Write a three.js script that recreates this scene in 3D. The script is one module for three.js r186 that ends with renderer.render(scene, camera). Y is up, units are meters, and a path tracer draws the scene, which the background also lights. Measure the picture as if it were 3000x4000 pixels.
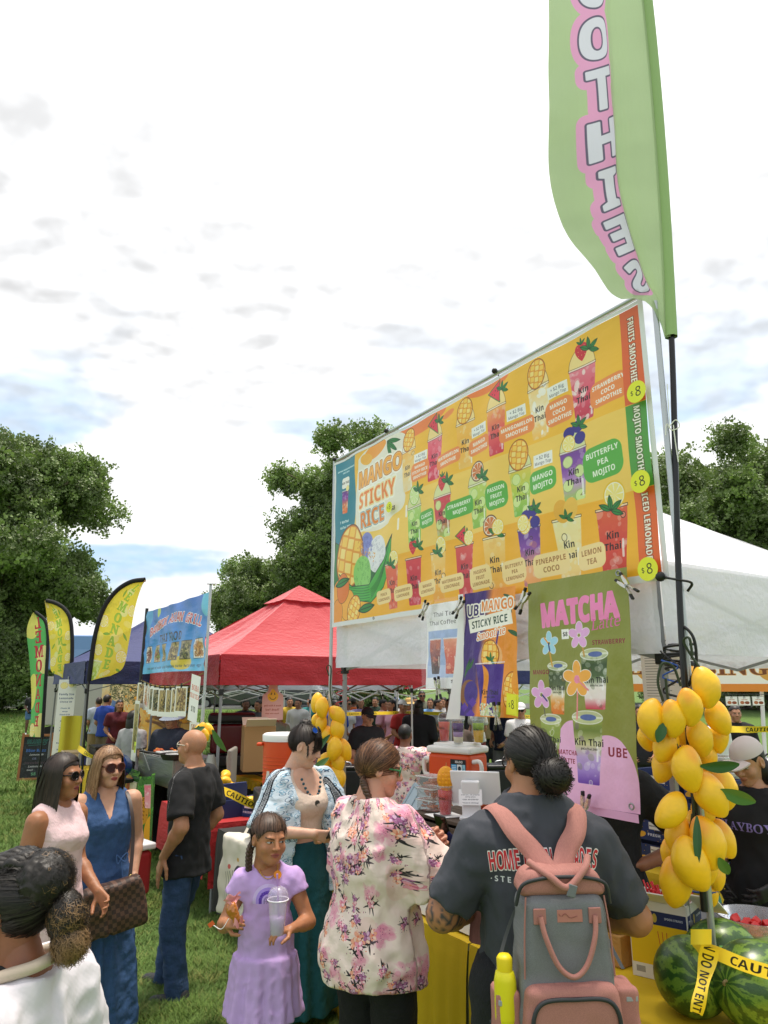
import * as THREE from 'three';
import { RoundedBoxGeometry } from 'three/addons/geometries/RoundedBoxGeometry.js';
import { mergeGeometries, mergeVertices } from 'three/addons/utils/BufferGeometryUtils.js';
import { createNoise2D, createNoise3D } from 'simplex-noise';

// ---------- camera, sky, sun, exposure ----------
const FOCAL = 2770, PITCH = Math.atan(680 / FOCAL), EYE = 1.95;         // focal length in photo pixels (3000 x 4000), upward tilt, height
const camera = new THREE.PerspectiveCamera(2 * Math.atan(2000 / FOCAL) * 180 / Math.PI, 0.75, 0.1, 900);
camera.position.set(0, EYE, 0); camera.rotation.x = PITCH;
const scene = new THREE.Scene();
const renderer = new THREE.WebGLRenderer({ antialias: true });
renderer.toneMapping = THREE.LinearToneMapping;
renderer.toneMappingExposure = 1.66;
renderer.shadowMap.enabled = true;

const rngOf = (seed) => () => { seed = (seed + 0x6d2b79f5) | 0; let t = Math.imul(seed ^ (seed >>> 15), 1 | seed); t = (t + Math.imul(t ^ (t >>> 7), 61 | t)) ^ t; return ((t ^ (t >>> 14)) >>> 0) / 4294967296; };
const rnd = rngOf(7), noise2 = createNoise2D(rngOf(11)), noise3 = createNoise3D(rngOf(13));
const V = (x, y, z) => new THREE.Vector3(x, y, z);
const lerp = (a, b, t) => a + (b - a) * t, clamp = (x, a = 0, b = 1) => Math.min(b, Math.max(a, x));
const sstep = (a, b, x) => { const t = clamp((x - a) / (b - a)); return t * t * (3 - 2 * t); };
const fbm2 = (x, y, n = 4) => { let s = 0, a = 0.5; for (let i = 0; i < n; i++, a *= 0.5, x *= 2.03, y *= 2.03) s += a * noise2(x, y); return s; };

const SUN = V(0.1, 0.93, -0.3).normalize();
{ // thin broken altocumulus: mostly white, a few blue gaps low down, brightest round the veiled sun
  const W = 2048, H = 1024, d = new Float32Array(W * H * 4);
  for (let r = 0; r < H; r++) for (let c = 0; c < W; c++) {
    const up = ((r + 0.5) / H - 0.5) * Math.PI, az = ((c + 0.5) / W - 0.5) * 2 * Math.PI, y = Math.sin(up), x = Math.cos(az) * Math.cos(up), z = Math.sin(az) * Math.cos(up);
    const k = 1 / (Math.max(y, 0) + 0.09), px = x * k, pz = z * k;
    const big = fbm2(px * 0.55 + 3.1, pz * 0.55 - 1.7, 3), puff = fbm2(px * 3.2 + big, pz * 5.2, 4), fine = fbm2(px * 11 + 7, pz * 16, 3);
    const gap = clamp(sstep(0.0, 0.26, -big + 0.22 * puff + 0.1) * sstep(0.07, 0.15, y) * sstep(0.55, 0.24, y));
    const glow = Math.max(0, x * SUN.x + y * SUN.y + z * SUN.z);
    const shade = clamp(0.5 + 1.5 * puff + 0.55 * fine);
    const mott = clamp(0.5 + 1.0 * fbm2(px * 5.5 + big, pz * 6.5, 4) + 0.25 * fine), lum = 0.74 - 0.32 * Math.pow(shade * 0.45 + mott * 0.55, 1.3) * (0.3 + 0.7 * sstep(0.2, 0.5, y)) * (1 - 0.95 * Math.pow(glow, 7)) + 0.95 * Math.pow(glow, 14) + 0.1 * Math.pow(glow, 3);
    const g = gap * (0.62 + 0.38 * clamp(0.6 - puff));
    const o = (r * W + c) * 4;
    d[o] = lum * lerp(1, 0.48, g); d[o + 1] = lum * lerp(1.005, 0.68, g); d[o + 2] = lum * lerp(1.015, 0.92, g); d[o + 3] = 1;
  }
  const t = new THREE.DataTexture(d, W, H, THREE.RGBAFormat, THREE.FloatType);
  t.mapping = THREE.EquirectangularReflectionMapping; t.magFilter = THREE.LinearFilter; t.needsUpdate = true;
  scene.background = t; scene.environment = t;
}
const sun = new THREE.DirectionalLight(0xfff4e4, 2.3);
sun.position.copy(SUN).multiplyScalar(60); sun.castShadow = true; sun.shadow.radius = 18;
sun.shadow.mapSize.set(4096, 4096); Object.assign(sun.shadow.camera, { left: -30, right: 30, top: 40, bottom: -20, near: 1, far: 160 });
scene.add(sun, sun.target); sun.target.position.set(0, 0, -12);

// ---------- pixel (3000 x 4000) to place ----------
const cP = Math.cos(PITCH), sP = Math.sin(PITCH);
const ray = (px, py) => { const u = (px - 1500) / FOCAL, v = (2000 - py) / FOCAL; return V(u, sP + v * cP, -cP + v * sP); };
const at = (px, py, D) => { const r = ray(px, py); r.multiplyScalar(D / -r.z); r.y += EYE; return r; };       // at forward distance D
const gnd = (px, py, y = 0) => { const r = ray(px, py); r.multiplyScalar((y - EYE) / r.y); r.y = y; return r; }; // on the level y
// the row of stalls: x runs along the row away from the camera, z runs into the stalls
const ROW = V(1.27, 0, -3.18), EX = V(-0.533, 0, -0.846), EZ = V(0.846, 0, -0.533), TURN = Math.atan2(0.846, -0.533);
const row = (s, y, t) => V(ROW.x + s * EX.x + t * EZ.x, y, ROW.z + s * EX.z + t * EZ.z);
const onRow = (px, py, t = 0) => { const r = ray(px, py), o = V(ROW.x + t * EZ.x, -EYE, ROW.z + t * EZ.z), k = (o.x * EZ.x + o.z * EZ.z) / (r.x * EZ.x + r.z * EZ.z); r.multiplyScalar(k); r.y += EYE; return { s: (r.x - ROW.x) * EX.x + (r.z - ROW.z) * EX.z, y: r.y, p: r }; };

// ---------- naming and building ----------
const taken = new Map();
const numbered = (n) => { const k = taken.get(n) ?? 0; taken.set(n, k + 1); return k ? n + '_' + String(k).padStart(3, '0') : n; };
const tag = (o, label, category, group, kind) => { if (label) o.userData.label = label; if (category) o.userData.category = category; if (group) o.userData.group = group; if (kind) o.userData.kind = kind; return o; };
const shade = (m) => { m.castShadow = m.receiveShadow = true; return m; };
function thing(name, label, category, pos = V(0, 0, 0), turn = 0, group) { const g = new THREE.Group(); g.name = numbered(name); g.position.copy(pos); g.rotation.y = turn; scene.add(g); return tag(g, label, category, group); }
function part(name, geo, mat, parent) { const m = shade(new THREE.Mesh(geo, mat)); m.name = name; parent.add(m); return m; }
function solo(name, geo, mat, label, category, group, kind) { const m = shade(new THREE.Mesh(geo, mat)); m.name = numbered(name); scene.add(m); return tag(m, label, category, group, kind); }
const setting = (name, geo, mat, kind = 'structure') => { const m = shade(new THREE.Mesh(geo, mat)); m.name = numbered(name); m.userData.kind = kind; scene.add(m); return m; };

const mats = new Map();
function M(color, roughness = 0.8, o = {}) {
  const key = color + '|' + roughness + '|' + Object.entries(o).map(([k, v]) => k + (v?.uuid ?? v)).join();
  if (!mats.has(key)) { const phys = 'transmission' in o || 'clearcoat' in o || 'sheen' in o; mats.set(key, new (phys ? THREE.MeshPhysicalMaterial : THREE.MeshStandardMaterial)({ color, roughness, side: THREE.DoubleSide, ...o })); }
  return mats.get(key);
}
const withMap = (map, roughness = 0.7, o = {}) => new THREE.MeshStandardMaterial({ map, roughness, side: THREE.DoubleSide, ...o });
function merge(list) {
  list = list.flat(9).map((g) => { g = g.index ? g.toNonIndexed() : g; for (const k of Object.keys(g.attributes)) if (!['position', 'normal', 'uv'].includes(k)) g.deleteAttribute(k); if (!g.attributes.uv) g.setAttribute('uv', new THREE.BufferAttribute(new Float32Array(g.attributes.position.count * 2), 2)); return g; });
  return list.length === 1 ? list[0] : mergeGeometries(list);
}
const mv = (g, x = 0, y = 0, z = 0, rx = 0, ry = 0, rz = 0) => g.applyMatrix4(new THREE.Matrix4().compose(V(x, y, z), new THREE.Quaternion().setFromEuler(new THREE.Euler(rx, ry, rz)), V(1, 1, 1)));
const box = (w, h, d, x = 0, y = 0, z = 0, r = 0.006, ry = 0, rx = 0, rz = 0) => mv(r ? new RoundedBoxGeometry(w, h, d, 2, Math.min(r, w / 2.1, h / 2.1, d / 2.1)) : new THREE.BoxGeometry(w, h, d), x, y, z, rx, ry, rz);
const cyl = (r0, r1, h, x = 0, y = 0, z = 0, seg = 20, rx = 0, rz = 0) => mv(new THREE.CylinderGeometry(r1, r0, h, seg), x, y + (rx || rz ? 0 : h / 2), z, rx, 0, rz);
const lathe = (pts, seg = 24, x = 0, y = 0, z = 0) => mv(new THREE.LatheGeometry(pts.map(([a, b]) => new THREE.Vector2(a, b)), seg), x, y, z);
const ball = (r, x = 0, y = 0, z = 0, sx = 1, sy = 1, sz = 1, seg = 16) => mv(new THREE.SphereGeometry(r, seg, Math.max(6, seg * 0.7 | 0)).scale(sx, sy, sz), x, y, z);
const tube = (pts, r, seg = 0, rad = 6, closed = false) => new THREE.TubeGeometry(new THREE.CatmullRomCurve3(pts.map((p) => p.isVector3 ? p : V(...p)), closed), seg || pts.length * 6, r, rad, closed);
function bar(a, b, r, seg = 10, flat = 0) { a = a.isVector3 ? a : V(...a); b = b.isVector3 ? b : V(...b); const d = b.clone().sub(a), L = d.length(); const g = flat ? new THREE.BoxGeometry(r * 2, L, flat * 2) : new THREE.CylinderGeometry(r, r, L, seg); g.applyQuaternion(new THREE.Quaternion().setFromUnitVectors(V(0, 1, 0), d.normalize())); return g.translate((a.x + b.x) / 2, (a.y + b.y) / 2, (a.z + b.z) / 2); }
function sheet(f, nu, nv, flip) { // f(u, v) -> [x, y, z], uv 0..1
  const p = [], uv = [], ix = [];
  for (let j = 0; j <= nv; j++) for (let i = 0; i <= nu; i++) { const q = f(i / nu, j / nv); p.push(...(q.isVector3 ? [q.x, q.y, q.z] : q)); uv.push(i / nu, j / nv); }
  for (let j = 0; j < nv; j++) for (let i = 0; i < nu; i++) { const a = j * (nu + 1) + i, b = a + 1, c = a + nu + 1, d = c + 1; flip ? ix.push(a, c, b, b, c, d) : ix.push(a, b, c, b, d, c); }
  const g = new THREE.BufferGeometry(); g.setAttribute('position', new THREE.Float32BufferAttribute(p, 3)); g.setAttribute('uv', new THREE.Float32BufferAttribute(uv, 2)); g.setIndex(ix); g.computeVertexNormals(); return g;
}
function slab(shape, depth, bevel = 0, curve = 8) { const g = new THREE.ExtrudeGeometry(shape, { depth, bevelEnabled: bevel > 0, bevelThickness: bevel, bevelSize: bevel, bevelSegments: 2, curveSegments: curve }); return g; }
const poly = (pts) => new THREE.Shape(pts.map(([a, b]) => new THREE.Vector2(a, b)));

// ---------- textures ----------
function canvas(w, h, draw) { const c = document.createElement('canvas'); c.width = w; c.height = h; const g = c.getContext('2d'); draw(g, w, h); const t = new THREE.CanvasTexture(c); t.colorSpace = THREE.SRGBColorSpace; t.magFilter = THREE.LinearFilter; t.anisotropy = 8; return t; }
function grain(n, f, srgb = true, rep = 1) { const d = new Uint8Array(n * n * 4); for (let y = 0; y < n; y++) for (let x = 0; x < n; x++) { const c = f(x / n, y / n), o = (y * n + x) * 4; const a = Array.isArray(c) ? c : [c, c, c]; for (let k = 0; k < 3; k++) d[o + k] = clamp(a[k]) * 255; d[o + 3] = 255; } const t = new THREE.DataTexture(d, n, n); if (srgb) t.colorSpace = THREE.SRGBColorSpace; t.magFilter = THREE.LinearFilter; t.wrapS = t.wrapT = THREE.RepeatWrapping; t.repeat.set(rep, rep); t.needsUpdate = true; return t; }
const tiled = (f) => (u, v) => { const a = u * 2 * Math.PI, b = v * 2 * Math.PI; return f(Math.cos(a), Math.sin(a), Math.cos(b), Math.sin(b)); };
const wrinkle = grain(256, (u, v) => { const s = Math.sin; const w = (x, y) => noise3(x, y, 0); const e = 1 - Math.abs(u * 2 - 1), g = 1 - Math.abs(v * 2 - 1); return 0.5 + 0.3 * w(e * 3, g * 5) + 0.16 * w(e * 9 + 4, g * 7) + 0.08 * w(e * 21, g * 24 + 2); }, false);
const weave = grain(128, (u, v) => 0.5 + 0.22 * Math.sin(u * 2 * Math.PI * 32) * Math.sin(v * 2 * Math.PI * 32) + 0.25 * (rnd() - 0.5), false);
const wrinkleB = wrinkle.clone(); wrinkleB.repeat.set(4, 2); wrinkleB.needsUpdate = true;
const uvS = (g, a, b) => { const u = g.attributes.uv; for (let i = 0; i < u.count; i++) u.setXY(i, u.getX(i) * a, u.getY(i) * b); return g; };
const cloth = (color, o = {}) => M(color, 0.85, { bumpMap: wrinkle, bumpScale: 0.004, ...o });
const text = (g, s, x, y, font, fill, stroke, lw = 0) => { g.font = font; g.textAlign = 'center'; g.textBaseline = 'middle'; g.lineJoin = 'round'; if (stroke) { g.strokeStyle = stroke; g.lineWidth = lw; g.strokeText(s, x, y); } g.fillStyle = fill; g.fillText(s, x, y); };
const blob = (g, fill, x, y, rx, ry, rot = 0) => { g.fillStyle = fill; g.beginPath(); g.ellipse(x, y, rx, ry, rot, 0, 7); g.fill(); };
const rrect = (g, fill, x, y, w, h, r = 8) => { g.fillStyle = fill; g.beginPath(); g.roundRect(x, y, w, h, r); g.fill(); };
const path = (g, pts, fill, stroke, lw = 2) => { g.beginPath(); pts.forEach(([x, y], i) => i ? g.lineTo(x, y) : g.moveTo(x, y)); g.closePath(); if (fill) { g.fillStyle = fill; g.fill(); } if (stroke) { g.strokeStyle = stroke; g.lineWidth = lw; g.lineJoin = 'round'; g.stroke(); } };
// ---------- the ground ----------
const rise = (x, z) => 0.5 * sstep(24, 46, -z) + 0.012 * noise2(x * 0.5, z * 0.5);
{
  const lawn = grain(512, (u, v) => { const a = 1 - Math.abs(2 * u - 1), b = 1 - Math.abs(2 * v - 1), n = 0.5 + 0.5 * fbm2(a * 9, b * 9, 4), f = rnd(); return [0.2 + 0.13 * n + 0.12 * f, 0.29 + 0.15 * n + 0.14 * f, 0.1 + 0.06 * n + 0.06 * f]; });
  lawn.repeat.set(160, 160);
  const g = new THREE.PlaneGeometry(640, 640, 110, 110).rotateX(-Math.PI / 2), p = g.attributes.position;
  for (let i = 0; i < p.count; i++) p.setY(i, rise(p.getX(i), p.getZ(i)) - 0.01);
  g.computeVertexNormals();
  setting('ground', g, withMap(lawn, 1));
  const tar = grain(128, () => 0.3 + 0.1 * rnd()); tar.repeat.set(60, 4);
  setting('road', sheet((u, v) => { const x = -120 + 240 * u, z = -62 + 14 * v; return [x, rise(x, z) + 0.03, z]; }, 60, 2), withMap(tar, 0.9));
  for (const z of [-47.9]) setting('kerb', box(240, 0.14, 0.2, 0, 0.53, z, 0), M(0x9a978f, 0.9));
  // grass blades: tufts, thick where the camera looks down on the lawn
  const blades = [], R = rngOf(5);
  for (let i = 0; i < 9; i++) {
    const a = R() * 6.28, r = R() * 0.035, h = 0.045 + R() * 0.055, w = 0.0026 + R() * 0.0018, b = R() * 6.28, l = 0.02 + 0.05 * R(), cx = Math.cos(a) * r, cz = Math.sin(a) * r, dx = Math.cos(b), dz = Math.sin(b);
    blades.push(sheet((u, v) => { const k = (u - 0.5) * 2 * w * (1 - v * 0.85); return [cx - dz * k + dx * l * v * v, h * v * (1 - 0.25 * v), cz + dx * k + dz * l * v * v]; }, 1, 3));
  }
  const tuft = merge(blades), spots = [];
  const put = (n, zone, s0) => { for (let i = 0; i < n; i++) { const q = zone(); spots.push([q.x, q.z, s0 * (0.7 + 0.7 * R())]); } };
  const shown = () => { for (;;) { const q = gnd(-150 + R() * 2100, 2995 + R() * 1105); if (-q.z > 2.5) return q; } };
  put(150000, shown, 0.95);
  put(26000, () => { const D = 14 + 30 * R() ** 1.3; return V((-0.62 + R() * 0.75) * D, 0, -D); }, 1.5);
  const im = new THREE.InstancedMesh(tuft, M(0xffffff, 0.75), spots.length), m = new THREE.Matrix4(), q = new THREE.Quaternion(), c = new THREE.Color();
  spots.forEach(([x, z, s], i) => {
    const n = 0.5 + 0.5 * fbm2(x * 0.9, z * 0.9, 3), dry = R() < 0.06 + 0.4 * sstep(0.1, 0.5, fbm2(x * 1.7 + 9, z * 1.7, 3)) ? 1 : 0;
    m.compose(V(x, rise(x, z) - 0.012, z), q.setFromAxisAngle(V(0, 1, 0), R() * 6.28), V(s, s * (0.75 + 0.6 * n), s)); im.setMatrixAt(i, m);
    const k = 0.75 + 0.5 * R(); im.setColorAt(i, c.setRGB((0.07 + 0.055 * n + 0.12 * dry) * k, (0.15 + 0.06 * n + 0.05 * dry) * k, (0.02 + 0.008 * n + 0.03 * dry) * k));
  });
  im.name = 'grass'; tag(im, 'unmown green lawn grass trodden between the stalls', 'grass', null, 'stuff'); shade(im); scene.add(im);
}

// ---------- trees ----------
const leafClump = (() => { const R = rngOf(21), l = []; for (let i = 0; i < 12; i++) { const s = 0.11 + 0.09 * R(), g = sheet((u, v) => { const w = Math.sin(Math.PI * clamp(v * 0.92 + 0.04)) ** 0.7 * (1 - 0.25 * v); return [(u - 0.5) * s * 1.1 * w, v * s, 0.18 * s * Math.sin(v * 3) + Math.abs(u - 0.5) * s * 0.3]; }, 2, 3); mv(g, 0, 0, 0, R() * 6.28, R() * 6.28, R() * 6.28); const a = R() * 6.28, b = Math.acos(2 * R() - 1), r = 0.26 * Math.cbrt(R()); g.translate(r * Math.sin(b) * Math.cos(a), r * Math.cos(b), r * Math.sin(b) * Math.sin(a)); l.push(g); } return merge(l); })();
const bark = withMap(grain(128, (u, v) => { const n = 0.5 + 0.5 * fbm2(u * 16, v * 4, 3); return [0.3 + 0.2 * n, 0.27 + 0.18 * n, 0.22 + 0.15 * n]; }), 0.95);
const leafMat = new THREE.MeshPhysicalMaterial({ color: 0xffffff, roughness: 0.65, side: THREE.DoubleSide, transmission: 0.5, thickness: 0 });
function tree(base, height, rx, low, seed, label, n, tone = 1, lean = 0) {
  const t = thing('leafy_tree', label, 'tree', base), R = rngOf(seed), limbs = [], ends = [];
  const top = V(lean, height * 0.86, 0);
  limbs.push(tube([[0, -0.3, 0], [0.05, height * 0.2, 0.1], [lean * 0.4, height * 0.5, 0], [lean, height * 0.86, 0]], 0.16, 12, 8)); // leader
  const trunk = lathe([[0.62, -0.3], [0.42, 0.4], [0.36, 2], [0.28, height * 0.35], [0.12, height * 0.6]], 10);
  for (let i = 0; i < 34; i++) {
    const f = i / 34, y0 = lerp(low * 0.75 + 0.8, height * 0.82, f), a = i * 2.4 + R(), wid = rx * Math.pow(Math.sin(Math.PI * clamp(0.16 + 0.8 * (1 - f), 0, 1)), 0.8) * (0.7 + 0.45 * R());
    const e = V(Math.cos(a) * wid + lean * f, y0 + wid * (0.15 + 0.45 * f) * (0.6 + R() * 0.6) - (f < 0.25 ? 0.7 : 0), Math.sin(a) * wid), s = V(lean * f, y0, 0), mid = s.clone().lerp(e, 0.5); mid.y += 0.3 + 0.3 * R();
    limbs.push(tube([s, mid, e], 0.05 + 0.05 * (1 - f), 6, 5));
    for (let k = 0; k < 5; k++) { const q = s.clone().lerp(e, 0.35 + 0.16 * k); q.x += (R() - 0.5) * rx * 0.5; q.y += (R() - 0.4) * rx * 0.42; q.z += (R() - 0.5) * rx * 0.5; ends.push([q, rx * (0.12 + 0.12 * R())]); }
  }
  part('trunk', merge([trunk, limbs]), bark, t);
  const im = new THREE.InstancedMesh(leafClump, leafMat, n), m = new THREE.Matrix4(), q = new THREE.Quaternion(), c = new THREE.Color(), g = () => (R() + R() + R() - 1.5) / 1.5;
  for (let i = 0; i < n; i++) {
    const [o, r] = ends[(R() * ends.length) | 0], s = 0.75 + 0.6 * R(), p = V(o.x + g() * r * 1.8, o.y + g() * r * 1.4, o.z + g() * r * 1.8);
    m.compose(p, q.setFromEuler(new THREE.Euler(R() * 6.28, R() * 6.28, 0)), V(s, s, s)); im.setMatrixAt(i, m);
    const k = tone * (0.6 + 0.75 * R()) * (1 + 0.35 * noise3(p.x * 0.3, p.y * 0.3, p.z * 0.3)); im.setColorAt(i, c.setRGB(0.2 * k, 0.29 * k, 0.075 * k));
  }
  im.name = 'crown'; im.userData.kind = 'stuff'; shade(im); t.add(im); return t;
}
const treeAt = (px, D) => { const p = at(px, 2680, D); p.y = 0.3; return p; };
tree(treeAt(-60, 42), 16.3, 5.4, 1.2, 31, 'large leafy tree standing by parked cars behind the tall lemon flags', 40000, 1.0, 0.3);
tree(treeAt(1440, 52), 19.6, 6.8, 2, 32, 'large leafy tree rising behind the red canopy and menu banner', 46000, 1.1);
tree(treeAt(2980, 46), 17.0, 7.2, 2, 33, 'broad leafy tree rising behind the white canopy roof', 36000, 1.0, -0.4);
tree(treeAt(2560, 62), 19.5, 5.6, 2, 35, 'slender leafy tree showing between menu banner and white canopy roof', 18000, 1.0);
tree(treeAt(1060, 60), 12, 4.4, 2, 34, 'smaller leafy tree low beside the red canopy peak', 18000, 1.1);

// ---------- parked cars ----------
const rubber = M(0x141414, 0.9), alloy = M(0x9a9ca0, 0.35, { metalness: 0.8 }), carGlass = M(0x10151a, 0.08), lampRed = M(0x8a1515, 0.25), lampClear = M(0xd8dde0, 0.15);
function car(base, turn, color, label, suv) {
  const t = thing('parked_car', label, 'car', base, turn, 'cars parked along the road'), L = 4.6, W = 1.8, Hh = suv ? 1.68 : 1.45, paint = M(color, 0.3, { clearcoat: 1, clearcoatRoughness: 0.06, metalness: 0.2 });
  const low = poly([[-2.25, 0.32], [2.2, 0.32], [2.28, 0.6], [2.2, 0.86], [1.3, 1.0], [-2.0, suv ? 1.05 : 1.0], [-2.28, 0.9]]);
  part('body', slab(low, W - 0.16, 0.08).translate(0, 0, -W / 2 + 0.08), paint, t);
  const cab = suv ? [[1.15, 0.98], [0.5, Hh - 0.05], [-0.2, Hh], [-1.7, Hh - 0.06], [-2.12, 1.0]] : [[1.05, 0.98], [0.35, Hh - 0.03], [-0.7, Hh - 0.02], [-1.75, 0.98]];
  part('roof', slab(poly(cab), W - 0.42, 0.1).translate(0, 0, -W / 2 + 0.21), paint, t);
  const inset = (k) => cab.map(([x, y]) => [x * k[0] + k[2], 1.02 + (y - 0.98) * k[1]]);
  for (const s of [-1, 1]) for (const [a, b] of [[0.02, 0.98], [-1.6, 0.0]].map((x) => x)) {
    const pts = inset([0.94, 0.8, -0.02]).map(([x, y]) => [clamp(x, a === 0.02 ? 0.0 : -1.9, a === 0.02 ? 1.2 : -0.06), y]);
    part('side_window', slab(poly(pts), 0.012).translate(0, 0, s * (W / 2 - 0.1) - 0.006), carGlass, t);
  }
  for (const [x0, y0, x1, y1] of [[cab[0][0] + 0.06, 1.06, cab[1][0] + 0.1, Hh - 0.1], [cab[cab.length - 1][0] - 0.07, 1.1, cab[cab.length - 2][0] - 0.1, Hh - 0.16]]) part(x0 > 0 ? 'windscreen' : 'rear_window', sheet((u, v) => [lerp(x0, x1, v) + (x0 > 0 ? 0.035 : -0.035), lerp(y0, y1, v), (u - 0.5) * 1.36], 1, 1), carGlass, t);
  for (const x of [-1.4, 1.4]) for (const s of [-1, 1]) { const w = part('wheel', mv(cyl(0.34, 0.34, 0.2, 0, 0, 0, 24, Math.PI / 2), x, 0.34, s * (W / 2 - 0.08)), rubber, t); part('rim', mv(cyl(0.21, 0.21, 0.02, 0, 0, 0, 16, Math.PI / 2), x, 0.34, s * (W / 2 + 0.025)), alloy, w); }
  for (const s of [-1, 1]) { part('headlight', box(0.12, 0.14, 0.36, 2.24, 0.74, s * 0.64, 0.03), lampClear, t); part('tail_light', box(0.1, 0.2, 0.26, -2.24, 0.84, s * 0.7, 0.03), lampRed, t); part('mirror', box(0.14, 0.12, 0.18, 0.78, 1.04, s * 0.98, 0.04), paint, t); }
  part('number_plate', box(0.02, 0.14, 0.36, 2.34, 0.5, 0, 0), M(0xe8e8e8, 0.5), t);
  part('grille', box(0.03, 0.16, 0.7, 2.33, 0.7, 0, 0.01), M(0x15171a, 0.4), t);
  return t;
}
const carAt = (px, py, D) => { const p = at(px, py, D); p.y = rise(p.x, p.z); return p; };
car(carAt(-30, 2770, 46), -0.35, 0xdfe2e4, 'white car with dark grille parked by the big leafy tree', false);
car(carAt(150, 2770, 50), -2.75, 0x5c2a2e, 'dark maroon sport utility car parked near the big tree', true);
car(carAt(330, 2770, 49.2), -0.3, 0x7c3440, 'dusty red car parked behind the tall lemon flags', true);
car(carAt(560, 2770, 49.2), -0.3, 0xc8ccd0, 'silver car parked behind the orange tree tapestry', false);
car(carAt(905, 2760, 49), -0.25, 0x22252a, 'black sport utility car seen beneath the red valance', true);
car(carAt(1210, 2760, 50), -0.3, 0x3a3d42, 'dark grey car parked behind the white back canopies', true);
car(carAt(2820, 2760, 51), -2.8, 0x90959a, 'grey car parked behind the food stall canopies', false);
// ---------- printed artwork ----------
const B = (s) => `bold ${s}px sans-serif`;
const leafShape = (g, x, y, l, w, a, fill = '#2f8a3c', line = '#173f1f') => { g.save(); g.translate(x, y); g.rotate(a); g.beginPath(); g.moveTo(0, 0); g.quadraticCurveTo(l * 0.45, -w, l, 0); g.quadraticCurveTo(l * 0.45, w, 0, 0); g.fillStyle = fill; g.fill(); g.strokeStyle = line; g.lineWidth = Math.max(1, w * 0.12); g.stroke(); g.beginPath(); g.moveTo(0, 0); g.lineTo(l * 0.95, 0); g.stroke(); g.restore(); };
const citrus = (g, x, y, r, peel = '#f2c531', flesh = '#fbe98a') => { blob(g, peel, x, y, r, r); blob(g, '#fffbe6', x, y, r * 0.88, r * 0.88); for (let k = 0; k < 8; k++) { const a = k * 0.785; g.fillStyle = flesh; g.beginPath(); g.moveTo(x, y); g.arc(x, y, r * 0.8, a + 0.06, a + 0.72); g.closePath(); g.fill(); } };
const mint = (g, x, y, s) => { for (const a of [-2.6, -1.6, -0.5, 0.4]) leafShape(g, x, y, s, s * 0.36, a); };
function mangoCut(g, x, y, rx, ry, rot = 0.15) { g.save(); g.translate(x, y); g.rotate(rot); blob(g, '#e08a1c', 0, 0, rx, ry); blob(g, '#eb9a1e', 0, 0, rx * 0.92, ry * 0.94); g.save(); g.beginPath(); g.ellipse(0, 0, rx * 0.92, ry * 0.94, 0, 0, 7); g.clip(); const st = rx * 0.5; for (let i = -3; i < 4; i++) for (let j = -4; j < 5; j++) { g.save(); g.translate(i * st + (j & 1) * 3, j * st * 0.9 + i * 4); rrect(g, (i + j) & 1 ? '#ffe284' : '#ffcf55', -st * 0.42, -st * 0.38, st * 0.82, st * 0.74, 3); g.restore(); } g.restore(); g.strokeStyle = '#7a4510'; g.lineWidth = Math.max(1, rx * 0.05); g.beginPath(); g.ellipse(0, 0, rx, ry, 0, 0, 7); g.stroke(); g.restore(); }
const strawberry = (g, x, y, r) => { g.fillStyle = '#d92f3a'; g.beginPath(); g.moveTo(x, y + r * 1.3); g.bezierCurveTo(x - r * 1.3, y + r * 0.2, x - r, y - r, x, y - r * 0.7); g.bezierCurveTo(x + r, y - r, x + r * 1.3, y + r * 0.2, x, y + r * 1.3); g.fill(); for (let i = 0; i < 9; i++) blob(g, '#ffd98a', x + (i % 3 - 1) * r * 0.45, y + ((i / 3 | 0) - 0.8) * r * 0.5, 1.3, 1.8); for (const a of [-2.4, -1.57, -0.7]) leafShape(g, x, y - r * 0.6, r * 0.8, r * 0.25, a); };
const melon = (g, x, y, r, a = -0.5) => { g.save(); g.translate(x, y); g.rotate(a); path(g, [[0, r * 1.2], [-r * 0.85, -r * 0.7], [r * 0.85, -r * 0.7]], '#e8394b', '#3a7a34', 4); for (let i = 0; i < 5; i++) blob(g, '#2b1515', (i - 2) * r * 0.22, -r * 0.25 + (i & 1) * r * 0.3, 2, 3); g.restore(); };
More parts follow.
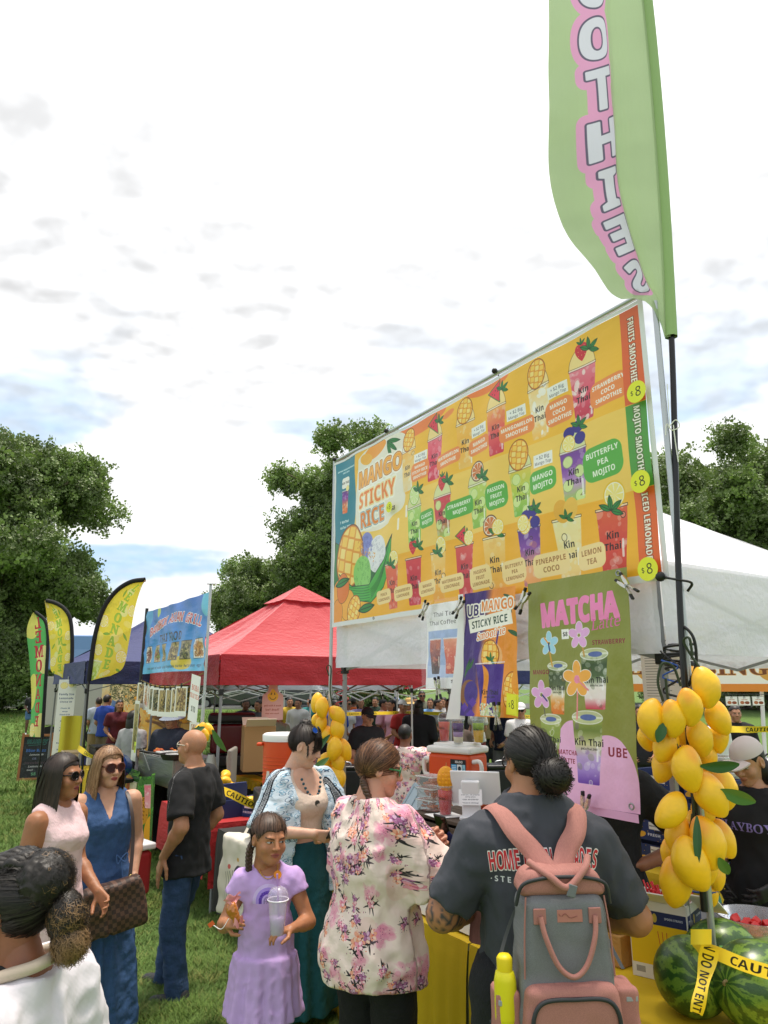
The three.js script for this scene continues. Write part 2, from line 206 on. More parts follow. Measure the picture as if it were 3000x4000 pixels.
// one drink: stops from top to bottom, dome lid or open cup, topping
function drink(g, x, top, bot, w, stops, topping, o = {}) {
  const h = bot - top, dome = o.lip ?? (o.dome ? h * 0.3 : h * 0.16), y0 = top + dome, wt = w / 2, wb = w * 0.36;
  const gr = g.createLinearGradient(0, y0, 0, bot); stops.forEach((c, i) => gr.addColorStop(i / (stops.length - 1 || 1), c));
  g.save(); g.beginPath(); g.moveTo(x - wt, y0); g.lineTo(x - wb, bot - 8); g.quadraticCurveTo(x - wb, bot, x - wb + 9, bot); g.lineTo(x + wb - 9, bot); g.quadraticCurveTo(x + wb, bot, x + wb, bot - 8); g.lineTo(x + wt, y0); g.closePath(); g.fillStyle = gr; g.fill(); g.save(); g.clip();
  const R = rngOf((x * 31 + top) | 0); for (let i = 0; i < 34; i++) { g.globalAlpha = 0.28; const r = w * (0.03 + 0.08 * R()); blob(g, o.marble && R() < 0.5 ? o.marble : R() < 0.6 ? '#ffffff' : stops[(R() * stops.length) | 0], x + (R() - 0.5) * w, y0 + R() * (bot - y0), r, r * (0.6 + R()), R() * 3); } g.globalAlpha = 1;
  if (o.marble) for (let i = 0; i < 9; i++) { g.globalAlpha = 0.8; blob(g, o.marble, x + (R() - 0.5) * w, y0 + R() * (bot - y0), w * (0.06 + 0.14 * R()), w * (0.05 + 0.08 * R()), R() * 3); } g.globalAlpha = 1;
  if (o.slices) for (let i = 0; i < 4; i++) { g.globalAlpha = 0.65; citrus(g, x + (i & 1 ? 0.2 : -0.22) * w, y0 + (0.2 + 0.24 * i) * (bot - y0), w * 0.19, o.slices, '#d9f08a'); } g.globalAlpha = 1; g.restore();
  g.strokeStyle = o.line ?? 'rgba(90,50,20,.65)'; g.lineWidth = 2.2; g.stroke();
  if (o.dome) { g.beginPath(); g.ellipse(x, y0, wt, dome * 0.9, 0, Math.PI, 0); g.fillStyle = o.cream ?? 'rgba(255,250,235,.55)'; g.fill(); g.stroke(); }
  rrect(g, 'rgba(255,255,255,.6)', x - wt - 2, y0 - 4, w + 4, 8, 4); g.strokeRect(x - wt - 2, y0 - 4, w + 4, 8);
  topping?.(x, y0, w); rrect(g, 'rgba(255,255,255,.75)', x + w * 0.26, y0 + h * 0.42, w * 0.07, h * 0.24, 4);
  if (!o.blank) { const f = o.font ?? h * 0.115; text(g, 'Kin', x - 2, y0 + (bot - y0) * 0.42, B(f), '#16110c'); text(g, 'Thai', x - 2, y0 + (bot - y0) * 0.42 + f * 1.12, B(f), '#16110c'); }
  g.restore();
}
const bubbleLabel = (g, x, y, lines, fill, color, f, pad = 14) => { g.font = B(f); const w = Math.max(...lines.map((l) => g.measureText(l).width)) + pad * 1.4, h = lines.length * f * 1.22 + pad; g.save(); g.translate(x, y); g.rotate(-0.04); rrect(g, fill, -w / 2, -h / 2, w, h, h * 0.32); lines.forEach((l, i) => text(g, l, 0, (i - (lines.length - 1) / 2) * f * 1.2, B(f), color)); g.restore(); };
const menuPrint = canvas(2048, 870, (g, W, H) => {
  g.fillStyle = '#fdc334'; g.fillRect(0, 0, W, H); g.fillStyle = '#fdd363'; g.fillRect(0, 330, W, 275); g.fillStyle = '#fdb927'; g.fillRect(0, 605, W, 265);
  blob(g, '#f9863a', 760, 0, 260, 62); blob(g, '#f9863a', 1300, 0, 130, 34); g.save(); g.globalAlpha = 0.9; blob(g, '#f58b45', 1040, 40, 42, 16, -0.2); g.restore();
  g.fillStyle = '#11839a'; g.beginPath(); g.moveTo(0, 0); g.lineTo(215, 0); g.bezierCurveTo(185, 120, 250, 240, 215, 380); g.lineTo(190, 470); g.lineTo(0, 470); g.fill();
  text(g, 'KINTHAI UNIQUE BEVERAGES', 112, 52, B(13), '#e9fbff'); text(g, 'SINCE 2014', 112, 70, B(13), '#e9fbff');
  rrect(g, '#f6f4ee', 75, 100, 76, 60, 14); text(g, 'KIN THAI', 112, 130, B(17), '#191919'); drink(g, 112, 150, 300, 66, ['#5a2b8c', '#8b3aa6', '#f08a3c', '#f46a2b'], null, { blank: 1 }); citrus(g, 134, 165, 16);
  text(g, 'f  KinThai', 108, 345, B(19), '#f4fdff'); text(g, '◎ KinThai_DMV', 112, 376, B(17), '#f4fdff');
  g.fillStyle = '#f4efe2'; g.beginPath(); g.moveTo(250, 40); g.bezierCurveTo(330, -20, 640, -40, 690, 30); g.bezierCurveTo(720, 120, 650, 230, 700, 330); g.bezierCurveTo(690, 430, 600, 380, 560, 440); g.bezierCurveTo(450, 470, 280, 440, 240, 400); g.bezierCurveTo(200, 280, 240, 120, 250, 40); g.fill();
  for (const [x, y] of [[640, 430], [700, 380]]) rrect(g, '#fff8e8', x, y, 14, 60, 7);
  blob(g, '#fba52b', 420, 30, 110, 40, -0.1); blob(g, '#fdbb3c', 330, 55, 60, 30, 0.2); for (const a of [0.2, 0.7, 1.2]) leafShape(g, 540, 18, 110, 22, a);
  for (const [s, x, y, f, c1, c2] of [['MANGO', 458, 150, 118, '#ffb13a', '#c9741a'], ['STICKY', 440, 268, 112, '#f7893d', '#fde29a'], ['RICE', 400, 376, 112, '#f28a2e', '#9bb6c4']]) { g.save(); g.translate(x, y); g.rotate(-0.03); g.scale(0.94, 1); text(g, s, 0, 0, B(f), c1, '#fffdf4', 34); text(g, s, 0, 0, B(f), c1, c2, 14); text(g, s, 0, 0, B(f), c1, '#fff3d2', 3); g.restore(); }
  // sticky rice in a banana leaf
  path(g, [[0, 440], [70, 470], [190, 640], [60, 760], [0, 700]], '#2c7d38', '#12331a', 4);
  path(g, [[300, 640], [470, 620], [600, 500], [575, 590], [520, 700], [370, 790], [200, 690]], '#1f6b31', '#12331a', 4);
  blob(g, '#8b93dd', 345, 520, 62, 75); blob(g, '#edeef5', 450, 570, 88, 92); mangoCut(g, 170, 540, 140, 165, 0.25); blob(g, '#8fd36a', 300, 650, 92, 92);
  { const R = rngOf(4); for (let i = 0; i < 120; i++) { const k = i % 3, [x, y, r] = [[345, 520, 55], [450, 570, 80], [300, 650, 84]][k], a = R() * 6.28, q = Math.sqrt(R()) * r; g.strokeStyle = ['#6a70c0', '#b9bccc', '#5da843'][k]; g.lineWidth = 2; g.beginPath(); g.ellipse(x + Math.cos(a) * q, y + Math.sin(a) * q, 8, 4, R() * 3, 0, 7); g.stroke(); } for (let i = 0; i < 40; i++) blob(g, '#e7a43a', 345 + (i % 3 - 1) * 60 + (R() - 0.5) * 60, 500 + (i % 3) * 40 + (R() - 0.5) * 50, 5, 3, R() * 3); }
  path(g, [[60, 620], [190, 700], [365, 712], [520, 610], [595, 505], [580, 640], [500, 740], [380, 800], [150, 760]], '#4ab344', '#12331a', 4);
  g.strokeStyle = '#1c6b2b'; g.lineWidth = 3; for (let i = 0; i < 6; i++) { g.beginPath(); g.moveTo(110 + i * 18, 690 + i * 16); g.quadraticCurveTo(280, 730 + i * 12, 370, 722 + i * 13); g.stroke(); g.beginPath(); g.moveTo(380, 735 + i * 9); g.quadraticCurveTo(480, 700 + i * 4, 570 - i * 10, 560 + i * 18); g.stroke(); }
  for (const [x, y, c] of [[50, 730, '#f9a72c'], [150, 790, '#fbb33a'], [40, 830, '#f59a24'], [100, 700, '#ee7f2a']]) { blob(g, c, x, y, 62, 78, 0.2); g.strokeStyle = '#8a4d12'; g.lineWidth = 3; g.beginPath(); g.ellipse(x, y, 62, 78, 0.2, 0, 7); g.stroke(); }
  mangoCut(g, 215, 820, 62, 74, 0.4); leafShape(g, 20, 680, 150, 40, -0.15); leafShape(g, 260, 830, 150, 40, -0.1);
  text(g, '$8', 600, 372, B(30), '#2b2b16'); 
  // three rows of drinks
  const tM = (x, y, w) => mangoCut(g, x - 4, y - w * 0.42, w * 0.42, w * 0.5), tS = (x, y, w) => { strawberry(g, x, y - w * 0.5, w * 0.28); mint(g, x + w * 0.3, y - w * 0.4, w * 0.4); };
  const tW = (x, y, w) => { melon(g, x - 2, y - w * 0.5, w * 0.42); mint(g, x + w * 0.3, y - w * 0.5, w * 0.35); }, tL = (x, y, w) => { citrus(g, x + w * 0.05, y - w * 0.4, w * 0.38, '#9ccc3c', '#d9f0a0'); mint(g, x + w * 0.35, y - w * 0.5, w * 0.4); }, tY = (x, y, w) => { citrus(g, x + w * 0.2, y - w * 0.2, w * 0.36); mint(g, x - 4, y + 8, w * 0.4); };
  const tP = (x, y, w) => { citrus(g, x, y - w * 0.4, w * 0.36, '#7a4a2a', '#d8793a'); mint(g, x + w * 0.25, y - w * 0.1, w * 0.4); }, tB = (x, y, w) => { for (const [a, b] of [[-0.1, -0.5], [0.25, -0.6], [0.3, -0.25]]) blob(g, '#3a2f92', x + a * w, y + b * w, w * 0.22, w * 0.18); citrus(g, x - w * 0.15, y - w * 0.2, w * 0.25); mint(g, x + w * 0.3, y - w * 0.6, w * 0.35); };
  const r1 = [[726, ['#fbc35a', '#fbd27a', '#f4e6c4'], tM, '#f9dca0'], [935, ['#f4788a', '#ea4560', '#d93450'], tW, '#f7a0ac'], [1158, ['#fcc65a', '#fbb63a', '#f9c868'], tM], [1358, ['#fbb65a', '#ef5f58', '#d9384c'], tW], [1590, ['#fbd688', '#fff2d8', '#fbc050'], tM, '#ffffff'], [1800, ['#f2879a', '#e4566e', '#c92f49'], tS, '#fff0ee']];
  r1.forEach(([x, c, t, m]) => drink(g, x, 34, 318, 116, c, (a, b, w) => t(a, b - 6, w), { dome: 1, marble: m, font: 31 }));
  [[829, 'MANGO|STICKY RICE|SMOOTHIE'], [1040, 'WATERMELON|SMOOTHIE'], [1245, 'MANGO|SMOOTHIE'], [1467, 'MANGOMELON|SMOOTHIE'], [1685, 'MANGO|COCO|SMOOTHIE'], [1908, 'STRAWBERRY|COCO|SMOOTHIE']].forEach(([x, s], i) => { bubbleLabel(g, x, 246, s.split('|'), '#f6914b', '#fffdf6', i ? 22 : 20); if (![1, 5].includes(i)) { g.save(); g.translate(x, 180 - (i === 4 ? 14 : 0)); g.rotate(-0.04); g.fillStyle = '#f7f7f4'; g.fillRect(-48, -24, 96, 46); text(g, '+ $2 Big', 0, -9, '18px sans-serif', '#3d3d4d'); text(g, 'Mango Top', 0, 11, '16px sans-serif', '#3d3d4d'); g.restore(); } });
  const r2 = [[777, ['#b9dc7a', '#9ed05a', '#7fbf48'], tL], [1001, ['#dd3f4f', '#d8525a', '#a9cf5a'], tS], [1232, ['#c7dc6a', '#b9d34c', '#8cc046'], tP], [1476, ['#e3d04a', '#b9d34c', '#7fbf48'], tM], [1735, ['#7d48a8', '#8a4fb0', '#c5a0cf', '#a6d05a'], tB]];
  r2.forEach(([x, c, t]) => drink(g, x, 330, 586, 120, c, (a, b, w) => t(a, b - 6, w), { dome: 1, slices: '#8fc84a', font: 31, cream: 'rgba(214,236,200,.7)' }));
  [[878, 'CLASSIC|MOJITO'], [1110, 'STRAWBERRY|MOJITO'], [1340, 'PASSION|FRUIT|MOJITO'], [1592, 'MANGO|MOJITO'], [1862, 'BUTTERFLY|PEA|MOJITO']].forEach(([x, s], i) => { bubbleLabel(g, x, 480, s.split('|'), '#5fb548', '#fbfff4', i > 2 ? 27 : 23, 20); if (i === 3) { g.fillStyle = '#f7f7f4'; g.fillRect(1550, 378, 92, 48); text(g, '+ $2 Big', 1596, 392, '18px sans-serif', '#3d3d4d'); text(g, 'Mango Top', 1596, 413, '16px sans-serif', '#3d3d4d'); } });
  const r3 = [[585, ['#f07a50', '#e65a3c', '#e8664a'], tY], [762, ['#e2474f', '#cf2d42', '#d43a4c'], tS], [948, ['#fbd27a', '#fbc050', '#f9a93c'], tY], [1130, ['#e45a50', '#d23a44', '#dc4a4c'], (a, b, w) => { tW(a - 10, b + 10, w * 0.8); citrus(g, a + 28, b - 26, 32); }], [1316, ['#fbd88a', '#fbc35a', '#f6b044'], (a, b, w) => { tP(a - 16, b, w); citrus(g, a + 26, b - 36, 32); }], [1508, ['#5a3098', '#8a4aae', '#fbb88a', '#fca95c'], (a, b, w) => { tB(a, b + 14, w); citrus(g, a - 30, b - 24, 32); }], [1690, ['#fbeeb4', '#fbe3a0', '#fbd27a'], (a, b, w) => { blob(g, '#f2b53c', a - 16, b - 28, 34, 42, -0.3); blob(g, '#f7c552', a + 22, b - 30, 30, 40, 0.3); mint(g, a, b, 34); }], [1878, ['#e8663c', '#dc4a38', '#d9402f'], (a, b, w) => { citrus(g, a + 16, b - 40, 46); mint(g, a - 4, b + 8, 52); }]];
  r3.forEach(([x, c, t], i) => drink(g, x, 600, 850, 112 + i * 2, c, t, { font: 33, line: '#3b2a12' }));
  [[500, 'PEACH|LEMONADE'], [672, 'STRAWBERRY|LEMONADE'], [858, 'MANGO|LEMONADE'], [1040, 'WATERMELON|LEMONADE'], [1226, 'PASSION|FRUIT|LEMONADE'], [1414, 'BUTTERFLY|PEA|LEMONADE'], [1602, 'PINEAPPLE|COCO'], [1786, 'LEMON|TEA']].forEach(([x, s], i) => bubbleLabel(g, x, 785, s.split('|'), '#fde0a0', '#a9713a', i > 5 ? 26 : 19, 20));
  [['#ea6a35', 0, 328, 'FRUITS SMOOTHIE', 150], ['#57a145', 330, 604, 'MOJITO SMOOTHIE', 462], ['#ee6d30', 606, 870, 'ICED LEMONADE', 732]].forEach(([c, a, b, s, y]) => { g.fillStyle = c; g.fillRect(1972, a, 76, b - a); g.save(); g.translate(2012, y); g.rotate(Math.PI / 2); g.scale(0.84, 1); text(g, s, -8, 0, B(31), '#fffdf2', 'rgba(90,60,40,.45)', 7); g.restore(); });
});
const stickerPrint = canvas(128, 128, (g) => { g.fillStyle = '#eef03c'; g.fillRect(0, 0, 128, 128); text(g, '$', 34, 66, '40px sans-serif', '#2c2c20'); text(g, '8', 76, 64, '78px sans-serif', '#2c2c20'); });
const teaPrint = canvas(256, 600, (g, W, H) => {
  g.fillStyle = '#f4f4f7'; g.fillRect(0, 0, W, H); text(g, 'Thai Tea', 140, 80, '46px sans-serif', '#232328'); text(g, 'Thai Coffee', 130, 140, '42px sans-serif', '#232328');
  g.fillStyle = '#9db8e6'; g.fillRect(10, 195, 236, 330); g.fillStyle = '#b9cdf0'; g.fillRect(10, 440, 236, 85);
  for (const [x, c] of [[75, ['#c96a45', '#7a2c1c', '#1c0d0a']], [190, ['#f2a27a', '#d9552a', '#c8431f']]]) { drink(g, x, 210, 500, 92, c, null, { blank: 1, line: 'rgba(240,240,255,.8)', marble: c[0] }); }
  text(g, '$8', 205, 552, B(32), '#2a2a2c');
});
const ubePrint = canvas(512, 740, (g, W, H) => {
  const a = g.createLinearGradient(0, 0, 512, 100); a.addColorStop(0, '#3b2370'); a.addColorStop(0.42, '#46297e'); a.addColorStop(0.56, '#ef8e2c'); a.addColorStop(1, '#f29a30'); g.fillStyle = a; g.fillRect(0, 0, W, H);
  for (const [x, y, l, r] of [[20, 520, 130, -1.2], [30, 480, 120, -0.7], [10, 700, 120, -1.0], [440, 250, 110, 0.4], [470, 500, 100, 1], [400, 40, 120, 0.4], [420, 60, 110, 1]]) leafShape(g, x, y, l, 24, r, '#2f6a3a', '#1c4526');
  text(g, 'UBE', 118, 112, B(94), '#3a2470', '#fbf7ee', 20); text(g, 'MANGO', 335, 95, B(86), '#f08a2a', '#fbf7ee', 20);
  path(g, [[40, 165], [470, 130], [480, 215], [60, 250]], '#fdfaf0'); g.save(); g.translate(255, 190); g.rotate(-0.07); text(g, 'STICKY RICE', 0, 0, B(62), '#234032'); g.restore(); g.save(); g.translate(270, 262); g.rotate(-0.1); text(g, 'Smoothie', 0, 0, 'italic bold 60px serif', '#ee7d25', '#fdfaf0', 12); g.restore();
  g.strokeStyle = '#4a2a86'; g.lineWidth = 14; g.beginPath(); g.moveTo(352, 250); g.lineTo(330, 360); g.stroke();
  blob(g, 'rgba(255,255,255,.35)', 270, 400, 112, 100); mangoCut(g, 270, 385, 88, 86, 0); mint(g, 275, 420, 50);
  g.save(); g.beginPath(); g.moveTo(140, 440); g.lineTo(195, 735); g.lineTo(360, 735); g.lineTo(398, 440); g.closePath(); g.fillStyle = '#4b2a90'; g.fill(); g.clip(); g.fillStyle = '#f39a2c'; g.beginPath(); g.moveTo(200, 440); g.bezierCurveTo(330, 500, 190, 560, 270, 740); g.lineTo(210, 740); g.bezierCurveTo(170, 600, 250, 560, 200, 440); g.fill(); const R = rngOf(3); for (let i = 0; i < 160; i++) blob(g, R() < 0.5 ? '#e9ead2' : '#c9d8a0', 180 + R() * 200, 660 + R() * 80 + 20 * R(), 9, 5, R() * 3); g.restore();
  g.strokeStyle = 'rgba(240,236,255,.8)'; g.lineWidth = 7; g.beginPath(); g.moveTo(132, 436); g.lineTo(404, 430); g.stroke(); text(g, 'Kin Thai', 270, 600, B(40), '#14101c'); text(g, '@KinThai_DMV', 270, 628, B(14), '#14101c');
  blob(g, '#8a5a2f', 70, 610, 80, 82); blob(g, '#46308a', 92, 606, 60, 70); for (const [x, y] of [[40, 690], [110, 660], [100, 730]]) { path(g, [[x - 36, y], [x, y - 30], [x + 36, y], [x, y + 30]], '#5a34a6'); path(g, [[x - 36, y], [x, y + 30], [x, y + 60], [x - 36, y + 30]], '#412488'); }
  mangoCut(g, 455, 590, 62, 105, 0.15); blob(g, '#f2a02e', 500, 540, 40, 70);
});
const flower = (g, x, y, r, c, m) => { for (let k = 0; k < 5; k++) { const a = k * 1.257 - 1.57; blob(g, '#fbf6f4', x + Math.cos(a) * r * 0.62, y + Math.sin(a) * r * 0.62, r * 0.5, r * 0.36, a); } for (let k = 0; k < 5; k++) { const a = k * 1.257 - 1.57; blob(g, c, x + Math.cos(a) * r * 0.62, y + Math.sin(a) * r * 0.62, r * 0.46, r * 0.32, a); } if (m) blob(g, m, x, y, r * 0.24, r * 0.24); };
const matchaPrint = canvas(768, 1280, (g, W, H) => {
  g.fillStyle = '#8f9342'; g.fillRect(0, 0, W, H);
  g.fillStyle = '#f3bde4'; g.beginPath(); g.moveTo(200, 1280); g.lineTo(200, 1050); g.bezierCurveTo(200, 820, 420, 740, 480, 960); g.bezierCurveTo(560, 840, 760, 900, 768, 1130); g.lineTo(768, 1280); g.fill(); g.fillRect(0, 1130, W, 150);
  g.save(); g.translate(400, 205); g.rotate(-0.035); g.scale(0.9, 1.2); text(g, 'MATCHA', 0, 0, B(158), '#f98cc6', '#f98cc6', 16); g.restore(); g.save(); g.translate(600, 292); g.rotate(-0.08); text(g, 'Latte', 0, 0, 'italic 84px serif', '#e768b4'); g.restore();
  g.fillStyle = '#fbfbf8'; g.fillRect(278, 308, 58, 58); text(g, '$8', 307, 338, B(36), '#222');
  const cup = (x, y0, y1, w, st) => drink(g, x, y0 - 40, y1, w, st, null, { blank: 1, dome: 0, lip: 0, line: 'rgba(238,242,232,.9)' });
  cup(238, 560, 800, 150, ['#7d8d46', '#3f5230', '#55653c', '#f3ead0', '#ef9a3c', '#e5782a']); cup(520, 500, 765, 190, ['#7d8d46', '#3c5230', '#516a3e', '#f6efe8', '#f3e6e2', '#c93a4c']); cup(172, 870, 1150, 172, ['#a4b455', '#8aa045', '#7d9440', '#9fae62']); cup(460, 850, 1165, 208, ['#a4b048', '#76893e', '#d9d8a0', '#c6aee0', '#a88ad6', '#6a3fae']);
  for (const [x, y, r] of [[238, 520, 76], [520, 462, 96], [172, 830, 86], [460, 810, 106]]) { blob(g, 'rgba(236,242,220,.55)', x, y, r, r * 0.34); g.strokeStyle = 'rgba(245,248,240,.8)'; g.lineWidth = 5; g.beginPath(); g.ellipse(x, y, r, r * 0.34, 0, 0, 7); g.stroke(); blob(g, '#5b6fae', x + 6, y, r * 0.5, r * 0.16); }
  for (const [x, y, f] of [[238, 650, 36], [530, 605, 44], [180, 945, 40], [466, 945, 52]]) { text(g, 'Kin Thai', x, y, B(f), '#12160e'); text(g, '@KinThai_DMV', x, y + f * 0.7, B(f * 0.3), '#12160e'); }
  g.lineCap = 'round'; for (const [a, b, c, d, k] of [[170, 395, 196, 520, '#d9a23a'], [430, 370, 452, 470, '#c89a4a'], [395, 620, 390, 820, '#ef8f94'], [110, 700, 130, 810, '#6a6a4a']]) { g.strokeStyle = k; g.lineWidth = 11; g.beginPath(); g.moveTo(a, b); g.lineTo(c, d); g.stroke(); }
  flower(g, 175, 385, 68, '#a9dcf4'); flower(g, 412, 350, 74, '#eab0e6'); flower(g, 390, 600, 98, '#fbb54e', '#f48fb0'); flower(g, 104, 690, 80, '#eab0e6');
  g.strokeStyle = '#e8a23a'; g.lineWidth = 10; g.beginPath(); g.moveTo(135, 350); g.lineTo(170, 385); g.stroke(); g.strokeStyle = '#2a3a80'; g.beginPath(); g.moveTo(170, 385); g.lineTo(180, 430); g.moveTo(110, 690); g.lineTo(150, 725); g.stroke(); g.strokeStyle = '#f08f98'; g.beginPath(); g.moveTo(400, 605); g.lineTo(470, 660); g.stroke();
  text(g, 'STRAWBERRY', 618, 398, B(36), '#8c2038'); text(g, 'MANGO', 100, 555, B(38), '#8c2038'); text(g, 'UBE', 652, 985, B(68), '#8c2038'); text(g, 'MATCHA', 308, 1010, B(36), '#8c2038'); text(g, 'LATTE', 310, 1056, B(36), '#8c2038');
});
const logoPrint = canvas(256, 256, (g) => { g.fillStyle = '#f6f6f8'; g.fillRect(0, 0, 256, 256); g.strokeStyle = '#26332e'; g.lineWidth = 7; g.beginPath(); g.roundRect(14, 14, 228, 228, 26); g.stroke(); g.fillStyle = '#2c4c40'; g.beginPath(); g.moveTo(30, 92); g.quadraticCurveTo(110, 20, 230, 66); g.quadraticCurveTo(220, 100, 30, 92); g.fill(); text(g, 'eurmax', 118, 146, B(64), '#1c2220'); text(g, 'EURMAX OUTDOORS', 126, 192, B(19), '#c03a30'); text(g, 'www.eurmax.com', 150, 220, B(15), '#333'); });
const smoothiePrint = canvas(512, 2048, (g, W, H) => {
  g.fillStyle = '#b3c898'; g.fillRect(0, 0, W, H); const s = 'SMOOTHIES';
  const put = (f) => [...s].forEach((c, i) => { g.save(); g.translate(W * 0.64, 90 + i * 205); g.scale(0.9, 1); f(c); g.restore(); }); 
  put((c) => text(g, c, 0, 0, B(215), '#e6a3cb', '#e6a3cb', 84)); put((c) => text(g, c, 0, 0, B(215), '#dcdce8', '#655d74', 24)); put((c) => text(g, c, 0, 0, B(215), '#dcdce8', '#dcdce8', 9));
});
const lemonadePrint = (mirror) => canvas(384, 1024, (g, W, H) => {
  g.fillStyle = '#f6e04a'; g.fillRect(0, 0, W, H); if (mirror) { g.translate(W, 0); g.scale(-1, 1); } const R = rngOf(9); for (let i = 0; i < 16; i++) { g.globalAlpha = 0.6; blob(g, ['#fbf0a0', '#eef6c8', '#fbe98a'][i % 3], R() * W, R() * H, 30 + 30 * R(), 26 + 20 * R()); } g.globalAlpha = 1;
  for (const [x, y, r] of [[310, 70, 40], [340, 330, 60], [60, 520, 56], [330, 780, 62], [70, 760, 50], [250, 960, 40]]) citrus(g, x, y, r, '#f4cf3a', '#fbe77a'); for (const [x, y, a] of [[110, 190, 1.2], [90, 620, -0.2], [300, 560, 0.8], [320, 900, 0.5]]) leafShape(g, x, y, 80, 22, a, '#9cc24a', '#6f9a3a');
  [...'LEMONADE'].forEach((c, i) => text(g, c, 200, 130 + i * 106, 'bold 112px serif', '#a9d04a', '#7fae3c', 5));
  drink(g, 80, 820, 1020, 110, ['#e9eaa0', '#c3d85a', '#b0cc4a'], null, { blank: 1, slices: '#c3d84a', line: '#dfe8c8' });
});
const lemonPrint = canvas(320, 1400, (g, W, H) => { g.fillStyle = '#66c46c'; g.fillRect(0, 0, W, H); blob(g, '#f4ec7a', 280, 130, 130, 190, 0.3); blob(g, '#f6ee9a', 60, 560, 130, 160, 0.4); blob(g, '#f4ec7a', 290, 900, 90, 200, -0.2); blob(g, '#f6ee9a', 60, 1300, 120, 160); citrus(g, 250, 1330, 80); [...'LEMON'].forEach((c, i) => text(g, c, 150, 150 + i * 158, 'bold 178px serif', '#d9304f', '#a31d3c', 6)); [...'ADE'].forEach((c, i) => text(g, c, 150, 930 + i * 150, 'bold 150px serif', '#d9304f', '#a31d3c', 6)); });
const dish = (g, x, y, w, h, R, tones) => { g.save(); g.beginPath(); g.rect(x, y, w, h); g.clip(); g.fillStyle = tones[0]; g.fillRect(x, y, w, h); for (let i = 0; i < 60; i++) { g.strokeStyle = tones[1 + ((R() * (tones.length - 1)) | 0)]; g.lineWidth = w * (0.03 + 0.08 * R()); g.lineCap = 'round'; const a = x + w * (0.15 + 0.7 * R()), b = y + h * (0.12 + 0.76 * R()); g.beginPath(); g.moveTo(a, b); g.quadraticCurveTo(a + w * (R() - 0.5) * 0.5, b + h * 0.1, a + w * (R() - 0.5) * 0.4, b + h * (R() - 0.5) * 0.5); g.stroke(); } g.restore(); };
const foodTones = [['#ece7e0', '#6e2416', '#8f3520', '#4a160e'], ['#c9b08a', '#7a2f1a', '#5a2212', '#b0602e', '#8fb05a'], ['#b7a070', '#6a4a22', '#8f6a32', '#4d3316', '#d0b070'], ['#a89060', '#5d4a22', '#7f6a30', '#3c3014', '#c0a860'], ['#8f8060', '#3f4426', '#6f6a3a', '#2c2c18', '#b8a878'], ['#e9e4de', '#b87a3a', '#8a5526', '#d8a060']];
const bangkokPrint = canvas(1024, 420, (g, W, H) => {
  const a = g.createLinearGradient(0, 0, 0, H); a.addColorStop(0, '#1a6fd0'); a.addColorStop(0.6, '#2f8fe0'); a.addColorStop(1, '#66bff0'); g.fillStyle = a; g.fillRect(0, 0, W, H); blob(g, '#3f9fd8', 20, 40, 90, 120); blob(g, '#59bfe0', 1010, 40, 70, 90); blob(g, '#bcd25a', 250, 20, 22, 40); blob(g, '#e0c23a', 690, 370, 140, 40);
  const s = 'BANGKOK ASIAN GRILL'; [...s].forEach((c, i) => { const k = i / (s.length - 1); g.save(); g.translate(110 + k * 810, 150 - Math.sin(k * Math.PI) * 62); g.rotate((k - 0.5) * 0.35); text(g, c, 0, 0, 'italic ' + B(78), '#c7272f', '#f7eef0', 8); g.restore(); });
  text(g, 'THAI FOOD', 470, 205, B(74), '#0c1a30'); const R = rngOf(8); [[40, 100], [200, 100], [350, 90], [510, 120], [680, 120], [860, 120]].forEach(([x, w], i) => { g.fillStyle = '#181210'; g.fillRect(x - 3, 242, w + 6, 110); dish(g, x, 245, w, 104, R, foodTones[i]); });
  text(g, 'Chicken · pork · beef · noodle · spring roll · Vegetable · fried rice · Pad Thai · Satay · egg roll', 512, 388, B(21), '#12305a');
});
const cardPrints = [0, 1, 2, 3].map((k) => canvas(128, 220, (g, W, H) => { g.fillStyle = '#edece6'; g.fillRect(0, 0, W, H); dish(g, 10, 12, 108, 170, rngOf(k + 40), foodTones[k + 2]); if (k % 2) { g.fillStyle = k > 2 ? '#f04f6a' : '#d9ee3a'; g.fillRect(70, 150, 44, 40); } text(g, ['$8', '$10', '$12', '$9'][k], 92, 172, B(22), '#222'); }));
const bobaPrint = canvas(160, 256, (g) => { g.fillStyle = '#f5f3f0'; g.fillRect(0, 0, 160, 256); text(g, 'BOBA', 84, 70, 'bold 44px serif', '#d8552f'); text(g, 'THAI TEA', 80, 116, 'bold 34px serif', '#d8552f'); text(g, '$10', 80, 186, B(44), '#1d1d1d'); });
const boardPrint = canvas(320, 560, (g, W, H) => { g.fillStyle = '#23282a'; g.fillRect(0, 0, W, H); const R = rngOf(2); for (let i = 0; i < 260; i++) { g.globalAlpha = 0.05; blob(g, '#c8d0d0', R() * W, R() * H, 30 * R(), 12 * R(), R() * 3); } g.globalAlpha = 1; text(g, 'SLUSHY', 165, 70, B(70), '#23282a', '#3f9a8a', 5); g.strokeStyle = '#3f9a8a'; g.lineWidth = 3; g.beginPath(); g.moveTo(60, 120); g.lineTo(270, 112); g.stroke(); text(g, 'Blue Razz', 160, 190, 'bold 50px serif', '#3f6fb8'); text(g, 'Lemonade', 170, 246, 'italic 34px serif', '#cfd4d4'); text(g, 'OR', 150, 300, '38px serif', '#7f88a8'); text(g, 'Strawberry', 160, 356, 'bold 42px serif', '#54474e'); text(g, 'Lemonade', 170, 404, 'italic 34px serif', '#cfd4d4'); text(g, 'Small', 110, 450, 'italic 28px serif', '#cfd4d4'); text(g, '$8', 160, 505, B(54), '#5f9a72'); });
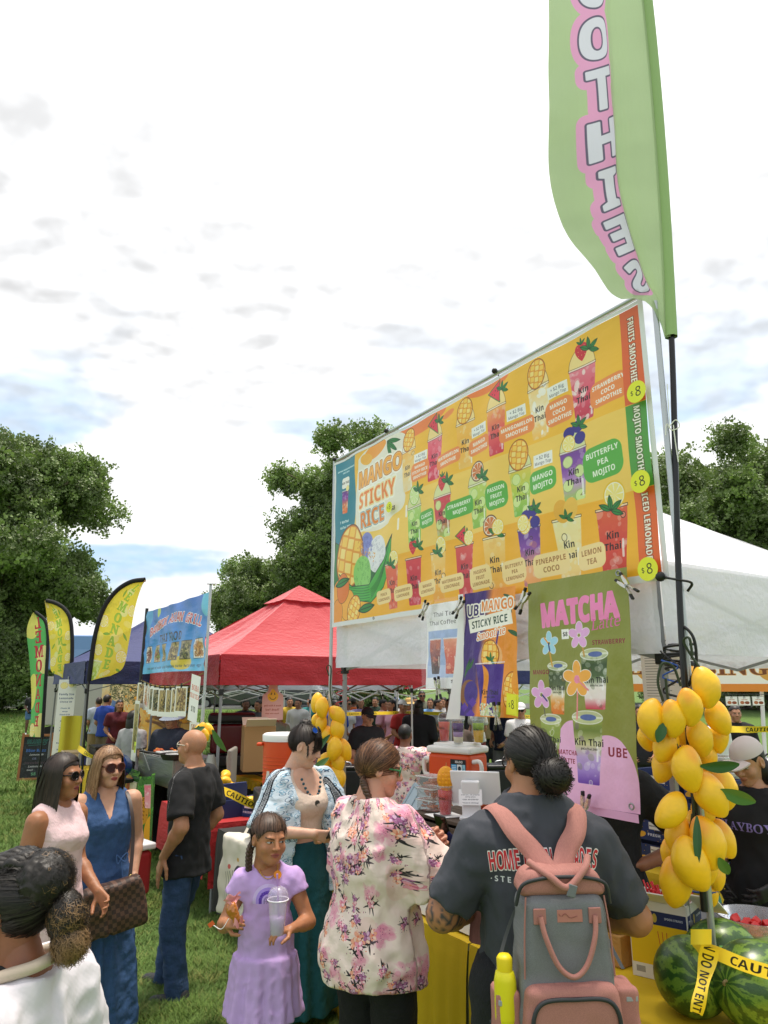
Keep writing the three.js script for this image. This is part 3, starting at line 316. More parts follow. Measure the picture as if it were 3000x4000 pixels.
const listPrint = canvas(160, 1024, (g, W, H) => { g.fillStyle = '#f2f1ec'; g.fillRect(0, 0, W, H); citrus(g, 50, 60, 34); citrus(g, 116, 50, 28); text(g, 'Family Size', 80, 150, B(26), '#20386a'); text(g, 'Lemonade', 80, 190, B(26), '#20386a'); text(g, 'Choice Of', 80, 226, B(24), '#20386a'); const R = rngOf(6); for (let i = 0; i < 16; i++) text(g, ['Classic $8', 'Mango', 'Peach $10', 'Cherry', 'Refill $5', 'Slushy'][i % 6], 80, 290 + i * 32 + (i > 7 ? 90 : 0), B(15 + 6 * R()), '#2c4c80'); drink(g, 84, 535, 660, 56, ['#f6e070', '#f0b83a'], null, { blank: 1 }); text(g, 'Fresh Squeezed', 80, 930, B(18), '#222'); text(g, 'Lemons', 80, 960, B(18), '#222'); });
const orchardPrint = canvas(1024, 640, (g, W, H) => {
  const a = g.createLinearGradient(0, 0, W, H); a.addColorStop(0, '#d8c8a0'); a.addColorStop(0.35, '#e9c88a'); a.addColorStop(0.6, '#f0b648'); a.addColorStop(1, '#c99a5a'); g.fillStyle = a; g.fillRect(0, 0, W, H); const R = rngOf(12);
  for (let i = 0; i < 500; i++) { g.globalAlpha = 0.2; blob(g, ['#f7e2b0', '#e89a3c', '#fbd46a', '#b98a5a', '#e9d8c0'][(R() * 5) | 0], R() * W, R() * H, 10 + 60 * R(), 6 + 30 * R(), R() * 3); } g.globalAlpha = 1;
  path(g, [[150, 640], [170, 330], [200, 180], [290, 230], [300, 640]], '#5f7aa6'); path(g, [[180, 640], [200, 260], [230, 250], [240, 640]], '#40587f');
  g.strokeStyle = '#6a4030'; g.lineCap = 'round'; for (let i = 0; i < 22; i++) { g.lineWidth = 30 - i; g.beginPath(); g.moveTo(860, 640); g.bezierCurveTo(830 + R() * 90, 420, 700 + R() * 260, 330, 560 + R() * 460, 120 + R() * 260); g.globalAlpha = 0.5; g.stroke(); } g.globalAlpha = 1;
  for (let i = 0; i < 900; i++) { const x = 120 + R() * 900, y = R() * 260 * (0.5 + x / 1400); leafShape(g, x, y, 16 + 20 * R(), 5 + 4 * R(), R() * 6.28, ['#56602e', '#76803c', '#3c4626', '#8f8a4a', '#a8a070'][(R() * 5) | 0], '#3a3a20'); }
  for (let i = 0; i < 46; i++) { const x = 130 + R() * 880, y = 50 + R() * 330; blob(g, '#e08a1e', x, y, 16, 16); blob(g, '#f4ae38', x - 3, y - 3, 11, 11); }
});
const fruitPrint = canvas(768, 512, (g, W, H) => { g.fillStyle = '#3d6a34'; g.fillRect(0, 0, W, H); const R = rngOf(17); for (let i = 0; i < 150; i++) leafShape(g, R() * W, R() * H, 120, 22, R() * 6.28, ['#4f9a3a', '#2d5a2c', '#7ab84a'][(R() * 3) | 0]); for (const [x, y, r] of [[100, 180, 0.3], [330, 320, -0.2], [620, 200, 0.5], [560, 420, 0]]) { blob(g, '#e9a52f', x, y, 74, 130, r); blob(g, '#d4502c', x + 30, y - 20, 40, 96, r); } for (const [x, y] of [[230, 320], [460, 260]]) { blob(g, '#c98a2a', x, y, 62, 110); for (let i = 0; i < 50; i++) blob(g, '#8a4f16', x + (R() - 0.5) * 100, y + (R() - 0.5) * 190, 7, 6); for (let k = 0; k < 7; k++) leafShape(g, x, y - 100, 120, 18, -1.57 + (k - 3) * 0.32, '#3f8f34'); } drink(g, 180, 60, 250, 80, ['#f0e6d0', '#d8a070'], null, { blank: 1 }); drink(g, 520, 30, 240, 90, ['#e8708a', '#f0b0b8'], null, { blank: 1 }); });
const tapePrint = canvas(1024, 64, (g) => { g.fillStyle = '#f4d02c'; g.fillRect(0, 0, 1024, 64); text(g, 'CAUTION DO NOT ENTER', 512, 34, B(54), '#161408'); }); tapePrint.wrapS = THREE.RepeatWrapping;
const cratePrint = canvas(512, 256, (g) => { g.fillStyle = '#22386f'; g.fillRect(0, 0, 512, 256); const R = rngOf(3); for (let i = 0; i < 40; i++) blob(g, '#f0c23a', R() * 512, R() * 256, 4, 4); g.fillStyle = '#eeeeea'; g.fillRect(150, 20, 220, 90); text(g, 'MANGOS', 210, 66, B(26), '#2a2a33'); g.fillStyle = '#33363f'; for (let i = 0; i < 26; i++) g.fillRect(280 + i * 3, 36, R() * 2.5, 30); blob(g, '#f0b63a', 60, 190, 54, 34, -0.5); text(g, 'FRESH', 200, 180, B(48), '#dfe6f6'); g.fillStyle = '#eadfb0'; g.fillRect(330, 190, 140, 44); rrect(g, '#10182c', 210, 122, 90, 28, 12); });
const iglooPrint = canvas(256, 192, (g) => { g.fillStyle = '#16191d'; g.fillRect(0, 0, 256, 192); text(g, 'IGLOO', 140, 30, B(40), '#f5f5f5'); g.fillStyle = '#3fa0d8'; g.fillRect(14, 62, 90, 118); g.fillStyle = '#dfe9ee'; g.fillRect(110, 62, 80, 118); blob(g, '#1d2a33', 150, 112, 26, 30); g.fillStyle = '#8fc7dc'; g.fillRect(196, 62, 48, 118); text(g, '1', 220, 120, B(40), '#1d2a33'); g.fillStyle = '#e9f4f8'; for (let i = 0; i < 5; i++) g.fillRect(24, 78 + i * 20, 70, 6); });
const singhPrint = canvas(1024, 256, (g) => { g.fillStyle = '#f2efe8'; g.fillRect(0, 0, 1024, 256); g.fillStyle = '#e28a34'; g.fillRect(0, 200, 1024, 56); for (const x of [60, 330, 930]) { blob(g, '#dba24a', x, 120, 110, 76); blob(g, '#c98a2e', x + 20, 130, 70, 44); } text(g, 'SINGH', 760, 90, 'bold 128px serif', '#7a4526', '#dca25a', 8); text(g, 'THE', 120, 90, 'bold 120px serif', '#7a4526', '#dca25a', 8); });
const menuCard = canvas(200, 128, (g) => { g.fillStyle = '#f2f1ee'; g.fillRect(0, 0, 200, 128); g.strokeStyle = '#8a8f88'; g.lineWidth = 5; g.strokeRect(4, 4, 192, 120); text(g, 'EAT', 100, 22, B(26), '#2c2f2b'); text(g, 'CURRY RICE', 100, 46, B(17), '#a0452c'); blob(g, '#b9714a', 60, 86, 34, 22); blob(g, '#8f4a30', 140, 88, 40, 20); });
const letterPrint = canvas(256, 380, (g) => { g.fillStyle = '#f3f2f4'; g.fillRect(0, 0, 256, 380); g.strokeStyle = '#555'; g.lineWidth = 3; g.beginPath(); g.arc(180, 44, 20, 0, 7); g.stroke(); g.fillStyle = '#8b8b92'; const R = rngOf(5); for (let i = 0; i < 17; i++) g.fillRect(24, 90 + i * 14, 110 + 90 * R(), 3); g.strokeStyle = '#333'; g.beginPath(); g.moveTo(40, 350); g.bezierCurveTo(60, 320, 70, 370, 110, 345); g.stroke(); });
const payPrint = canvas(256, 160, (g) => { g.fillStyle = '#f1f2f5'; g.fillRect(0, 0, 256, 160); text(g, 'Payment Options', 128, 26, B(19), '#33384a'); text(g, 'Credit Card , +4% service fee', 128, 56, B(15), '#33384a'); text(g, 'and Tap options', 128, 76, B(15), '#33384a'); text(g, '*CASH - NO EXTRA FEE*', 128, 104, B(16), '#33384a'); text(g, '*10 extra for ADD Mango', 128, 136, B(15), '#33384a'); });
const bagPrint = canvas(192, 288, (g) => { g.fillStyle = '#dfa9a2'; g.fillRect(0, 0, 192, 288); g.translate(192, 0); g.scale(-1, 1); blob(g, '#f2b632', 96, 90, 52, 52); blob(g, '#5a2d10', 78, 78, 6, 11); blob(g, '#5a2d10', 114, 78, 6, 11); g.strokeStyle = '#5a2d10'; g.lineWidth = 5; g.beginPath(); g.arc(96, 94, 30, 0.3, 2.84); g.stroke(); text(g, 'Have A Nice Day', 96, 172, B(20), '#a5413c'); text(g, 'Thank You!', 96, 206, B(24), '#a5413c'); text(g, 'Please come again', 96, 236, B(14), '#a5413c'); });
const strawBoxPrint = canvas(512, 512, (g) => { g.fillStyle = '#efc816'; g.fillRect(0, 0, 512, 512); g.fillStyle = '#1c2c62'; g.fillRect(0, 60, 512, 90); text(g, 'STRAWS', 70, 104, B(30), '#e8ecf4'); text(g, 'SPOON STRAWS', 400, 100, B(22), '#cfd6e8'); blob(g, '#c9b04a', 230, 105, 22, 30); g.fillStyle = '#e9e7e2'; g.fillRect(0, 0, 512, 60); g.fillRect(0, 420, 512, 92); g.fillStyle = '#333'; for (let i = 0; i < 24; i++) g.fillRect(30 + i * 3.4, 440, (i * 7) % 3 + 0.6, 40); g.strokeStyle = '#c8532c'; g.lineWidth = 7; for (const [a, b] of [[250, 300], [290, 310], [330, 318]]) { g.beginPath(); g.moveTo(a, 190); g.lineTo(b, 500); g.stroke(); } text(g, 'JUMBO', 420, 330, B(44), '#33352c'); });
// ---------- canopies ----------
const steel = M(0x9b9ea1, 0.42, { metalness: 0.75 }), galv = M(0xb9bdbf, 0.38, { metalness: 0.7, bumpMap: wrinkle, bumpScale: 0.001 }), blackPole = M(0x101113, 0.35), greyPaint = M(0x8b8e91, 0.55), whitePaint = M(0xdcdcdc, 0.5), blackPlastic = M(0x17181a, 0.5);
function tent(o) { // front edge along local x at z = 0
  const t = thing('canopy_tent', o.label, 'canopy', o.pos, o.turn ?? TURN, o.group), L = o.w ?? 3.05, Dp = o.d ?? 3.05, E = o.eave ?? 2.45, Pk = o.peak ?? 3.35, vh = o.val ?? 0.34, c = [[0, 0], [L, 0], [L, Dp], [0, Dp]], pk = [L / 2, Pk, Dp / 2], vent = o.vent ? 0.8 : 1;
  const face = (k, v0, v1, lift = 0) => sheet((u, v) => { v = lerp(v0, v1, v); const a = c[k], b = c[(k + 1) % 4], x = lerp(a[0], b[0], u), z = lerp(a[1], b[1], u), e = Math.sin(Math.PI * u); const sag = (-0.16 * Math.sin(Math.PI * Math.min(v, 1)) * (0.35 + 0.65 * e) * (1 - v * 0.5) + 0.008 * Math.sin(u * 23 + k) * (1 - v) * v * 4 + 0.01 * noise2(u * 5 + k * 9, v * 4) * Math.sin(Math.PI * v)) * (v0 < 0.5 ? 1 : 0.25); return [lerp(x, pk[0], v), lerp(E, Pk, v) + sag + lift, lerp(z, pk[2], v)]; }, 22, 14, true);
  for (let k = 0; k < 4; k++) part('roof_panel', uvS(face(k, 0, vent), 3, 2), o.roof, t);
  if (o.vent) part('roof_vent', merge([0, 1, 2, 3].map((k) => face(k, 0.76, 1, 0.035))), o.roof, t);
  for (let k = 0; k < 4; k++) { const a = c[k], b = c[(k + 1) % 4], ox = k === 1 ? 0.012 : k === 3 ? -0.012 : 0, oz = k === 0 ? -0.012 : k === 2 ? 0.012 : 0; part('valance', uvS(sheet((u, v) => { const w = 0.012 * Math.sin(u * 9 + k) + 0.018 * noise2(u * 7 + k * 5, v * 2) * v; return [lerp(a[0], b[0], u) + ox + (k % 2 ? w : 0), E + 0.012 - v * vh, lerp(a[1], b[1], u) + oz + (k % 2 ? 0 : w)]; }, 40, 8, true), 6, 0.8), o.valm ?? o.roof, t); }
  for (const [x, z] of c) { const sx = x ? -0.045 : 0.045, sz = z ? -0.045 : 0.045; const l = part('leg', merge([box(0.036, 1.0, 0.036, x + sx, 0.5, z + sz, 0.004), box(0.028, E - 0.95, 0.028, x + sx, 0.95 + (E - 0.95) / 2, z + sz, 0.003)]), o.frame ?? greyPaint, t); part('foot_plate', box(0.1, 0.008, 0.1, x + sx, 0.004, z + sz, 0), steel, l); part('slider', box(0.05, 0.07, 0.05, x + sx, E - 0.42, z + sz, 0.006), blackPlastic, l); }
  for (let k = 0; k < 4; k++) { const a = c[k], b = c[(k + 1) % 4], P = (f, y) => V(lerp(a[0], b[0], f) + (L / 2 - lerp(a[0], b[0], f)) * 0.03, y, lerp(a[1], b[1], f) + (Dp / 2 - lerp(a[1], b[1], f)) * 0.03); for (const [f0, f1] of [[0.01, 0.5], [0.5, 0.99]]) { part('truss_bar', bar(P(f0, E - 0.05), P(f1, E - 0.42), 0.011, 8, 0.007), o.frame ?? greyPaint, t); part('truss_bar', bar(P(f0, E - 0.42), P(f1, E - 0.05), 0.011, 8, 0.007), o.frame ?? greyPaint, t); } }
  return t;
}
const whiteCloth = M(0xf0f0fa, 0.8, { bumpMap: wrinkle, bumpScale: 0.006, transmission: 0.42, thickness: 0 }), redCloth = M(0xc02a36, 0.75, { bumpMap: wrinkle, bumpScale: 0.008, transmission: 0.25, thickness: 0 }), navyCloth = M(0x303868, 0.7, { bumpMap: wrinkle, bumpScale: 0.006 });
const mainTent = tent({ label: 'white pop-up canopy with the large orange drinks menu banner', pos: row(0.05, 0, 0.01), roof: whiteCloth, eave: 2.5, peak: 3.42, val: 0.42, group: 'vendor canopies' });
const logo = part('valance_logo', sheet((u, v) => [lerp(0.56, 0.17, u), lerp(2.19, 2.46, v), -0.03], 4, 4), withMap(logoPrint, 0.8), mainTent); tag(logo, 'framed black maker mark with green leaf');
tent({ label: 'red pop-up canopy with vented peak beside the blue food banner', pos: row(6.1, 0, 0.1), roof: redCloth, eave: 2.3, peak: 3.38, val: 0.35, vent: 1, w: 3.05, d: 3.4, group: 'vendor canopies' });
tent({ label: 'navy blue pop-up canopy behind the yellow lemonade feather flags', pos: row(9.3, 0, -0.8), roof: navyCloth, eave: 2.3, peak: 3.3, val: 0.33, w: 3.0, group: 'vendor canopies' });

// ---------- the big menu banner ----------
const pvc = (map) => withMap(map, 0.38, { bumpMap: wrinkle, bumpScale: 0.003 });
{
  const t = thing('menu_banner', 'large orange and yellow drinks menu banner with rows of printed cups', 'banner', row(-0.06, -0.02, -0.05), TURN);
  const z = (u, v) => -0.02 * Math.sin(Math.PI * u) * Math.sin(Math.PI * v) + 0.006 * Math.sin(u * 40) * (v > 0.9 ? (v - 0.9) * 10 : 0) - 0.012 * noise2(u * 6, v * 2);
  const Y = (v, u) => lerp(2.462, 3.79, v) + 0.012 * Math.sin(Math.PI * u) * (0.5 - v);
  part('printed_sheet', sheet((u, v) => [lerp(3.12, 0.035, u), Y(v, u), z(u, v)], 60, 20), pvc(menuPrint), t);
  const hem = M(0xe6e7ea, 0.5);
  part('hem', sheet((u, v) => [lerp(3.15, 0.015, u), Y(0, u) - 0.035 + 0.034 * v, z(u, 0) - 0.001], 40, 1), hem, t); part('hem', sheet((u, v) => [lerp(3.15, 0.015, u), Y(1, u) + 0.002 + 0.02 * v, z(u, 1)], 40, 1), hem, t);
  part('hem', sheet((u, v) => [lerp(0.034, 0.005, u), lerp(2.43, 3.81, v), 0.001], 1, 8), hem, t); part('hem', sheet((u, v) => [lerp(3.15, 3.121, u), lerp(2.43, 3.81, v), 0.001], 1, 8), hem, t);
  part('top_rail', bar([-0.02, 3.835, 0.012], [3.18, 3.835, 0.012], 0.014, 12), galv, t);
  for (const s of [0.03, 1.08, 2.32, 3.14]) part('ball_tie', merge([ball(0.018, s, 3.845, -0.008), tube([[s, 3.84, 0], [s + 0.012, 3.86, 0.02], [s, 3.8, 0.03]], 0.004)]), blackPlastic, t);
  for (const y of [2.44]) part('ball_tie', merge([ball(0.022, 0.03, y, -0.025), tube([[0.03, y, -0.02], [-0.04, y - 0.02, -0.02], [-0.09, y - 0.04, 0.02], [-0.06, y - 0.07, 0.03]], 0.006)]), blackPlastic, t);
  const st = withMap(stickerPrint, 0.6); for (const [s, y] of [[0.055, 3.325], [0.078, 2.888], [0.08, 2.48]]) part('price_sticker', mv(new THREE.CircleGeometry(0.054, 28), s, y, -0.042, 0, Math.PI, (s - 0.06) * 4), st, t);
  part('price_sticker', mv(new THREE.CircleGeometry(0.04, 24), lerp(3.12, 0.035, 600 / 2048), 3.222, -0.05, 0, Math.PI), st, t);
  for (const u of [0.22, 0.47, 0.7]) part('grommet', mv(new THREE.TorusGeometry(0.009, 0.003, 6, 14), lerp(3.12, 0.035, u), 2.446, -0.04), steel, t);
}
solo('banner_pole', merge([bar(row(-0.075, 0, -0.04), row(-0.115, 3.74, -0.04), 0.0135, 12)]), galv, 'slim galvanised pipe holding menu banner beside the black flag pole', 'pole');
solo('banner_pole', merge([bar(row(3.13, 0, -0.04), row(3.11, 3.84, -0.04), 0.0135, 12)]), galv, 'slim galvanised pipe holding menu banner near the red canopy', 'pole');

// ---------- posters and spring clamps ----------
function poster(name, map, s0, s1, y0, y1, label, curl = 0, skew = 0, n = 24) {
  const t = thing(name, label, 'poster', row(-0.1 - (s1 > 1.2 ? 0.05 : 0), -0.015, -0.1), TURN);
  part('printed_sheet', sheet((u, v) => { const b = (1 - v) ** 2; return [lerp(s0, s1, u) - skew * (1 - v), lerp(y0, y1, v), -0.02 * Math.sin(u * Math.PI) * (1 - v) - curl * b * (1 - u) ** 3 - 0.006 * noise2(u * 4 + s0, v * 3) + 0.05 * (v - 0.5) * 0]; }, n, n), pvc(map), t);
  return t;
}
const tea = poster('drink_poster', teaPrint, 1.86, 1.53, 1.95, 2.47, 'small white poster of two iced tea glasses in plastic sleeve', 0.02, 0.01);
part('plastic_sleeve', sheet((u, v) => [lerp(1.885, 1.505, u), lerp(1.925, 2.49, v), -0.028], 4, 4), M(0xffffff, 0.08, { transmission: 1, thickness: 0 }), tea);
const ube = poster('drink_poster', ubePrint, 1.415, 0.975, 1.8, 2.5, 'purple and orange poster of a mango smoothie cup', 0.05, -0.02);
part('white_margin', sheet((u, v) => [lerp(1.465, 1.416, u) + 0.015 * (1 - v), lerp(1.78, 2.5, v), -0.1 * (1 - u) * (1 - v) ** 2 - 0.012], 4, 10), M(0xeeeeee, 0.6), ube);
part('price_note', box(0.09, 0.11, 0.002, 1.0, 1.87, -0.035, 0, 0, 0, 0.1), M(0xe9ec3c, 0.8), ube); part('price_mark', sheet((u, v) => [lerp(1.04, 0.965, u), lerp(1.82, 1.92, v), -0.038], 1, 1), withMap(stickerPrint, 0.7), ube);
const mat = poster('drink_poster', matchaPrint, 0.88, 0.222, 1.43, 2.497, 'tall olive green poster with pink lettering and layered green drinks', 0, -0.04);
for (const [s, y] of [[0.252, 2.47], [0.28, 1.462]]) part('grommet', mv(new THREE.TorusGeometry(0.012, 0.004, 6, 16), s, y, -0.03), steel, mat);
part('hem', sheet((u, v) => [lerp(0.92, 0.262, u), lerp(1.395, 1.43, v), -0.012], 4, 1), M(0xe7b0d8, 0.6), mat);
const chrome = M(0xc8c4b8, 0.22, { metalness: 0.9, bumpMap: wrinkle, bumpScale: 0.002 });
function clamp_(p, turn, tilt, label, sc = 1) { // a metal spring clamp with black rubber tips
  const t = thing('spring_clamp', label, 'clamp', p, 0, 'spring clamps holding the drink posters'); t.rotation.set(0, turn, tilt, 'YXZ'); t.scale.setScalar(sc * 0.56);
  for (const k of [-1, 1]) {
    part('jaw', merge([slab(poly([[0, 0], [0.022, 0.004], [0.026, 0.05], [0.018, 0.1], [0.002, 0.1], [-0.004, 0.05]]), 0.026, 0.002).translate(-0.01, 0, -0.013).rotateZ(-0.22 * k).translate(k * 0.012, 0, 0)]), chrome, t);
    part('rubber_tip', mv(box(0.024, 0.042, 0.03, 0, 0, 0, 0.007), k * 0.034, 0.112, 0, 0, 0, -0.22 * k), blackPlastic, t);
    part('handle', merge([mv(box(0.016, 0.075, 0.026, 0, 0, 0, 0.004), k * 0.02, -0.035, 0, 0, 0, k * 0.22)]), chrome, t);
    part('grip', mv(box(0.021, 0.055, 0.031, 0, 0, 0, 0.007), k * 0.036, -0.092, 0, 0, 0, k * 0.22), blackPlastic, t);
  }
  part('pivot', mv(cyl(0.011, 0.011, 0.034, 0, 0, 0, 12, Math.PI / 2), 0, 0.01, 0), steel, t);
  return t;
}
const onP = (px, py, t = -0.16) => onRow(px, py, t).p;
clamp_(onP(1655, 2385), TURN + Math.PI, -0.6, 'spring clamp on the iced tea poster corner toward the red canopy', 0.9);
clamp_(onP(1790, 2375), TURN + Math.PI, -0.75, 'spring clamp pinching together the iced tea poster and purple poster', 0.95);
clamp_(onP(2040, 2350), TURN + Math.PI, -0.7, 'spring clamp pinching purple poster and olive green poster tops', 1.0);
clamp_(onP(2450, 2290), TURN + Math.PI, 0.75, 'spring clamp on the grommet of the olive green poster top', 0.95);
clamp_(onP(1710, 2690), TURN + Math.PI, 0.15, 'spring clamp hanging from the iced tea poster bottom', 0.95);
clamp_(onP(1942, 2800), TURN + Math.PI, 0.05, 'spring clamp hanging from the purple poster bottom', 1.05);
clamp_(onP(2282, 3160), TURN + Math.PI, -0.25, 'spring clamp hanging from the pink foot of the olive poster', 1.0);

// ---------- feather flags ----------
const curveAt = (pts, k) => { const f = k * (pts.length - 1), i = Math.min(pts.length - 2, f | 0), t = f - i; return [lerp(pts[i][0], pts[i + 1][0], t), lerp(pts[i][1], pts[i + 1][1], t)]; };
const smooth = (pts) => { const c = new THREE.CatmullRomCurve3(pts.map(([x, y]) => V(x, y, 0))); return c.getSpacedPoints(40).map((p) => [p.x, p.y]); };
function feather(label, map, D, poleSide, freeSide, base, wav = 0.06, group = 'lemonade feather flags') {
  const t = thing('feather_flag', label, 'flag', V(0, 0, 0), 0, group), A = smooth(poleSide), F = smooth(freeSide);
  part('cloth', sheet((u, v) => { const a = curveAt(A, v), b = curveAt(F, v); const p = at(lerp(a[0], b[0], u), lerp(a[1], b[1], u), D); p.z += wav * Math.sin(u * 4 + v * 3) * u; return p; }, 16, 40), M(0xffffff, 0.75, { map, transmission: 0.3, thickness: 0, bumpMap: wrinkle, bumpScale: 0.01 }), t);
  const pp = A.filter((_, i) => i % 4 === 0).map(([x, y]) => at(x, y, D)), foot = base; pp.unshift(foot);
  part('pole', tube(pp, 0.016, 60, 8), blackPole, t); part('sleeve', tube(A.filter((_, i) => i % 4 === 0).map(([x, y]) => at(x, y, D - 0.004)), 0.034, 50, 8), M(0x15161a, 0.8), t);
  return t;
}
{
  const L1 = lemonadePrint(false);
  let b = at(347, 2661, 10.4); b.y = 0; b.x += 0.05;
  feather('tall yellow lemonade feather flag tied to the navy canopy corner', L1, 10.4, [[347, 2661], [374, 2471], [412, 2363], [461, 2303], [510, 2273], [567, 2264]], [[428, 2640], [472, 2612], [499, 2504], [523, 2390], [545, 2320], [568, 2268]], b);
  b = at(276, 2640, 12.2); b.y = 0; feather('yellow lemonade feather flag showing its mirrored back', L1, 12.2, [[262, 2655], [277, 2612], [280, 2460], [268, 2400], [233, 2363], [181, 2346]], [[230, 2640], [196, 2623], [192, 2540], [187, 2460], [183, 2400], [178, 2347]], b, 0.05);
  b = at(160, 2920, 14.2); b.y = 0; feather('green and yellow lemon feather flag reaching down to the lawn', lemonPrint, 14.2, [[165, 2880], [176, 2700], [187, 2504], [182, 2444], [163, 2403], [138, 2391]], [[111, 2877], [118, 2742], [113, 2580], [106, 2460], [118, 2420], [132, 2393]], b, 0.05);
}
{ // the green smoothie flag on its black pole, cloth folded back on itself beside the pole
  const t = thing('feather_flag', 'tall green feather flag with pink edged white letters on black pole', 'flag'), D = 3.06;
  const pole = [[2752, 3560], [2662, 2480], [2623, 1316], [2585, 700], [2528, 0], [2470, -500]].map(([x, y]) => at(x, y, D));
  part('pole', tube(pole, 0.0135, 60, 10), blackPole, t);
  const pl = smooth([[2622, 1316], [2606, 1000], [2588, 700], [2560, 330], [2528, 0], [2470, -520]]), fr = smooth([[2597, 1316], [2560, 1225], [2505, 1168], [2405, 1164], [2310, 1050], [2215, 924], [2160, 800], [2144, 715], [2141, 400], [2142, 0], [2150, -300], [2200, -560]]);
  // cross-section: from the sleeve, forward fold, back, then out to the free edge
  const sec = [[0, 0], [0.2, 0.03], [0.36, 0.045], [0.42, 0.02], [0.36, -0.02], [0.3, -0.035], [0.38, -0.05], [0.6, -0.06], [0.8, -0.03], [1, 0.02]], sc = new THREE.CatmullRomCurve3(sec.map(([a, b]) => V(a, b, 0)));
  part('cloth', sheet((u, v) => {
    const a = curveAt(pl, v), b = curveAt(fr, v), c = sc.getPoint(u), amt = sstep(0.02, 0.16, v) * (0.45 + 0.25 * sstep(0.75, 0.4, v)), k = lerp(u, c.x, amt), w = Math.abs(b[0] - a[0]) / 420;
    const p = at(lerp(a[0], b[0], k), lerp(a[1], b[1], k), D - 0.01); p.z += c.y * amt * 1.3 * w + 0.008 * Math.sin(v * 40 + u * 6) * u; return p;
  }, 60, 90), M(0xffffff, 0.7, { map: smoothiePrint, transmission: 0.4, thickness: 0, bumpMap: wrinkle, bumpScale: 0.003 }), t);
  part('sleeve', tube(pl.filter((_, i) => i % 4 === 0).map(([x, y]) => at(x, y, D)), 0.03, 60, 8), M(0x9dba7c, 0.75), t);
  part('tie_string', merge([tube([at(2612, 1670, D - 0.02), at(2640, 1640, D - 0.03), at(2655, 1665, D - 0.03), at(2625, 1680, D - 0.02), at(2605, 1655, D - 0.02), at(2600, 1700, D - 0.02)], 0.0025), tube([at(2630, 1660, D - 0.02), at(2640, 1740, D - 0.02), at(2650, 1805, D - 0.02)], 0.0025), tube([at(2606, 1500, D - 0.02), at(2612, 1600, D - 0.02), at(2616, 1665, D - 0.02)], 0.002)]), M(0xeeece4, 0.9), t);
}
{ // cords lashing the flag pole to the canopy leg
  const loop = (y, col, r = 0.005, n = 3, nm = 'lashing_cord') => { const pts = []; for (let i = 0; i <= n * 10; i++) { const a = i / 10 * 6.283; const q = row(-0.02 + 0.062 * Math.cos(a), y - i * 0.0022 + 0.008 * Math.sin(a * 0.5), 0.02 + 0.062 * Math.sin(a)); pts.push(q); } return tube(pts, r, pts.length * 2, 6); };
  const c = thing('lashing_cord', 'black and blue cords lashing flag pole to the white canopy leg', 'cord');
  part('black_loop', merge([loop(2.13, 0, 0.006, 5), tube([row(-0.08, 2.13, -0.04), row(-0.1, 2.2, -0.06), row(-0.14, 2.16, -0.05), row(-0.14, 2.05, -0.04), row(-0.1, 1.95, -0.05)], 0.007), tube([row(0.03, 2.1, -0.04), row(-0.08, 2.0, -0.05), row(0.03, 1.93, -0.05), row(-0.07, 1.9, -0.05)], 0.005)]), blackPlastic, c);
  part('blue_loop', merge([tube([row(0.03, 2.06, -0.04), row(-0.06, 2.03, -0.05), row(0.03, 1.99, -0.045), row(-0.07, 1.96, -0.05)], 0.004), loop(1.19, 0, 0.004, 2)]), M(0x2a55a8, 0.6), c);
}

// ---------- tables and cloths ----------
function table(name, s0, s1, t0, t1, y, label, legMat = greyPaint, group) { const t = thing(name, label, 'table', row(0, 0, 0), TURN, group); part('tabletop', box(s1 - s0, 0.035, t1 - t0, (s0 + s1) / 2, y - 0.02, (t0 + t1) / 2, 0.01), M(0xd8d6d0, 0.6), t); for (const s of [s0 + 0.12, s1 - 0.12]) for (const k of [t0 + 0.08, t1 - 0.08]) part('leg', bar([s, 0, k], [s, y - 0.03, k], 0.014), legMat, t); return t; }
function drape(s0, s1, t0, t1, y, mat, label, hang = [0.7, 0.3, 0.25, 0.25], pleat = 0.034, freq = 58) { // hang: front, back, near end, far end
  const e = 0.012, g = [sheet((u, v) => [lerp(s0, s1, u), y + 0.004 + 0.002 * noise2(u * 9, v * 5), lerp(t0, t1, v)], 30, 8, true)];
  const side = (a, b, h, nx, nz, k) => { const L = Math.hypot(b[0] - a[0], b[1] - a[1]), n = Math.max(20, Math.ceil(L * 44)); return sheet((u, v) => { const w = pleat * Math.sin(u * L * freq + 1.3 * Math.sin(u * L * 6 + k)) * v * (0.6 + 0.4 * noise2(u * L * 3, k)) + v * 0.015, d = Math.min(1, v * 6), x = lerp(a[0], b[0], u), z = lerp(a[1], b[1], u); return [x + nx * (w + e * d), y + 0.004 - e * 0.4 * d - v * (h + 0.012 * Math.sin(u * L * 5 + k)), z + nz * (w + e * d)]; }, n, 10, true); };
  if (hang[0]) g.push(side([s0, t0], [s1, t0], hang[0], 0, -1, 1)); if (hang[1]) g.push(side([s1, t1], [s0, t1], hang[1], 0, 1, 2)); if (hang[2]) g.push(side([s0, t1], [s0, t0], hang[2], -1, 0, 3)); if (hang[3]) g.push(side([s1, t0], [s1, t1], hang[3], 1, 0, 4));
  const m = solo('tablecloth', merge(g), mat, label, 'tablecloth'); m.position.copy(row(0, 0, 0)); m.rotation.y = TURN; return m;
}
const yellowCloth = M(0xd2b00a, 0.7, { bumpMap: wrinkle, bumpScale: 0.0015 });
table('folding_table', -0.75, 0.95, -0.4, 0.36, 0.75, 'folding table under yellow cloth carrying the watermelons');
drape(-0.77, 0.96, -0.415, 0.375, 0.752, yellowCloth, 'bright yellow cloth under the watermelons and straw box', [0.7, 0.3, 0.3, 0]);
table('folding_table', 0.98, 2.8, -0.4, 0.36, 0.75, 'folding table under yellow cloth carrying the wooden menu riser');
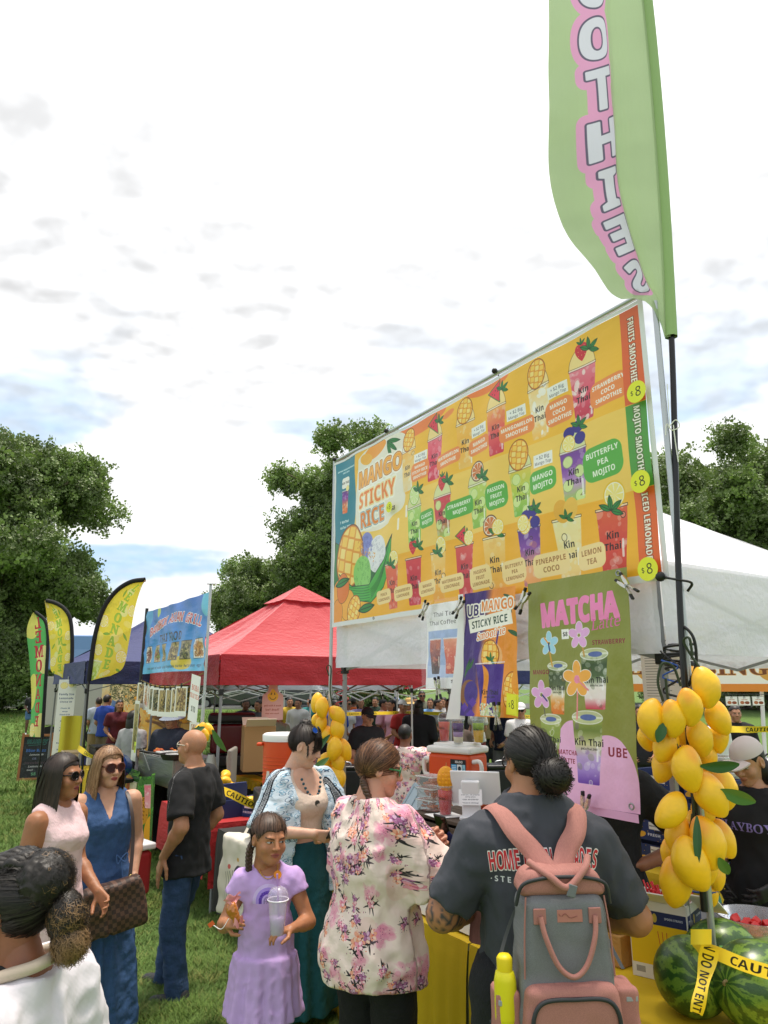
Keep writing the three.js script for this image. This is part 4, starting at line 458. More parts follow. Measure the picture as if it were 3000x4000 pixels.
drape(0.97, 2.82, -0.415, 0.375, 0.752, yellowCloth, 'bright yellow pleated cloth under the wooden menu riser', [0.7, 0.3, 0, 0.7]);
table('folding_table', 0.9, 2.6, 1.45, 2.1, 0.75, 'folding table with yellow cloth behind the black shirted vendor');
drape(0.89, 2.62, 1.44, 2.12, 0.752, yellowCloth, 'bright yellow cloth on the back table holding stacked cups', [0.22, 0.2, 0.2, 0.2]);
drape(2.93, 4.32, -0.47, 0.22, 0.752, M(0x2c2a28, 0.85), 'dark grey cloth under the tall orange drink cooler', [0.6, 0.2, 0.6, 0.6]);
table('folding_table', 2.95, 4.3, -0.45, 0.2, 0.75, 'folding table carrying the orange drink cooler and pale boxes');
table('folding_table', 4.42, 5.9, -0.5, 0.2, 0.78, 'folding table under red cloth carrying mango cartons');
drape(4.4, 5.9, -0.52, 0.22, 0.782, M(0xa41a1c, 0.75, { bumpMap: wrinkle, bumpScale: 0.006 }), 'red cloth draped over the mango carton table', [0.42, 0.3, 0.5, 0.2], 0.03, 9);
table('folding_table', 6.6, 8.7, 0.9, 1.5, 0.8, 'folding table with yellow cloth under the syrup bottles');
drape(6.58, 8.72, 0.88, 1.52, 0.802, yellowCloth, 'yellow cloth on the syrup bottle table', [0.1, 0.1, 0.1, 0.1]);
table('folding_table', 9.0, 11.6, -0.65, 0.0, 0.8, 'folding table with yellow cloth under the navy canopy');
drape(8.98, 11.62, -0.67, 0.02, 0.802, yellowCloth, 'yellow cloth hanging to the lawn under the navy canopy', [0.75, 0.2, 0.75, 0.3], 0.015, 22);
// ---------- mango bunches ----------
function colored(g, f) { const p = g.attributes.position, c = new Float32Array(p.count * 3); for (let i = 0; i < p.count; i++) { const k = f(p.getX(i), p.getY(i), p.getZ(i)); c[i * 3] = k[0]; c[i * 3 + 1] = k[1]; c[i * 3 + 2] = k[2]; } g.setAttribute('color', new THREE.BufferAttribute(c, 3)); return g; }
const mangoGeo = [0, 1, 2].map((k) => { // 1 unit long, stem at the top, beak at the bottom
  const g = new THREE.SphereGeometry(0.5, 28, 22), p = g.attributes.position;
  for (let i = 0; i < p.count; i++) { let x = p.getX(i), y = p.getY(i), z = p.getZ(i); const t = y + 0.5, w = 0.53 + 0.12 * Math.sin(t * 2.6 + 0.4); x = x * w * (1 + 0.08 * (t - 0.5)) + 0.1 * (0.5 - t) * (0.5 - t) * 0.9 + 0.09 * Math.pow(1 - t, 4); z *= w * 0.86; x += 0.012 * noise3(x * 3 + k * 7, y * 3, z * 3); p.setXYZ(i, x, y, z); }
  g.computeVertexNormals();
  return colored(g, (x, y, z) => { const b = sstep(0.1, 0.5, y + 0.25 * noise3(x * 2 + k * 3, y * 2, z * 2)) * (0.5 + 0.6 * k), n = 1 + 0.05 * noise3(x * 9, y * 9, z * 9 + k); return [0.9 * n, lerp(0.52, 0.38, b * 0.7) * n, lerp(0.008, 0.012, b)]; });
});
const mangoMat = new THREE.MeshPhysicalMaterial({ vertexColors: true, roughness: 0.42, clearcoat: 0.15, clearcoatRoughness: 0.5, bumpMap: wrinkle, bumpScale: 0.0006 });
const stemMat = M(0x2c3a22, 0.7), leafGreen = M(0x2f5a2a, 0.5), leafPale = M(0x4f7a3c, 0.5);
const leafGeo = (L, W) => sheet((u, v) => { const w = W * Math.sin(Math.PI * (0.04 + 0.93 * v)) ** 0.8, k = u - 0.5; return [k * w, v * L, Math.abs(k) * w * 0.35 - 0.14 * L * v * v]; }, 6, 12);
const leafA = leafGeo(0.2, 0.052);
function bunch(label, spots, leaves, stems, D, sz) {
  const t = thing('mango_bunch', label, 'mango bunch', V(0, 0, 0), 0, 'hanging bunches of artificial mangoes');
  spots.forEach(([px, py, h, tilt, back], i) => { const d = D + (back ?? 0), p = at(px, py, d), m = part('mango', mangoGeo[i % 3], mangoMat, t), L = h * sz * d / FOCAL * 0.98; m.position.copy(p); m.scale.set(L * (i % 2 ? 1 : -1) * 1.02, L, L); m.rotation.set(0.06 * ((i * 7) % 5 - 2), 0, tilt, 'ZYX'); });
  leaves.forEach(([px, py, rot, l, w, off = 0], i) => { const m = part('leaf', leafA, i % 2 ? leafPale : leafGreen, t); m.position.copy(at(px, py, D - 0.1 + off)); m.rotation.set(0.25 * (i % 3 - 1), 0.4, rot, 'ZXY'); m.scale.set(w, l, l); });
  stems.forEach((pts) => part('stem', tube(pts.map(([x, y, b = 0]) => at(x, y, D + b)), 0.0055 * (sz > 1.2 ? 1 : 1)), stemMat, t));
  return t;
}
{
  const q4 = ([x, y, h, a, b]) => [2000 + 0.603 * x, 2200 + 0.603 * y, 0.603 * h, a, b], q8 = ([x, y, h, a, b]) => [2300 + 0.5425 * x, 2800 + 0.5425 * y, 0.5425 * h, a, b];
  bunch('large bunch of yellow mangoes tied around the canopy leg above the watermelons', [
    ...[[1262, 800, 268, 0.2, 0], [1165, 765, 200, 0.1, 0.12], [1155, 930, 245, 0.22, -0.05], [900, 1010, 268, -0.22, 0], [1050, 1005, 240, 0.15, -0.04], [1330, 1000, 230, 0.15, 0.06], [1220, 1130, 240, 0.3, 0.02], [868, 1130, 170, 0.0, 0.12], [1000, 1170, 245, -0.2, 0.03], [1335, 1130, 190, -0.3, 0.13], [985, 1310, 220, -0.15, 0.12], [1130, 1330, 285, -0.08, -0.06], [1262, 1260, 200, 0.2, 0.14], [1280, 1500, 290, 0.28, -0.04], [1365, 1450, 270, 0.45, 0.08], [1200, 1430, 200, 0.1, 0.15], [960, 1120, 200, -0.1, 0.16], [1130, 1120, 200, 0.1, 0.16]].map(q4),
    ...[[600, 680, 285, -0.62, -0.05], [650, 870, 295, -0.12, 0.03], [865, 900, 345, 0.28, -0.04], [728, 1060, 365, 0.24, -0.07], [632, 1185, 330, 0.12, 0], [955, 880, 260, 0.2, 0.1], [845, 1110, 230, -0.2, 0.08], [912, 1140, 190, -0.25, 0.12], [872, 1270, 170, 0.35, 0.14], [820, 680, 240, 0.1, 0.12], [582, 970, 180, -0.05, 0.14], [760, 780, 200, 0.2, 0.12]].map(q8)],
  [[2735, 2990, -1.65, 1.0, 1.0], [2812, 3085, -1.95, 0.75, 1.1, 0.02], [2722, 3188, 2.95, 0.85, 0.6], [2808, 3350, -2.6, 0.42, 0.8], [2595, 2825, 2.7, 0.4, 0.8, 0.05]],
  [[[2590, 2740], [2570, 2660], [2590, 2590], [2625, 2600], [2660, 2680]], [[2735, 2610], [2700, 2560, 0.02], [2670, 2500, 0.02], [2690, 2490], [2705, 2560]], [[2600, 2650], [2610, 2740], [2640, 2900], [2700, 3050], [2706, 3200], [2672, 3270]], [[2706, 3180], [2690, 3260], [2650, 3290], [2636, 3370]], [[2700, 3000], [2745, 3040], [2780, 3080]]], 3.0, 1);
  const q2 = ([x, y, h, a, b]) => [700 + 0.482 * x, 2200 + 0.482 * y, 0.482 * h, a, b];
  bunch('bunch of yellow mangoes tied to the canopy leg beside the red canopy', [[1122, 1130, 160, -0.05, 0.05], [1155, 1170, 170, -0.12, 0], [1285, 1228, 175, 0.75, 0], [1150, 1300, 140, -0.3, 0.06], [1285, 1345, 170, 0.35, 0], [1200, 1390, 140, 0.1, 0.06], [1262, 1505, 190, -0.05, -0.04], [1332, 1515, 180, 0.2, 0.02], [1290, 1610, 160, 0.4, 0], [1175, 1620, 180, -0.4, 0.04], [1285, 1740, 200, 0.3, 0], [1110, 1270, 120, -0.5, 0.1], [1240, 1700, 150, 0, 0.1]].map(q2), [[1290, 2870, 2.4, 1.0, 0.9], [1285, 2960, 2.2, 0.9, 1]], [[[1285, 2640], [1276, 2600], [1290, 2600], [1290, 2700], [1320, 2870], [1325, 2980]]], 5.72, 1);
  bunch('bunch of yellow mangoes with green leaves on the blue banner pole', [[775, 2855, 50, -0.25], [790, 2850, 55, 0], [797, 2878, 62, -0.1, -0.04], [815, 2848, 50, 0.6], [785, 2905, 48, -0.2, 0.03], [770, 2890, 45, -0.1, 0.06]], [[778, 2835, 2.75, 1.2, 1.4], [830, 2850, -2.6, 1.2, 1.4], [800, 2840, 2.0, 0.9, 1.2]], [[[795, 2820], [792, 2850], [798, 2900]]], 7.1, 1);
}
{ // lashing on the second leg
  const pts = []; for (let i = 0; i <= 40; i++) { const a = i / 10 * 6.28; pts.push(row(3.1 + 0.05 * Math.cos(a), 2.12 - i * 0.008, 0.06 + 0.05 * Math.sin(a))); }
  solo('lashing_cord', tube(pts, 0.004, 120, 5), M(0xb02a34, 0.6), 'red cord wound around canopy leg above hanging mangoes', 'cord');
}

// ---------- caution tape ----------
function tape(pts, w, label, twist = 1) { const c = new THREE.CatmullRomCurve3(pts), L = c.getLength(); const g = sheet((u, v) => { const p = c.getPoint(u), t = c.getTangent(u), side = V(0, 1, 0).cross(t).normalize(), up = t.clone().cross(side).normalize(), a = 0.5 * Math.sin(u * 7 * twist); return p.add(up.multiplyScalar((v - 0.5) * w * Math.cos(a))).add(side.multiplyScalar((v - 0.5) * w * Math.sin(a))); }, Math.ceil(L * 24) + 10, 2); const uv = g.attributes.uv; for (let i = 0; i < uv.count; i++) uv.setX(i, uv.getX(i) * L / 1.1); return solo('caution_tape', g, withMap(tapePrint, 0.45), label, 'caution tape'); }
tape([at(2705, 3695, 2.95), at(2790, 3720, 2.85), at(2900, 3765, 2.75), at(3080, 3820, 2.6)], 0.045, 'yellow caution tape stretched from canopy leg across the watermelons', 0.3);
{ const D = 2.8; const g = sheet((u, v) => { const p = at(lerp(2698, 2780, u), 3690 - v * 60, D - 0.012 - 0.02 * Math.sin(u * 3)); return p; }, 12, 2); const g2 = sheet((u, v) => { const cx = lerp(2775, 2720, u), cy = lerp(3700, 3960, u), k = (v - 0.5) * (70 - 25 * u + 8 * Math.sin(u * 9)); return at(cx + k, cy + k * 0.35, D - 0.03 + 0.03 * Math.sin(u * 5 + v)); }, 24, 4); for (const q of [g2]) { const uv = q.attributes.uv; for (let i = 0; i < uv.count; i++) uv.setX(i, uv.getX(i) * 0.36 + 0.4); } { const uv = g.attributes.uv; for (let i = 0; i < uv.count; i++) uv.setX(i, uv.getX(i) * 0.1 + 0.9); } solo('caution_tape', merge([g, g2]), withMap(tapePrint, 0.45), 'knotted yellow caution tape end hanging from the canopy leg', 'caution tape'); }
tape([at(800, 3060, 6.4), at(900, 3100, 6.5), at(1020, 3150, 6.6), at(1090, 3120, 6.7)], 0.07, 'yellow caution tape sagging over the mango cartons');
tape([at(305, 2920, 10.3), at(340, 2945, 10.2), at(400, 2975, 10)], 0.07, 'yellow caution tape tied to the lemonade flag pole');
tape([at(1330, 2790, 14), at(1550, 2785, 14.5), at(1800, 2790, 15), at(2080, 2800, 15.4)], 0.07, 'yellow caution tape strung before the crowd behind back canopies');
tape([at(2840, 2848, 6.6), at(2930, 2850, 6.6), at(3060, 2846, 6.6)], 0.06, 'yellow caution tape strung before the steel serving dishes');

// ---------- watermelons, straw box, bowl ----------
{
  const rind = grain(512, (u, v) => { const a = u * 2 * Math.PI, n = 0.5 + 0.5 * noise3(Math.cos(a) * 1.6, v * 7, Math.sin(a) * 1.6), w = Math.sin(a * 11 + 1.6 * noise3(Math.cos(a) * 3, v * 9, Math.sin(a) * 3) + 0.8 * noise3(Math.cos(a) * 9, v * 30, Math.sin(a) * 9)), s = sstep(0.75, -0.25, w + 0.5 * n - 0.2), f = 0.5 + 0.5 * noise3(Math.cos(a) * 30, v * 60, Math.sin(a) * 30); return [lerp(0.34, 0.13, s) + 0.09 * f, lerp(0.46, 0.26, s) + 0.09 * f, lerp(0.16, 0.09, s) + 0.04 * f]; }), mat = withMap(rind, 0.32);
  const melonAt = (px, py, D, r, rx, ry, rz, label, stick) => { const t = thing('watermelon', label, 'watermelon', at(px, py, D), 0, 'whole watermelons on the yellow table'); t.position.y = 0.756 + r * 0.97; const b = part('rind', ball(r, 0, 0, 0, 1, 1.14, 1, 40), mat, t); b.rotation.set(rx, ry, rz); part('stem_scar', mv(new THREE.TorusGeometry(0.008, 0.005, 6, 12), 0, r * 1.14, 0), M(0x7a6a48, 0.9), b); if (stick) { const s = part('fruit_label', sheet((u, v) => { const a = stick[0] + (u - 0.5) * 0.5, e = stick[1] + (v - 0.5) * 0.22; return [r * 1.012 * Math.cos(e) * Math.sin(a), r * 1.02 * Math.sin(e), r * 1.012 * Math.cos(e) * Math.cos(a)]; }, 8, 4), withMap(canvas(128, 64, (g) => { g.fillStyle = '#8fd06a'; g.fillRect(0, 0, 128, 64); rrect(g, '#f4f7ee', 30, 14, 68, 34, 8); text(g, '4032', 64, 32, B(22), '#6a2a6a'); text(g, 'WATERMELON', 64, 54, B(12), '#244a20'); }), 0.5), t); } };
  melonAt(2700, 3800, 3.02, 0.135, 1.35, 0, 0.1, 'round watermelon with pale label in front of the straw box', [0.1, 0.75]);
  melonAt(2810, 3700, 3.22, 0.135, 0.4, 0, -1.2, 'watermelon with green label lying behind the canopy leg', [-0.15, 0.45]);
  melonAt(2960, 3820, 2.88, 0.15, 0.5, 0.3, 1.15, 'large striped watermelon under the caution tape');
  // straw carton
  const c = thing('straw_carton', 'open yellow and navy carton of straws beside the watermelon', 'carton', row(0.22, 0.757, 0.08), TURN + 0.35), m = withMap(strawBoxPrint, 0.6), wh = M(0xe8e6e0, 0.7);
  const face = (w, h, x, y, z, ry) => mv(new THREE.PlaneGeometry(w, h), x, y, z, 0, ry); const side = (ry, w, d, nm) => part(nm, box(w, 0.3, 0.005, Math.sin(ry) * d, 0.15, Math.cos(ry) * d, 0, ry), wh, c);
  for (const [ry, w, d] of [[0, 0.24, 0.1], [Math.PI, 0.24, 0.1], [Math.PI / 2, 0.2, 0.12], [-Math.PI / 2, 0.2, 0.12]]) { side(ry, w, d, 'panel'); part('panel_print', face(w - 0.004, 0.296, Math.sin(ry) * (d + 0.004), 0.15, Math.cos(ry) * (d + 0.004), ry), m, c); }
  for (const [ry, w, d] of [[Math.PI, 0.24, 0.1], [-Math.PI / 2, 0.2, 0.12], [0, 0.24, 0.1]]) part('flap', mv(box(w, 0.004, 0.12, 0, 0, 0.06, 0), Math.sin(ry) * d, 0.3, Math.cos(ry) * d, 0.5, ry, 0), wh, c);
  const R = rngOf(44), straws = []; for (let i = 0; i < 46; i++) straws.push(bar([(R() - 0.5) * 0.2, 0.1, (R() - 0.5) * 0.16], [(R() - 0.5) * 0.22, 0.31 + R() * 0.035, (R() - 0.5) * 0.18], 0.004, 6)); tag(part('straws', merge(straws), M(0xc8242c, 0.3), c), null, null, null, 'stuff');
  // bowl of cut watermelon
  const b = thing('plastic_bowl', 'clear plastic bowl of cut watermelon cubes on the table', 'bowl', at(2955, 3650, 3.72)); b.position.y = 0.757; part('bowl_wall', lathe([[0.02, 0], [0.12, 0.004], [0.15, 0.1], [0.165, 0.14], [0.172, 0.14], [0.158, 0.1], [0.125, 0.01], [0.02, 0.008]], 40), M(0xe8ecf0, 0.15, { transmission: 0.75, thickness: 0.002 }), b);
  for (let i = 0; i < 26; i++) part('watermelon_cube', box(0.034, 0.034, 0.034, (R() - 0.5) * 0.17, 0.05 + R() * 0.06, (R() - 0.5) * 0.17, 0.006, R() * 3, R()), M(0xc8201f, 0.35), b);
  solo('mango_half', mv(ball(0.07, 0, 0, 0, 1, 0.6, 1.4, 20), ...at(2810, 3640, 3.5).setY(0.8).toArray(), 0.3, 0.6, 0), M(0xd87a1a, 0.45), 'orange mango half lying behind the watermelons', 'mango');
  // cardboard cartons stacked beside the straw carton
  const card = M(0xb98e52, 0.9, { bumpMap: wrinkle, bumpScale: 0.002 });
  for (const [s, y, tt, w, l] of [[0.52, 0.757, 0.05, 0.3, 'plain cardboard carton under another beside the straw carton'], [0.53, 0.887, 0.06, 0.28, 'plain cardboard carton topmost of two beside the straw carton']]) { const k = thing('cardboard_carton', l, 'carton', row(s, y, tt), TURN + 0.1); part('carton_body', box(w, 0.126, 0.24, 0, 0.064, 0, 0.004), card, k); part('packing_tape', box(w + 0.004, 0.1265, 0.045, 0, 0.064, 0, 0), M(0xc8a468, 0.4), k); part('flap_seam', box(w * 0.98, 0.001, 0.003, 0, 0.1278, 0, 0), M(0x5f4526, 0.9), k); }
}
// ---------- riser, payment tablet, tubs and drinks ----------
const clear = M(0xf4f7f8, 0.06, { transmission: 0.92, thickness: 0 }), domeMat = M(0xf4f8fa, 0.05, { transmission: 0.95, thickness: 0 });
function cupOf(t, x, y, z, r, h, layers, dome, print) { // a tapered clear cup with a layered drink
  const cup = part('cup_wall', lathe([[r * 0.7, 0.002], [r * 0.72, 0], [r, h], [r * 1.06, h + 0.004], [r * 1.06, h - 0.004]], 28, x, y, z), clear, t); let y0 = 0.006;
  layers.forEach(([c, f], i) => { const y1 = y0 + f * (h - 0.02), rr = (q) => r * (0.7 + 0.3 * q / h) - 0.0018; part('drink_layer', lathe([[0, y0], [rr(y0), y0], [rr(y1), y1], [0, y1]], 24, x, y, z), M(c, 0.25), t); y0 = y1 + 0.0005; });
  if (dome) part('dome_lid', lathe([[r * 1.07, h], [r * 1.05, h + r * 0.4], [r * 0.8, h + r * 0.85], [r * 0.3, h + r * 1.05], [0.008, h + r * 1.06]], 26, x, y, z), domeMat, t);
  part('rim', mv(new THREE.TorusGeometry(r * 1.05, 0.003, 6, 28), x, y + h + 0.002, z, Math.PI / 2), domeMat, t);
  if (print) part('cup_print', sheet((u, v) => { const a = TURN + Math.PI + 0.4 + (u - 0.5) * 1.2, q = lerp(0.5, 0.72, v) * h, rr = r * (0.7 + 0.3 * q / h) + 0.0012; return [x + Math.sin(a) * rr, y + q, z + Math.cos(a) * rr]; }, 8, 2), printMat, t);
}
const printMat = withMap(canvas(128, 64, (g) => { g.clearRect(0, 0, 128, 64); text(g, 'Kin Thai', 64, 34, B(30), '#111'); }), 0.5, { transparent: true });
{
  const wood = withMap(grain(256, (u, v) => { const n = 0.5 + 0.5 * fbm2(u * 3, v * 22, 4), f = rnd(); return [0.22 + 0.14 * n + 0.04 * f, 0.18 + 0.12 * n + 0.03 * f, 0.15 + 0.09 * n + 0.03 * f]; }), 0.85);
  const t = thing('wooden_riser', 'dark weathered wooden riser holding tablet, tubs and mango drink', 'riser', row(0.05, 0.757, 0), TURN);
  for (let i = 0; i < 4; i++) part('plank', box(0.66, 0.018, 0.085, 1.24, 0.487, -0.27 + i * 0.089, 0.003), wood, t);
  for (const [z] of [[-0.315], [0.045]]) for (let i = 0; i < 4; i++) part('plank', box(0.66, 0.112, 0.016, 1.24, 0.06 + i * 0.116, z, 0.003), wood, t);
  for (const x of [0.915, 1.565]) part('side_panel', box(0.016, 0.475, 0.34, x, 0.238, -0.135, 0.003), wood, t);
  const sg = thing('counter_menu', 'laminated menu sheet leaning on the dark wooden riser', 'menu', row(1.28, 0.757, -0.33), TURN); sg.rotation.order = 'YXZ'; sg.rotation.x = 0.16;
  part('backing', box(0.52, 0.44, 0.006, 0, 0.225, -0.03, 0), M(0xf0f0ee, 0.5), sg); part('printed_sheet', sheet((u, v) => [lerp(0.235, -0.235, u), lerp(0.1, 0.34, v), -0.0345], 2, 2), withMap(menuPrint, 0.35), sg);
  const tb = thing('payment_tablet', 'white payment tablet on stand with a taped payment note', 'tablet', row(1.2, 1.254, -0.16), TURN + 0.75); tb.rotation.order = 'YXZ';
  const scr = part('tablet', box(0.27, 0.19, 0.011, 0, 0, 0, 0.005), M(0xe9eaec, 0.35), tb); scr.position.set(0, 0.155, 0.03); scr.rotation.x = -0.36; scr.scale.setScalar(1); part('screen', box(0.25, 0.17, 0.002, 0, 0, 0.0065, 0), blackPlastic, scr);
  part('stand', merge([mv(box(0.1, 0.2, 0.03, 0, 0, 0, 0.01), 0.02, 0.1, -0.02, -0.15), box(0.12, 0.015, 0.14, 0.02, 0.008, 0.01, 0.005)]), M(0xe4e5e8, 0.4), tb); part('payment_note', mv(new THREE.PlaneGeometry(0.125, 0.08), 0.02, 0.115, -0.042, 0.15, Math.PI, 0.03), withMap(payPrint, 0.7), tb);
  const nk = solo('paper_napkin', mv(box(0.17, 0.003, 0.15, 0, 0, 0, 0), ...row(1.36, 1.258, -0.25).toArray(), 0, 0.4), M(0xeeeceb, 0.9), 'white paper napkin under the red mango drink', 'napkin');
  const dr = thing('iced_drink', 'red iced drink topped with a carved mango cheek', 'drink', row(1.35, 1.26, -0.25)); cupOf(dr, 0, 0, 0, 0.045, 0.15, [[0xb41420, 0.55], [0xd0342c, 0.4]], false, true);
  const mg = part('mango_cheek', ball(0.05, 0.005, 0.19, 0.01, 1, 1.35, 0.55, 24), M(0xe0970f, 0.45), dr); for (let i = -2; i < 3; i++) for (let j = -3; j < 4; j++) if (i * i / 5 + j * j / 11 < 1) part('mango_cube', box(0.014, 0.014, 0.02, 0.005 + i * 0.017, 0.19 + j * 0.018, 0.03 - 0.0022 * (i * i + j * j * 0.7), 0.003), M((i + j) & 1 ? 0xf0ac18 : 0xe69c10, 0.4), dr); part('stick', bar([0.005, 0.17, 0.01], [0.008, 0.275, 0.01], 0.002), M(0xb98c52, 0.8), dr);
  for (let i = 0; i < 3; i++) { const u = thing('deli_tub', 'clear deli tub of orange fruit stacked on riser', 'tub', row(1.54, 1.256 + i * 0.064, -0.2), TURN + 0.1, 'fruit tubs stacked on the riser'); part('tub_wall', merge([box(0.145, 0.052, 0.125, 0, 0.027, 0, 0.014)]), M(0xeef0ee, 0.1, { transmission: 0.85, thickness: 0 }), u); part('tub_lid', box(0.155, 0.008, 0.135, 0, 0.057, 0, 0.003), M(0xeef2f0, 0.15, { transmission: 0.6, thickness: 0 }), u); const R = rngOf(60 + i), l = []; for (let k = 0; k < 14; k++) part('fruit_slice', box(0.03, 0.012, 0.024, (R() - 0.5) * 0.1, 0.012 + R() * 0.026, (R() - 0.5) * 0.08, 0.004, R() * 3, R() * 0.6), M(0xd06a12, 0.4), u); }
}
// ---------- coolers and back of the main stall ----------
const orange = M(0xd84a12, 0.45), offWhite = M(0xe6e6e4, 0.45);
{
  const b = onRow(1790, 3060, 0.62), c = thing('orange_cooler', 'orange picnic cooler with white lid carrying three iced drinks', 'cooler', row(2.35, 1.225, 0.62), TURN + 0.35), P = c;
  part('body', merge([box(0.36, 0.25, 0.26, 0, 0.125, 0, 0.03)]), orange, c); part('lid', merge([box(0.38, 0.05, 0.28, 0, 0.275, 0, 0.02), box(0.3, 0.03, 0.2, 0, 0.305, 0, 0.012)]), offWhite, c);
  for (const s of [-1, 1]) part('handle', tube([[s * 0.18, 0.2, -0.09], [s * 0.235, 0.2, -0.08], [s * 0.235, 0.1, -0.08], [s * 0.18, 0.09, -0.09]], 0.016, 20), offWhite, c);
  part('product_label', sheet((u, v) => [lerp(-0.02, -0.15, u), lerp(0.11, 0.215, v), -0.1325], 1, 1), withMap(iglooPrint, 0.5), c);
  const crate = thing('orange_cooler', 'large orange cooler standing under the picnic cooler', 'cooler', row(2.35, 0.0, 0.62), TURN + 0.35); part('body', box(0.46, 1.1, 0.36, 0, 0.57, 0, 0.04), orange, crate); part('lid', box(0.48, 0.09, 0.38, 0, 1.17, 0, 0.02), M(0xc8381c, 0.5), crate);
  [[2.48, 0.6, [[0xc8231c, 0.55], [0xe0584a, 0.4]], 'red iced drink under a dome lid on the orange cooler'], [2.26, 0.56, [[0xe8d8c0, 0.28], [0xb890c8, 0.25], [0x5a2484, 0.42]], 'layered purple and cream drink under a dome lid on the cooler'], [2.2, 0.7, [[0xf0b80e, 0.6], [0x9fc030, 0.35]], 'yellow green iced drink under a dome lid on the cooler']].forEach(([s, tt, l, lab]) => { const d = thing('iced_drink', lab, 'drink', row(s, 1.547, tt)); cupOf(d, 0, 0, 0, 0.047, 0.16, l, true, true); });
  // tray lid, towel box, pots
  const tr = thing('tub_lid', 'large pale blue grey tub lid leaning behind the floral kimono wearer', 'lid', row(1.98, 0.95, -0.12), TURN); tr.rotation.order = 'YXZ'; tr.rotation.x = 0.5; tr.rotation.z = 0.25; part('lid_plate', box(0.46, 0.34, 0.02, 0, 0.2, 0, 0.008), M(0x9fb0bb, 0.45), tr); part('lid_rim', merge([box(0.48, 0.03, 0.03, 0, 0.035, 0, 0.008), box(0.48, 0.03, 0.03, 0, 0.365, 0, 0.008), box(0.03, 0.34, 0.03, -0.23, 0.2, 0, 0.008), box(0.03, 0.34, 0.03, 0.23, 0.2, 0, 0.008)]), M(0x8fa2ae, 0.45), tr); for (let i = 0; i < 4; i++) part('lid_rib', box(0.006, 0.28, 0.006, -0.14 + i * 0.093, 0.2, -0.012, 0), M(0x8fa2ae, 0.45), tr);
  const tw = thing('carton_box', 'cardboard carton printed with drink lettering behind the tub lid', 'carton', row(2.1, 0.757, 0.2), TURN + 0.05); part('carton_body', box(0.62, 0.26, 0.3, 0, 0.13, 0, 0.004), M(0xc9a56a, 0.9), tw); part('print', sheet((u, v) => [lerp(-0.06, -0.3, u), lerp(0.04, 0.22, v), -0.152], 1, 1), withMap(canvas(256, 128, (g) => { g.fillStyle = '#c9a56a'; g.fillRect(0, 0, 256, 128); text(g, 'CLEAR', 120, 32, B(38), '#2a2015'); text(g, 'COLD DRINK', 126, 80, B(38), '#2a2015'); }), 0.9), tw); part('lid_flap', mv(box(0.6, 0.004, 0.16, 0, 0, -0.08, 0), 0, 0.262, -0.14, 0.5), M(0xd2b074, 0.9), tw);
  const wb = thing('towel_box', 'white paper towel box behind the pale blue lid', 'box', row(1.9, 1.02, 0.3), TURN); part('carton_body', box(0.2, 0.16, 0.16, 0, 0.08, 0, 0.006), offWhite, wb); part('paper_towel', sheet((u, v) => [lerp(-0.07, 0.07, u), 0.16 + 0.05 * v, -0.02 + 0.03 * Math.sin(u * 5) * v], 8, 3), M(0xf0f0f0, 0.9), wb);
  const pot = thing('cooking_pot', 'steel pot with black handle behind the teal skirt wearer', 'pot', row(2.95, 0.76, 0.35)); part('pot_wall', lathe([[0.0, 0], [0.14, 0], [0.15, 0.14], [0.155, 0.145], [0.145, 0.14], [0.135, 0.01]], 28), steel, pot); part('handle', tube([[0.15, 0.11, 0], [0.22, 0.14, 0.02], [0.28, 0.15, 0.03]], 0.012), blackPlastic, pot);
  const bk = thing('plastic_bucket', 'white plastic tub of batter beside the hanging mangoes', 'tub', row(3.3, 0.76, 0.9)); part('tub_wall', lathe([[0, 0], [0.085, 0], [0.1, 0.22], [0.106, 0.222], [0.106, 0.21]], 24), offWhite, bk); part('rim', mv(new THREE.TorusGeometry(0.103, 0.006, 6, 26), 0, 0.22, 0, Math.PI / 2), offWhite, bk);
  const pb = thing('plastic_bag', 'crumpled clear plastic bag of popcorn pieces on the table', 'bag', row(3.1, 0.77, 0.6)); const bg = new THREE.SphereGeometry(0.14, 24, 18), bp = bg.attributes.position; for (let i = 0; i < bp.count; i++) { const x = bp.getX(i), y = bp.getY(i), z = bp.getZ(i), k = 1 + 0.2 * noise3(x * 16, y * 16, z * 16); bp.setXYZ(i, x * k, Math.max(-0.1, y * k * 0.95), z * k); } bg.computeVertexNormals(); part('bag_film', bg.translate(0, 0.1, 0), M(0xd9d8d4, 0.2, { transmission: 0.6, thickness: 0 }), pb); const R = rngOf(9); for (let i = 0; i < 16; i++) part('popped_piece', ball(0.03, (R() - 0.5) * 0.16, 0.08 + R() * 0.1, (R() - 0.5) * 0.16, 1, 0.8, 1.1, 8), M(0xd8cfb4, 0.9), pb);
  // grey wheelie bin, fruit cartons, cup sleeves on the back table
  const bn = thing('grey_bin', 'large grey plastic bin with lid behind the yellow table', 'bin', row(0.72, 0, 0.82), TURN + 0.15); part('bin_body', box(0.55, 0.74, 0.42, 0, 0.37, 0, 0.05), M(0x5e6165, 0.55), bn); part('bin_lid', merge([box(0.62, 0.05, 0.5, 0, 0.77, 0, 0.02), box(0.5, 0.03, 0.36, 0, 0.8, 0, 0.014)]), M(0x7f8286, 0.5), bn); part('lid_handle', box(0.2, 0.03, 0.05, 0, 0.76, -0.26, 0.01), M(0x55585c, 0.5), bn);
  const crateMat = withMap(cratePrint, 0.7), navy = M(0x1d2f60, 0.7);
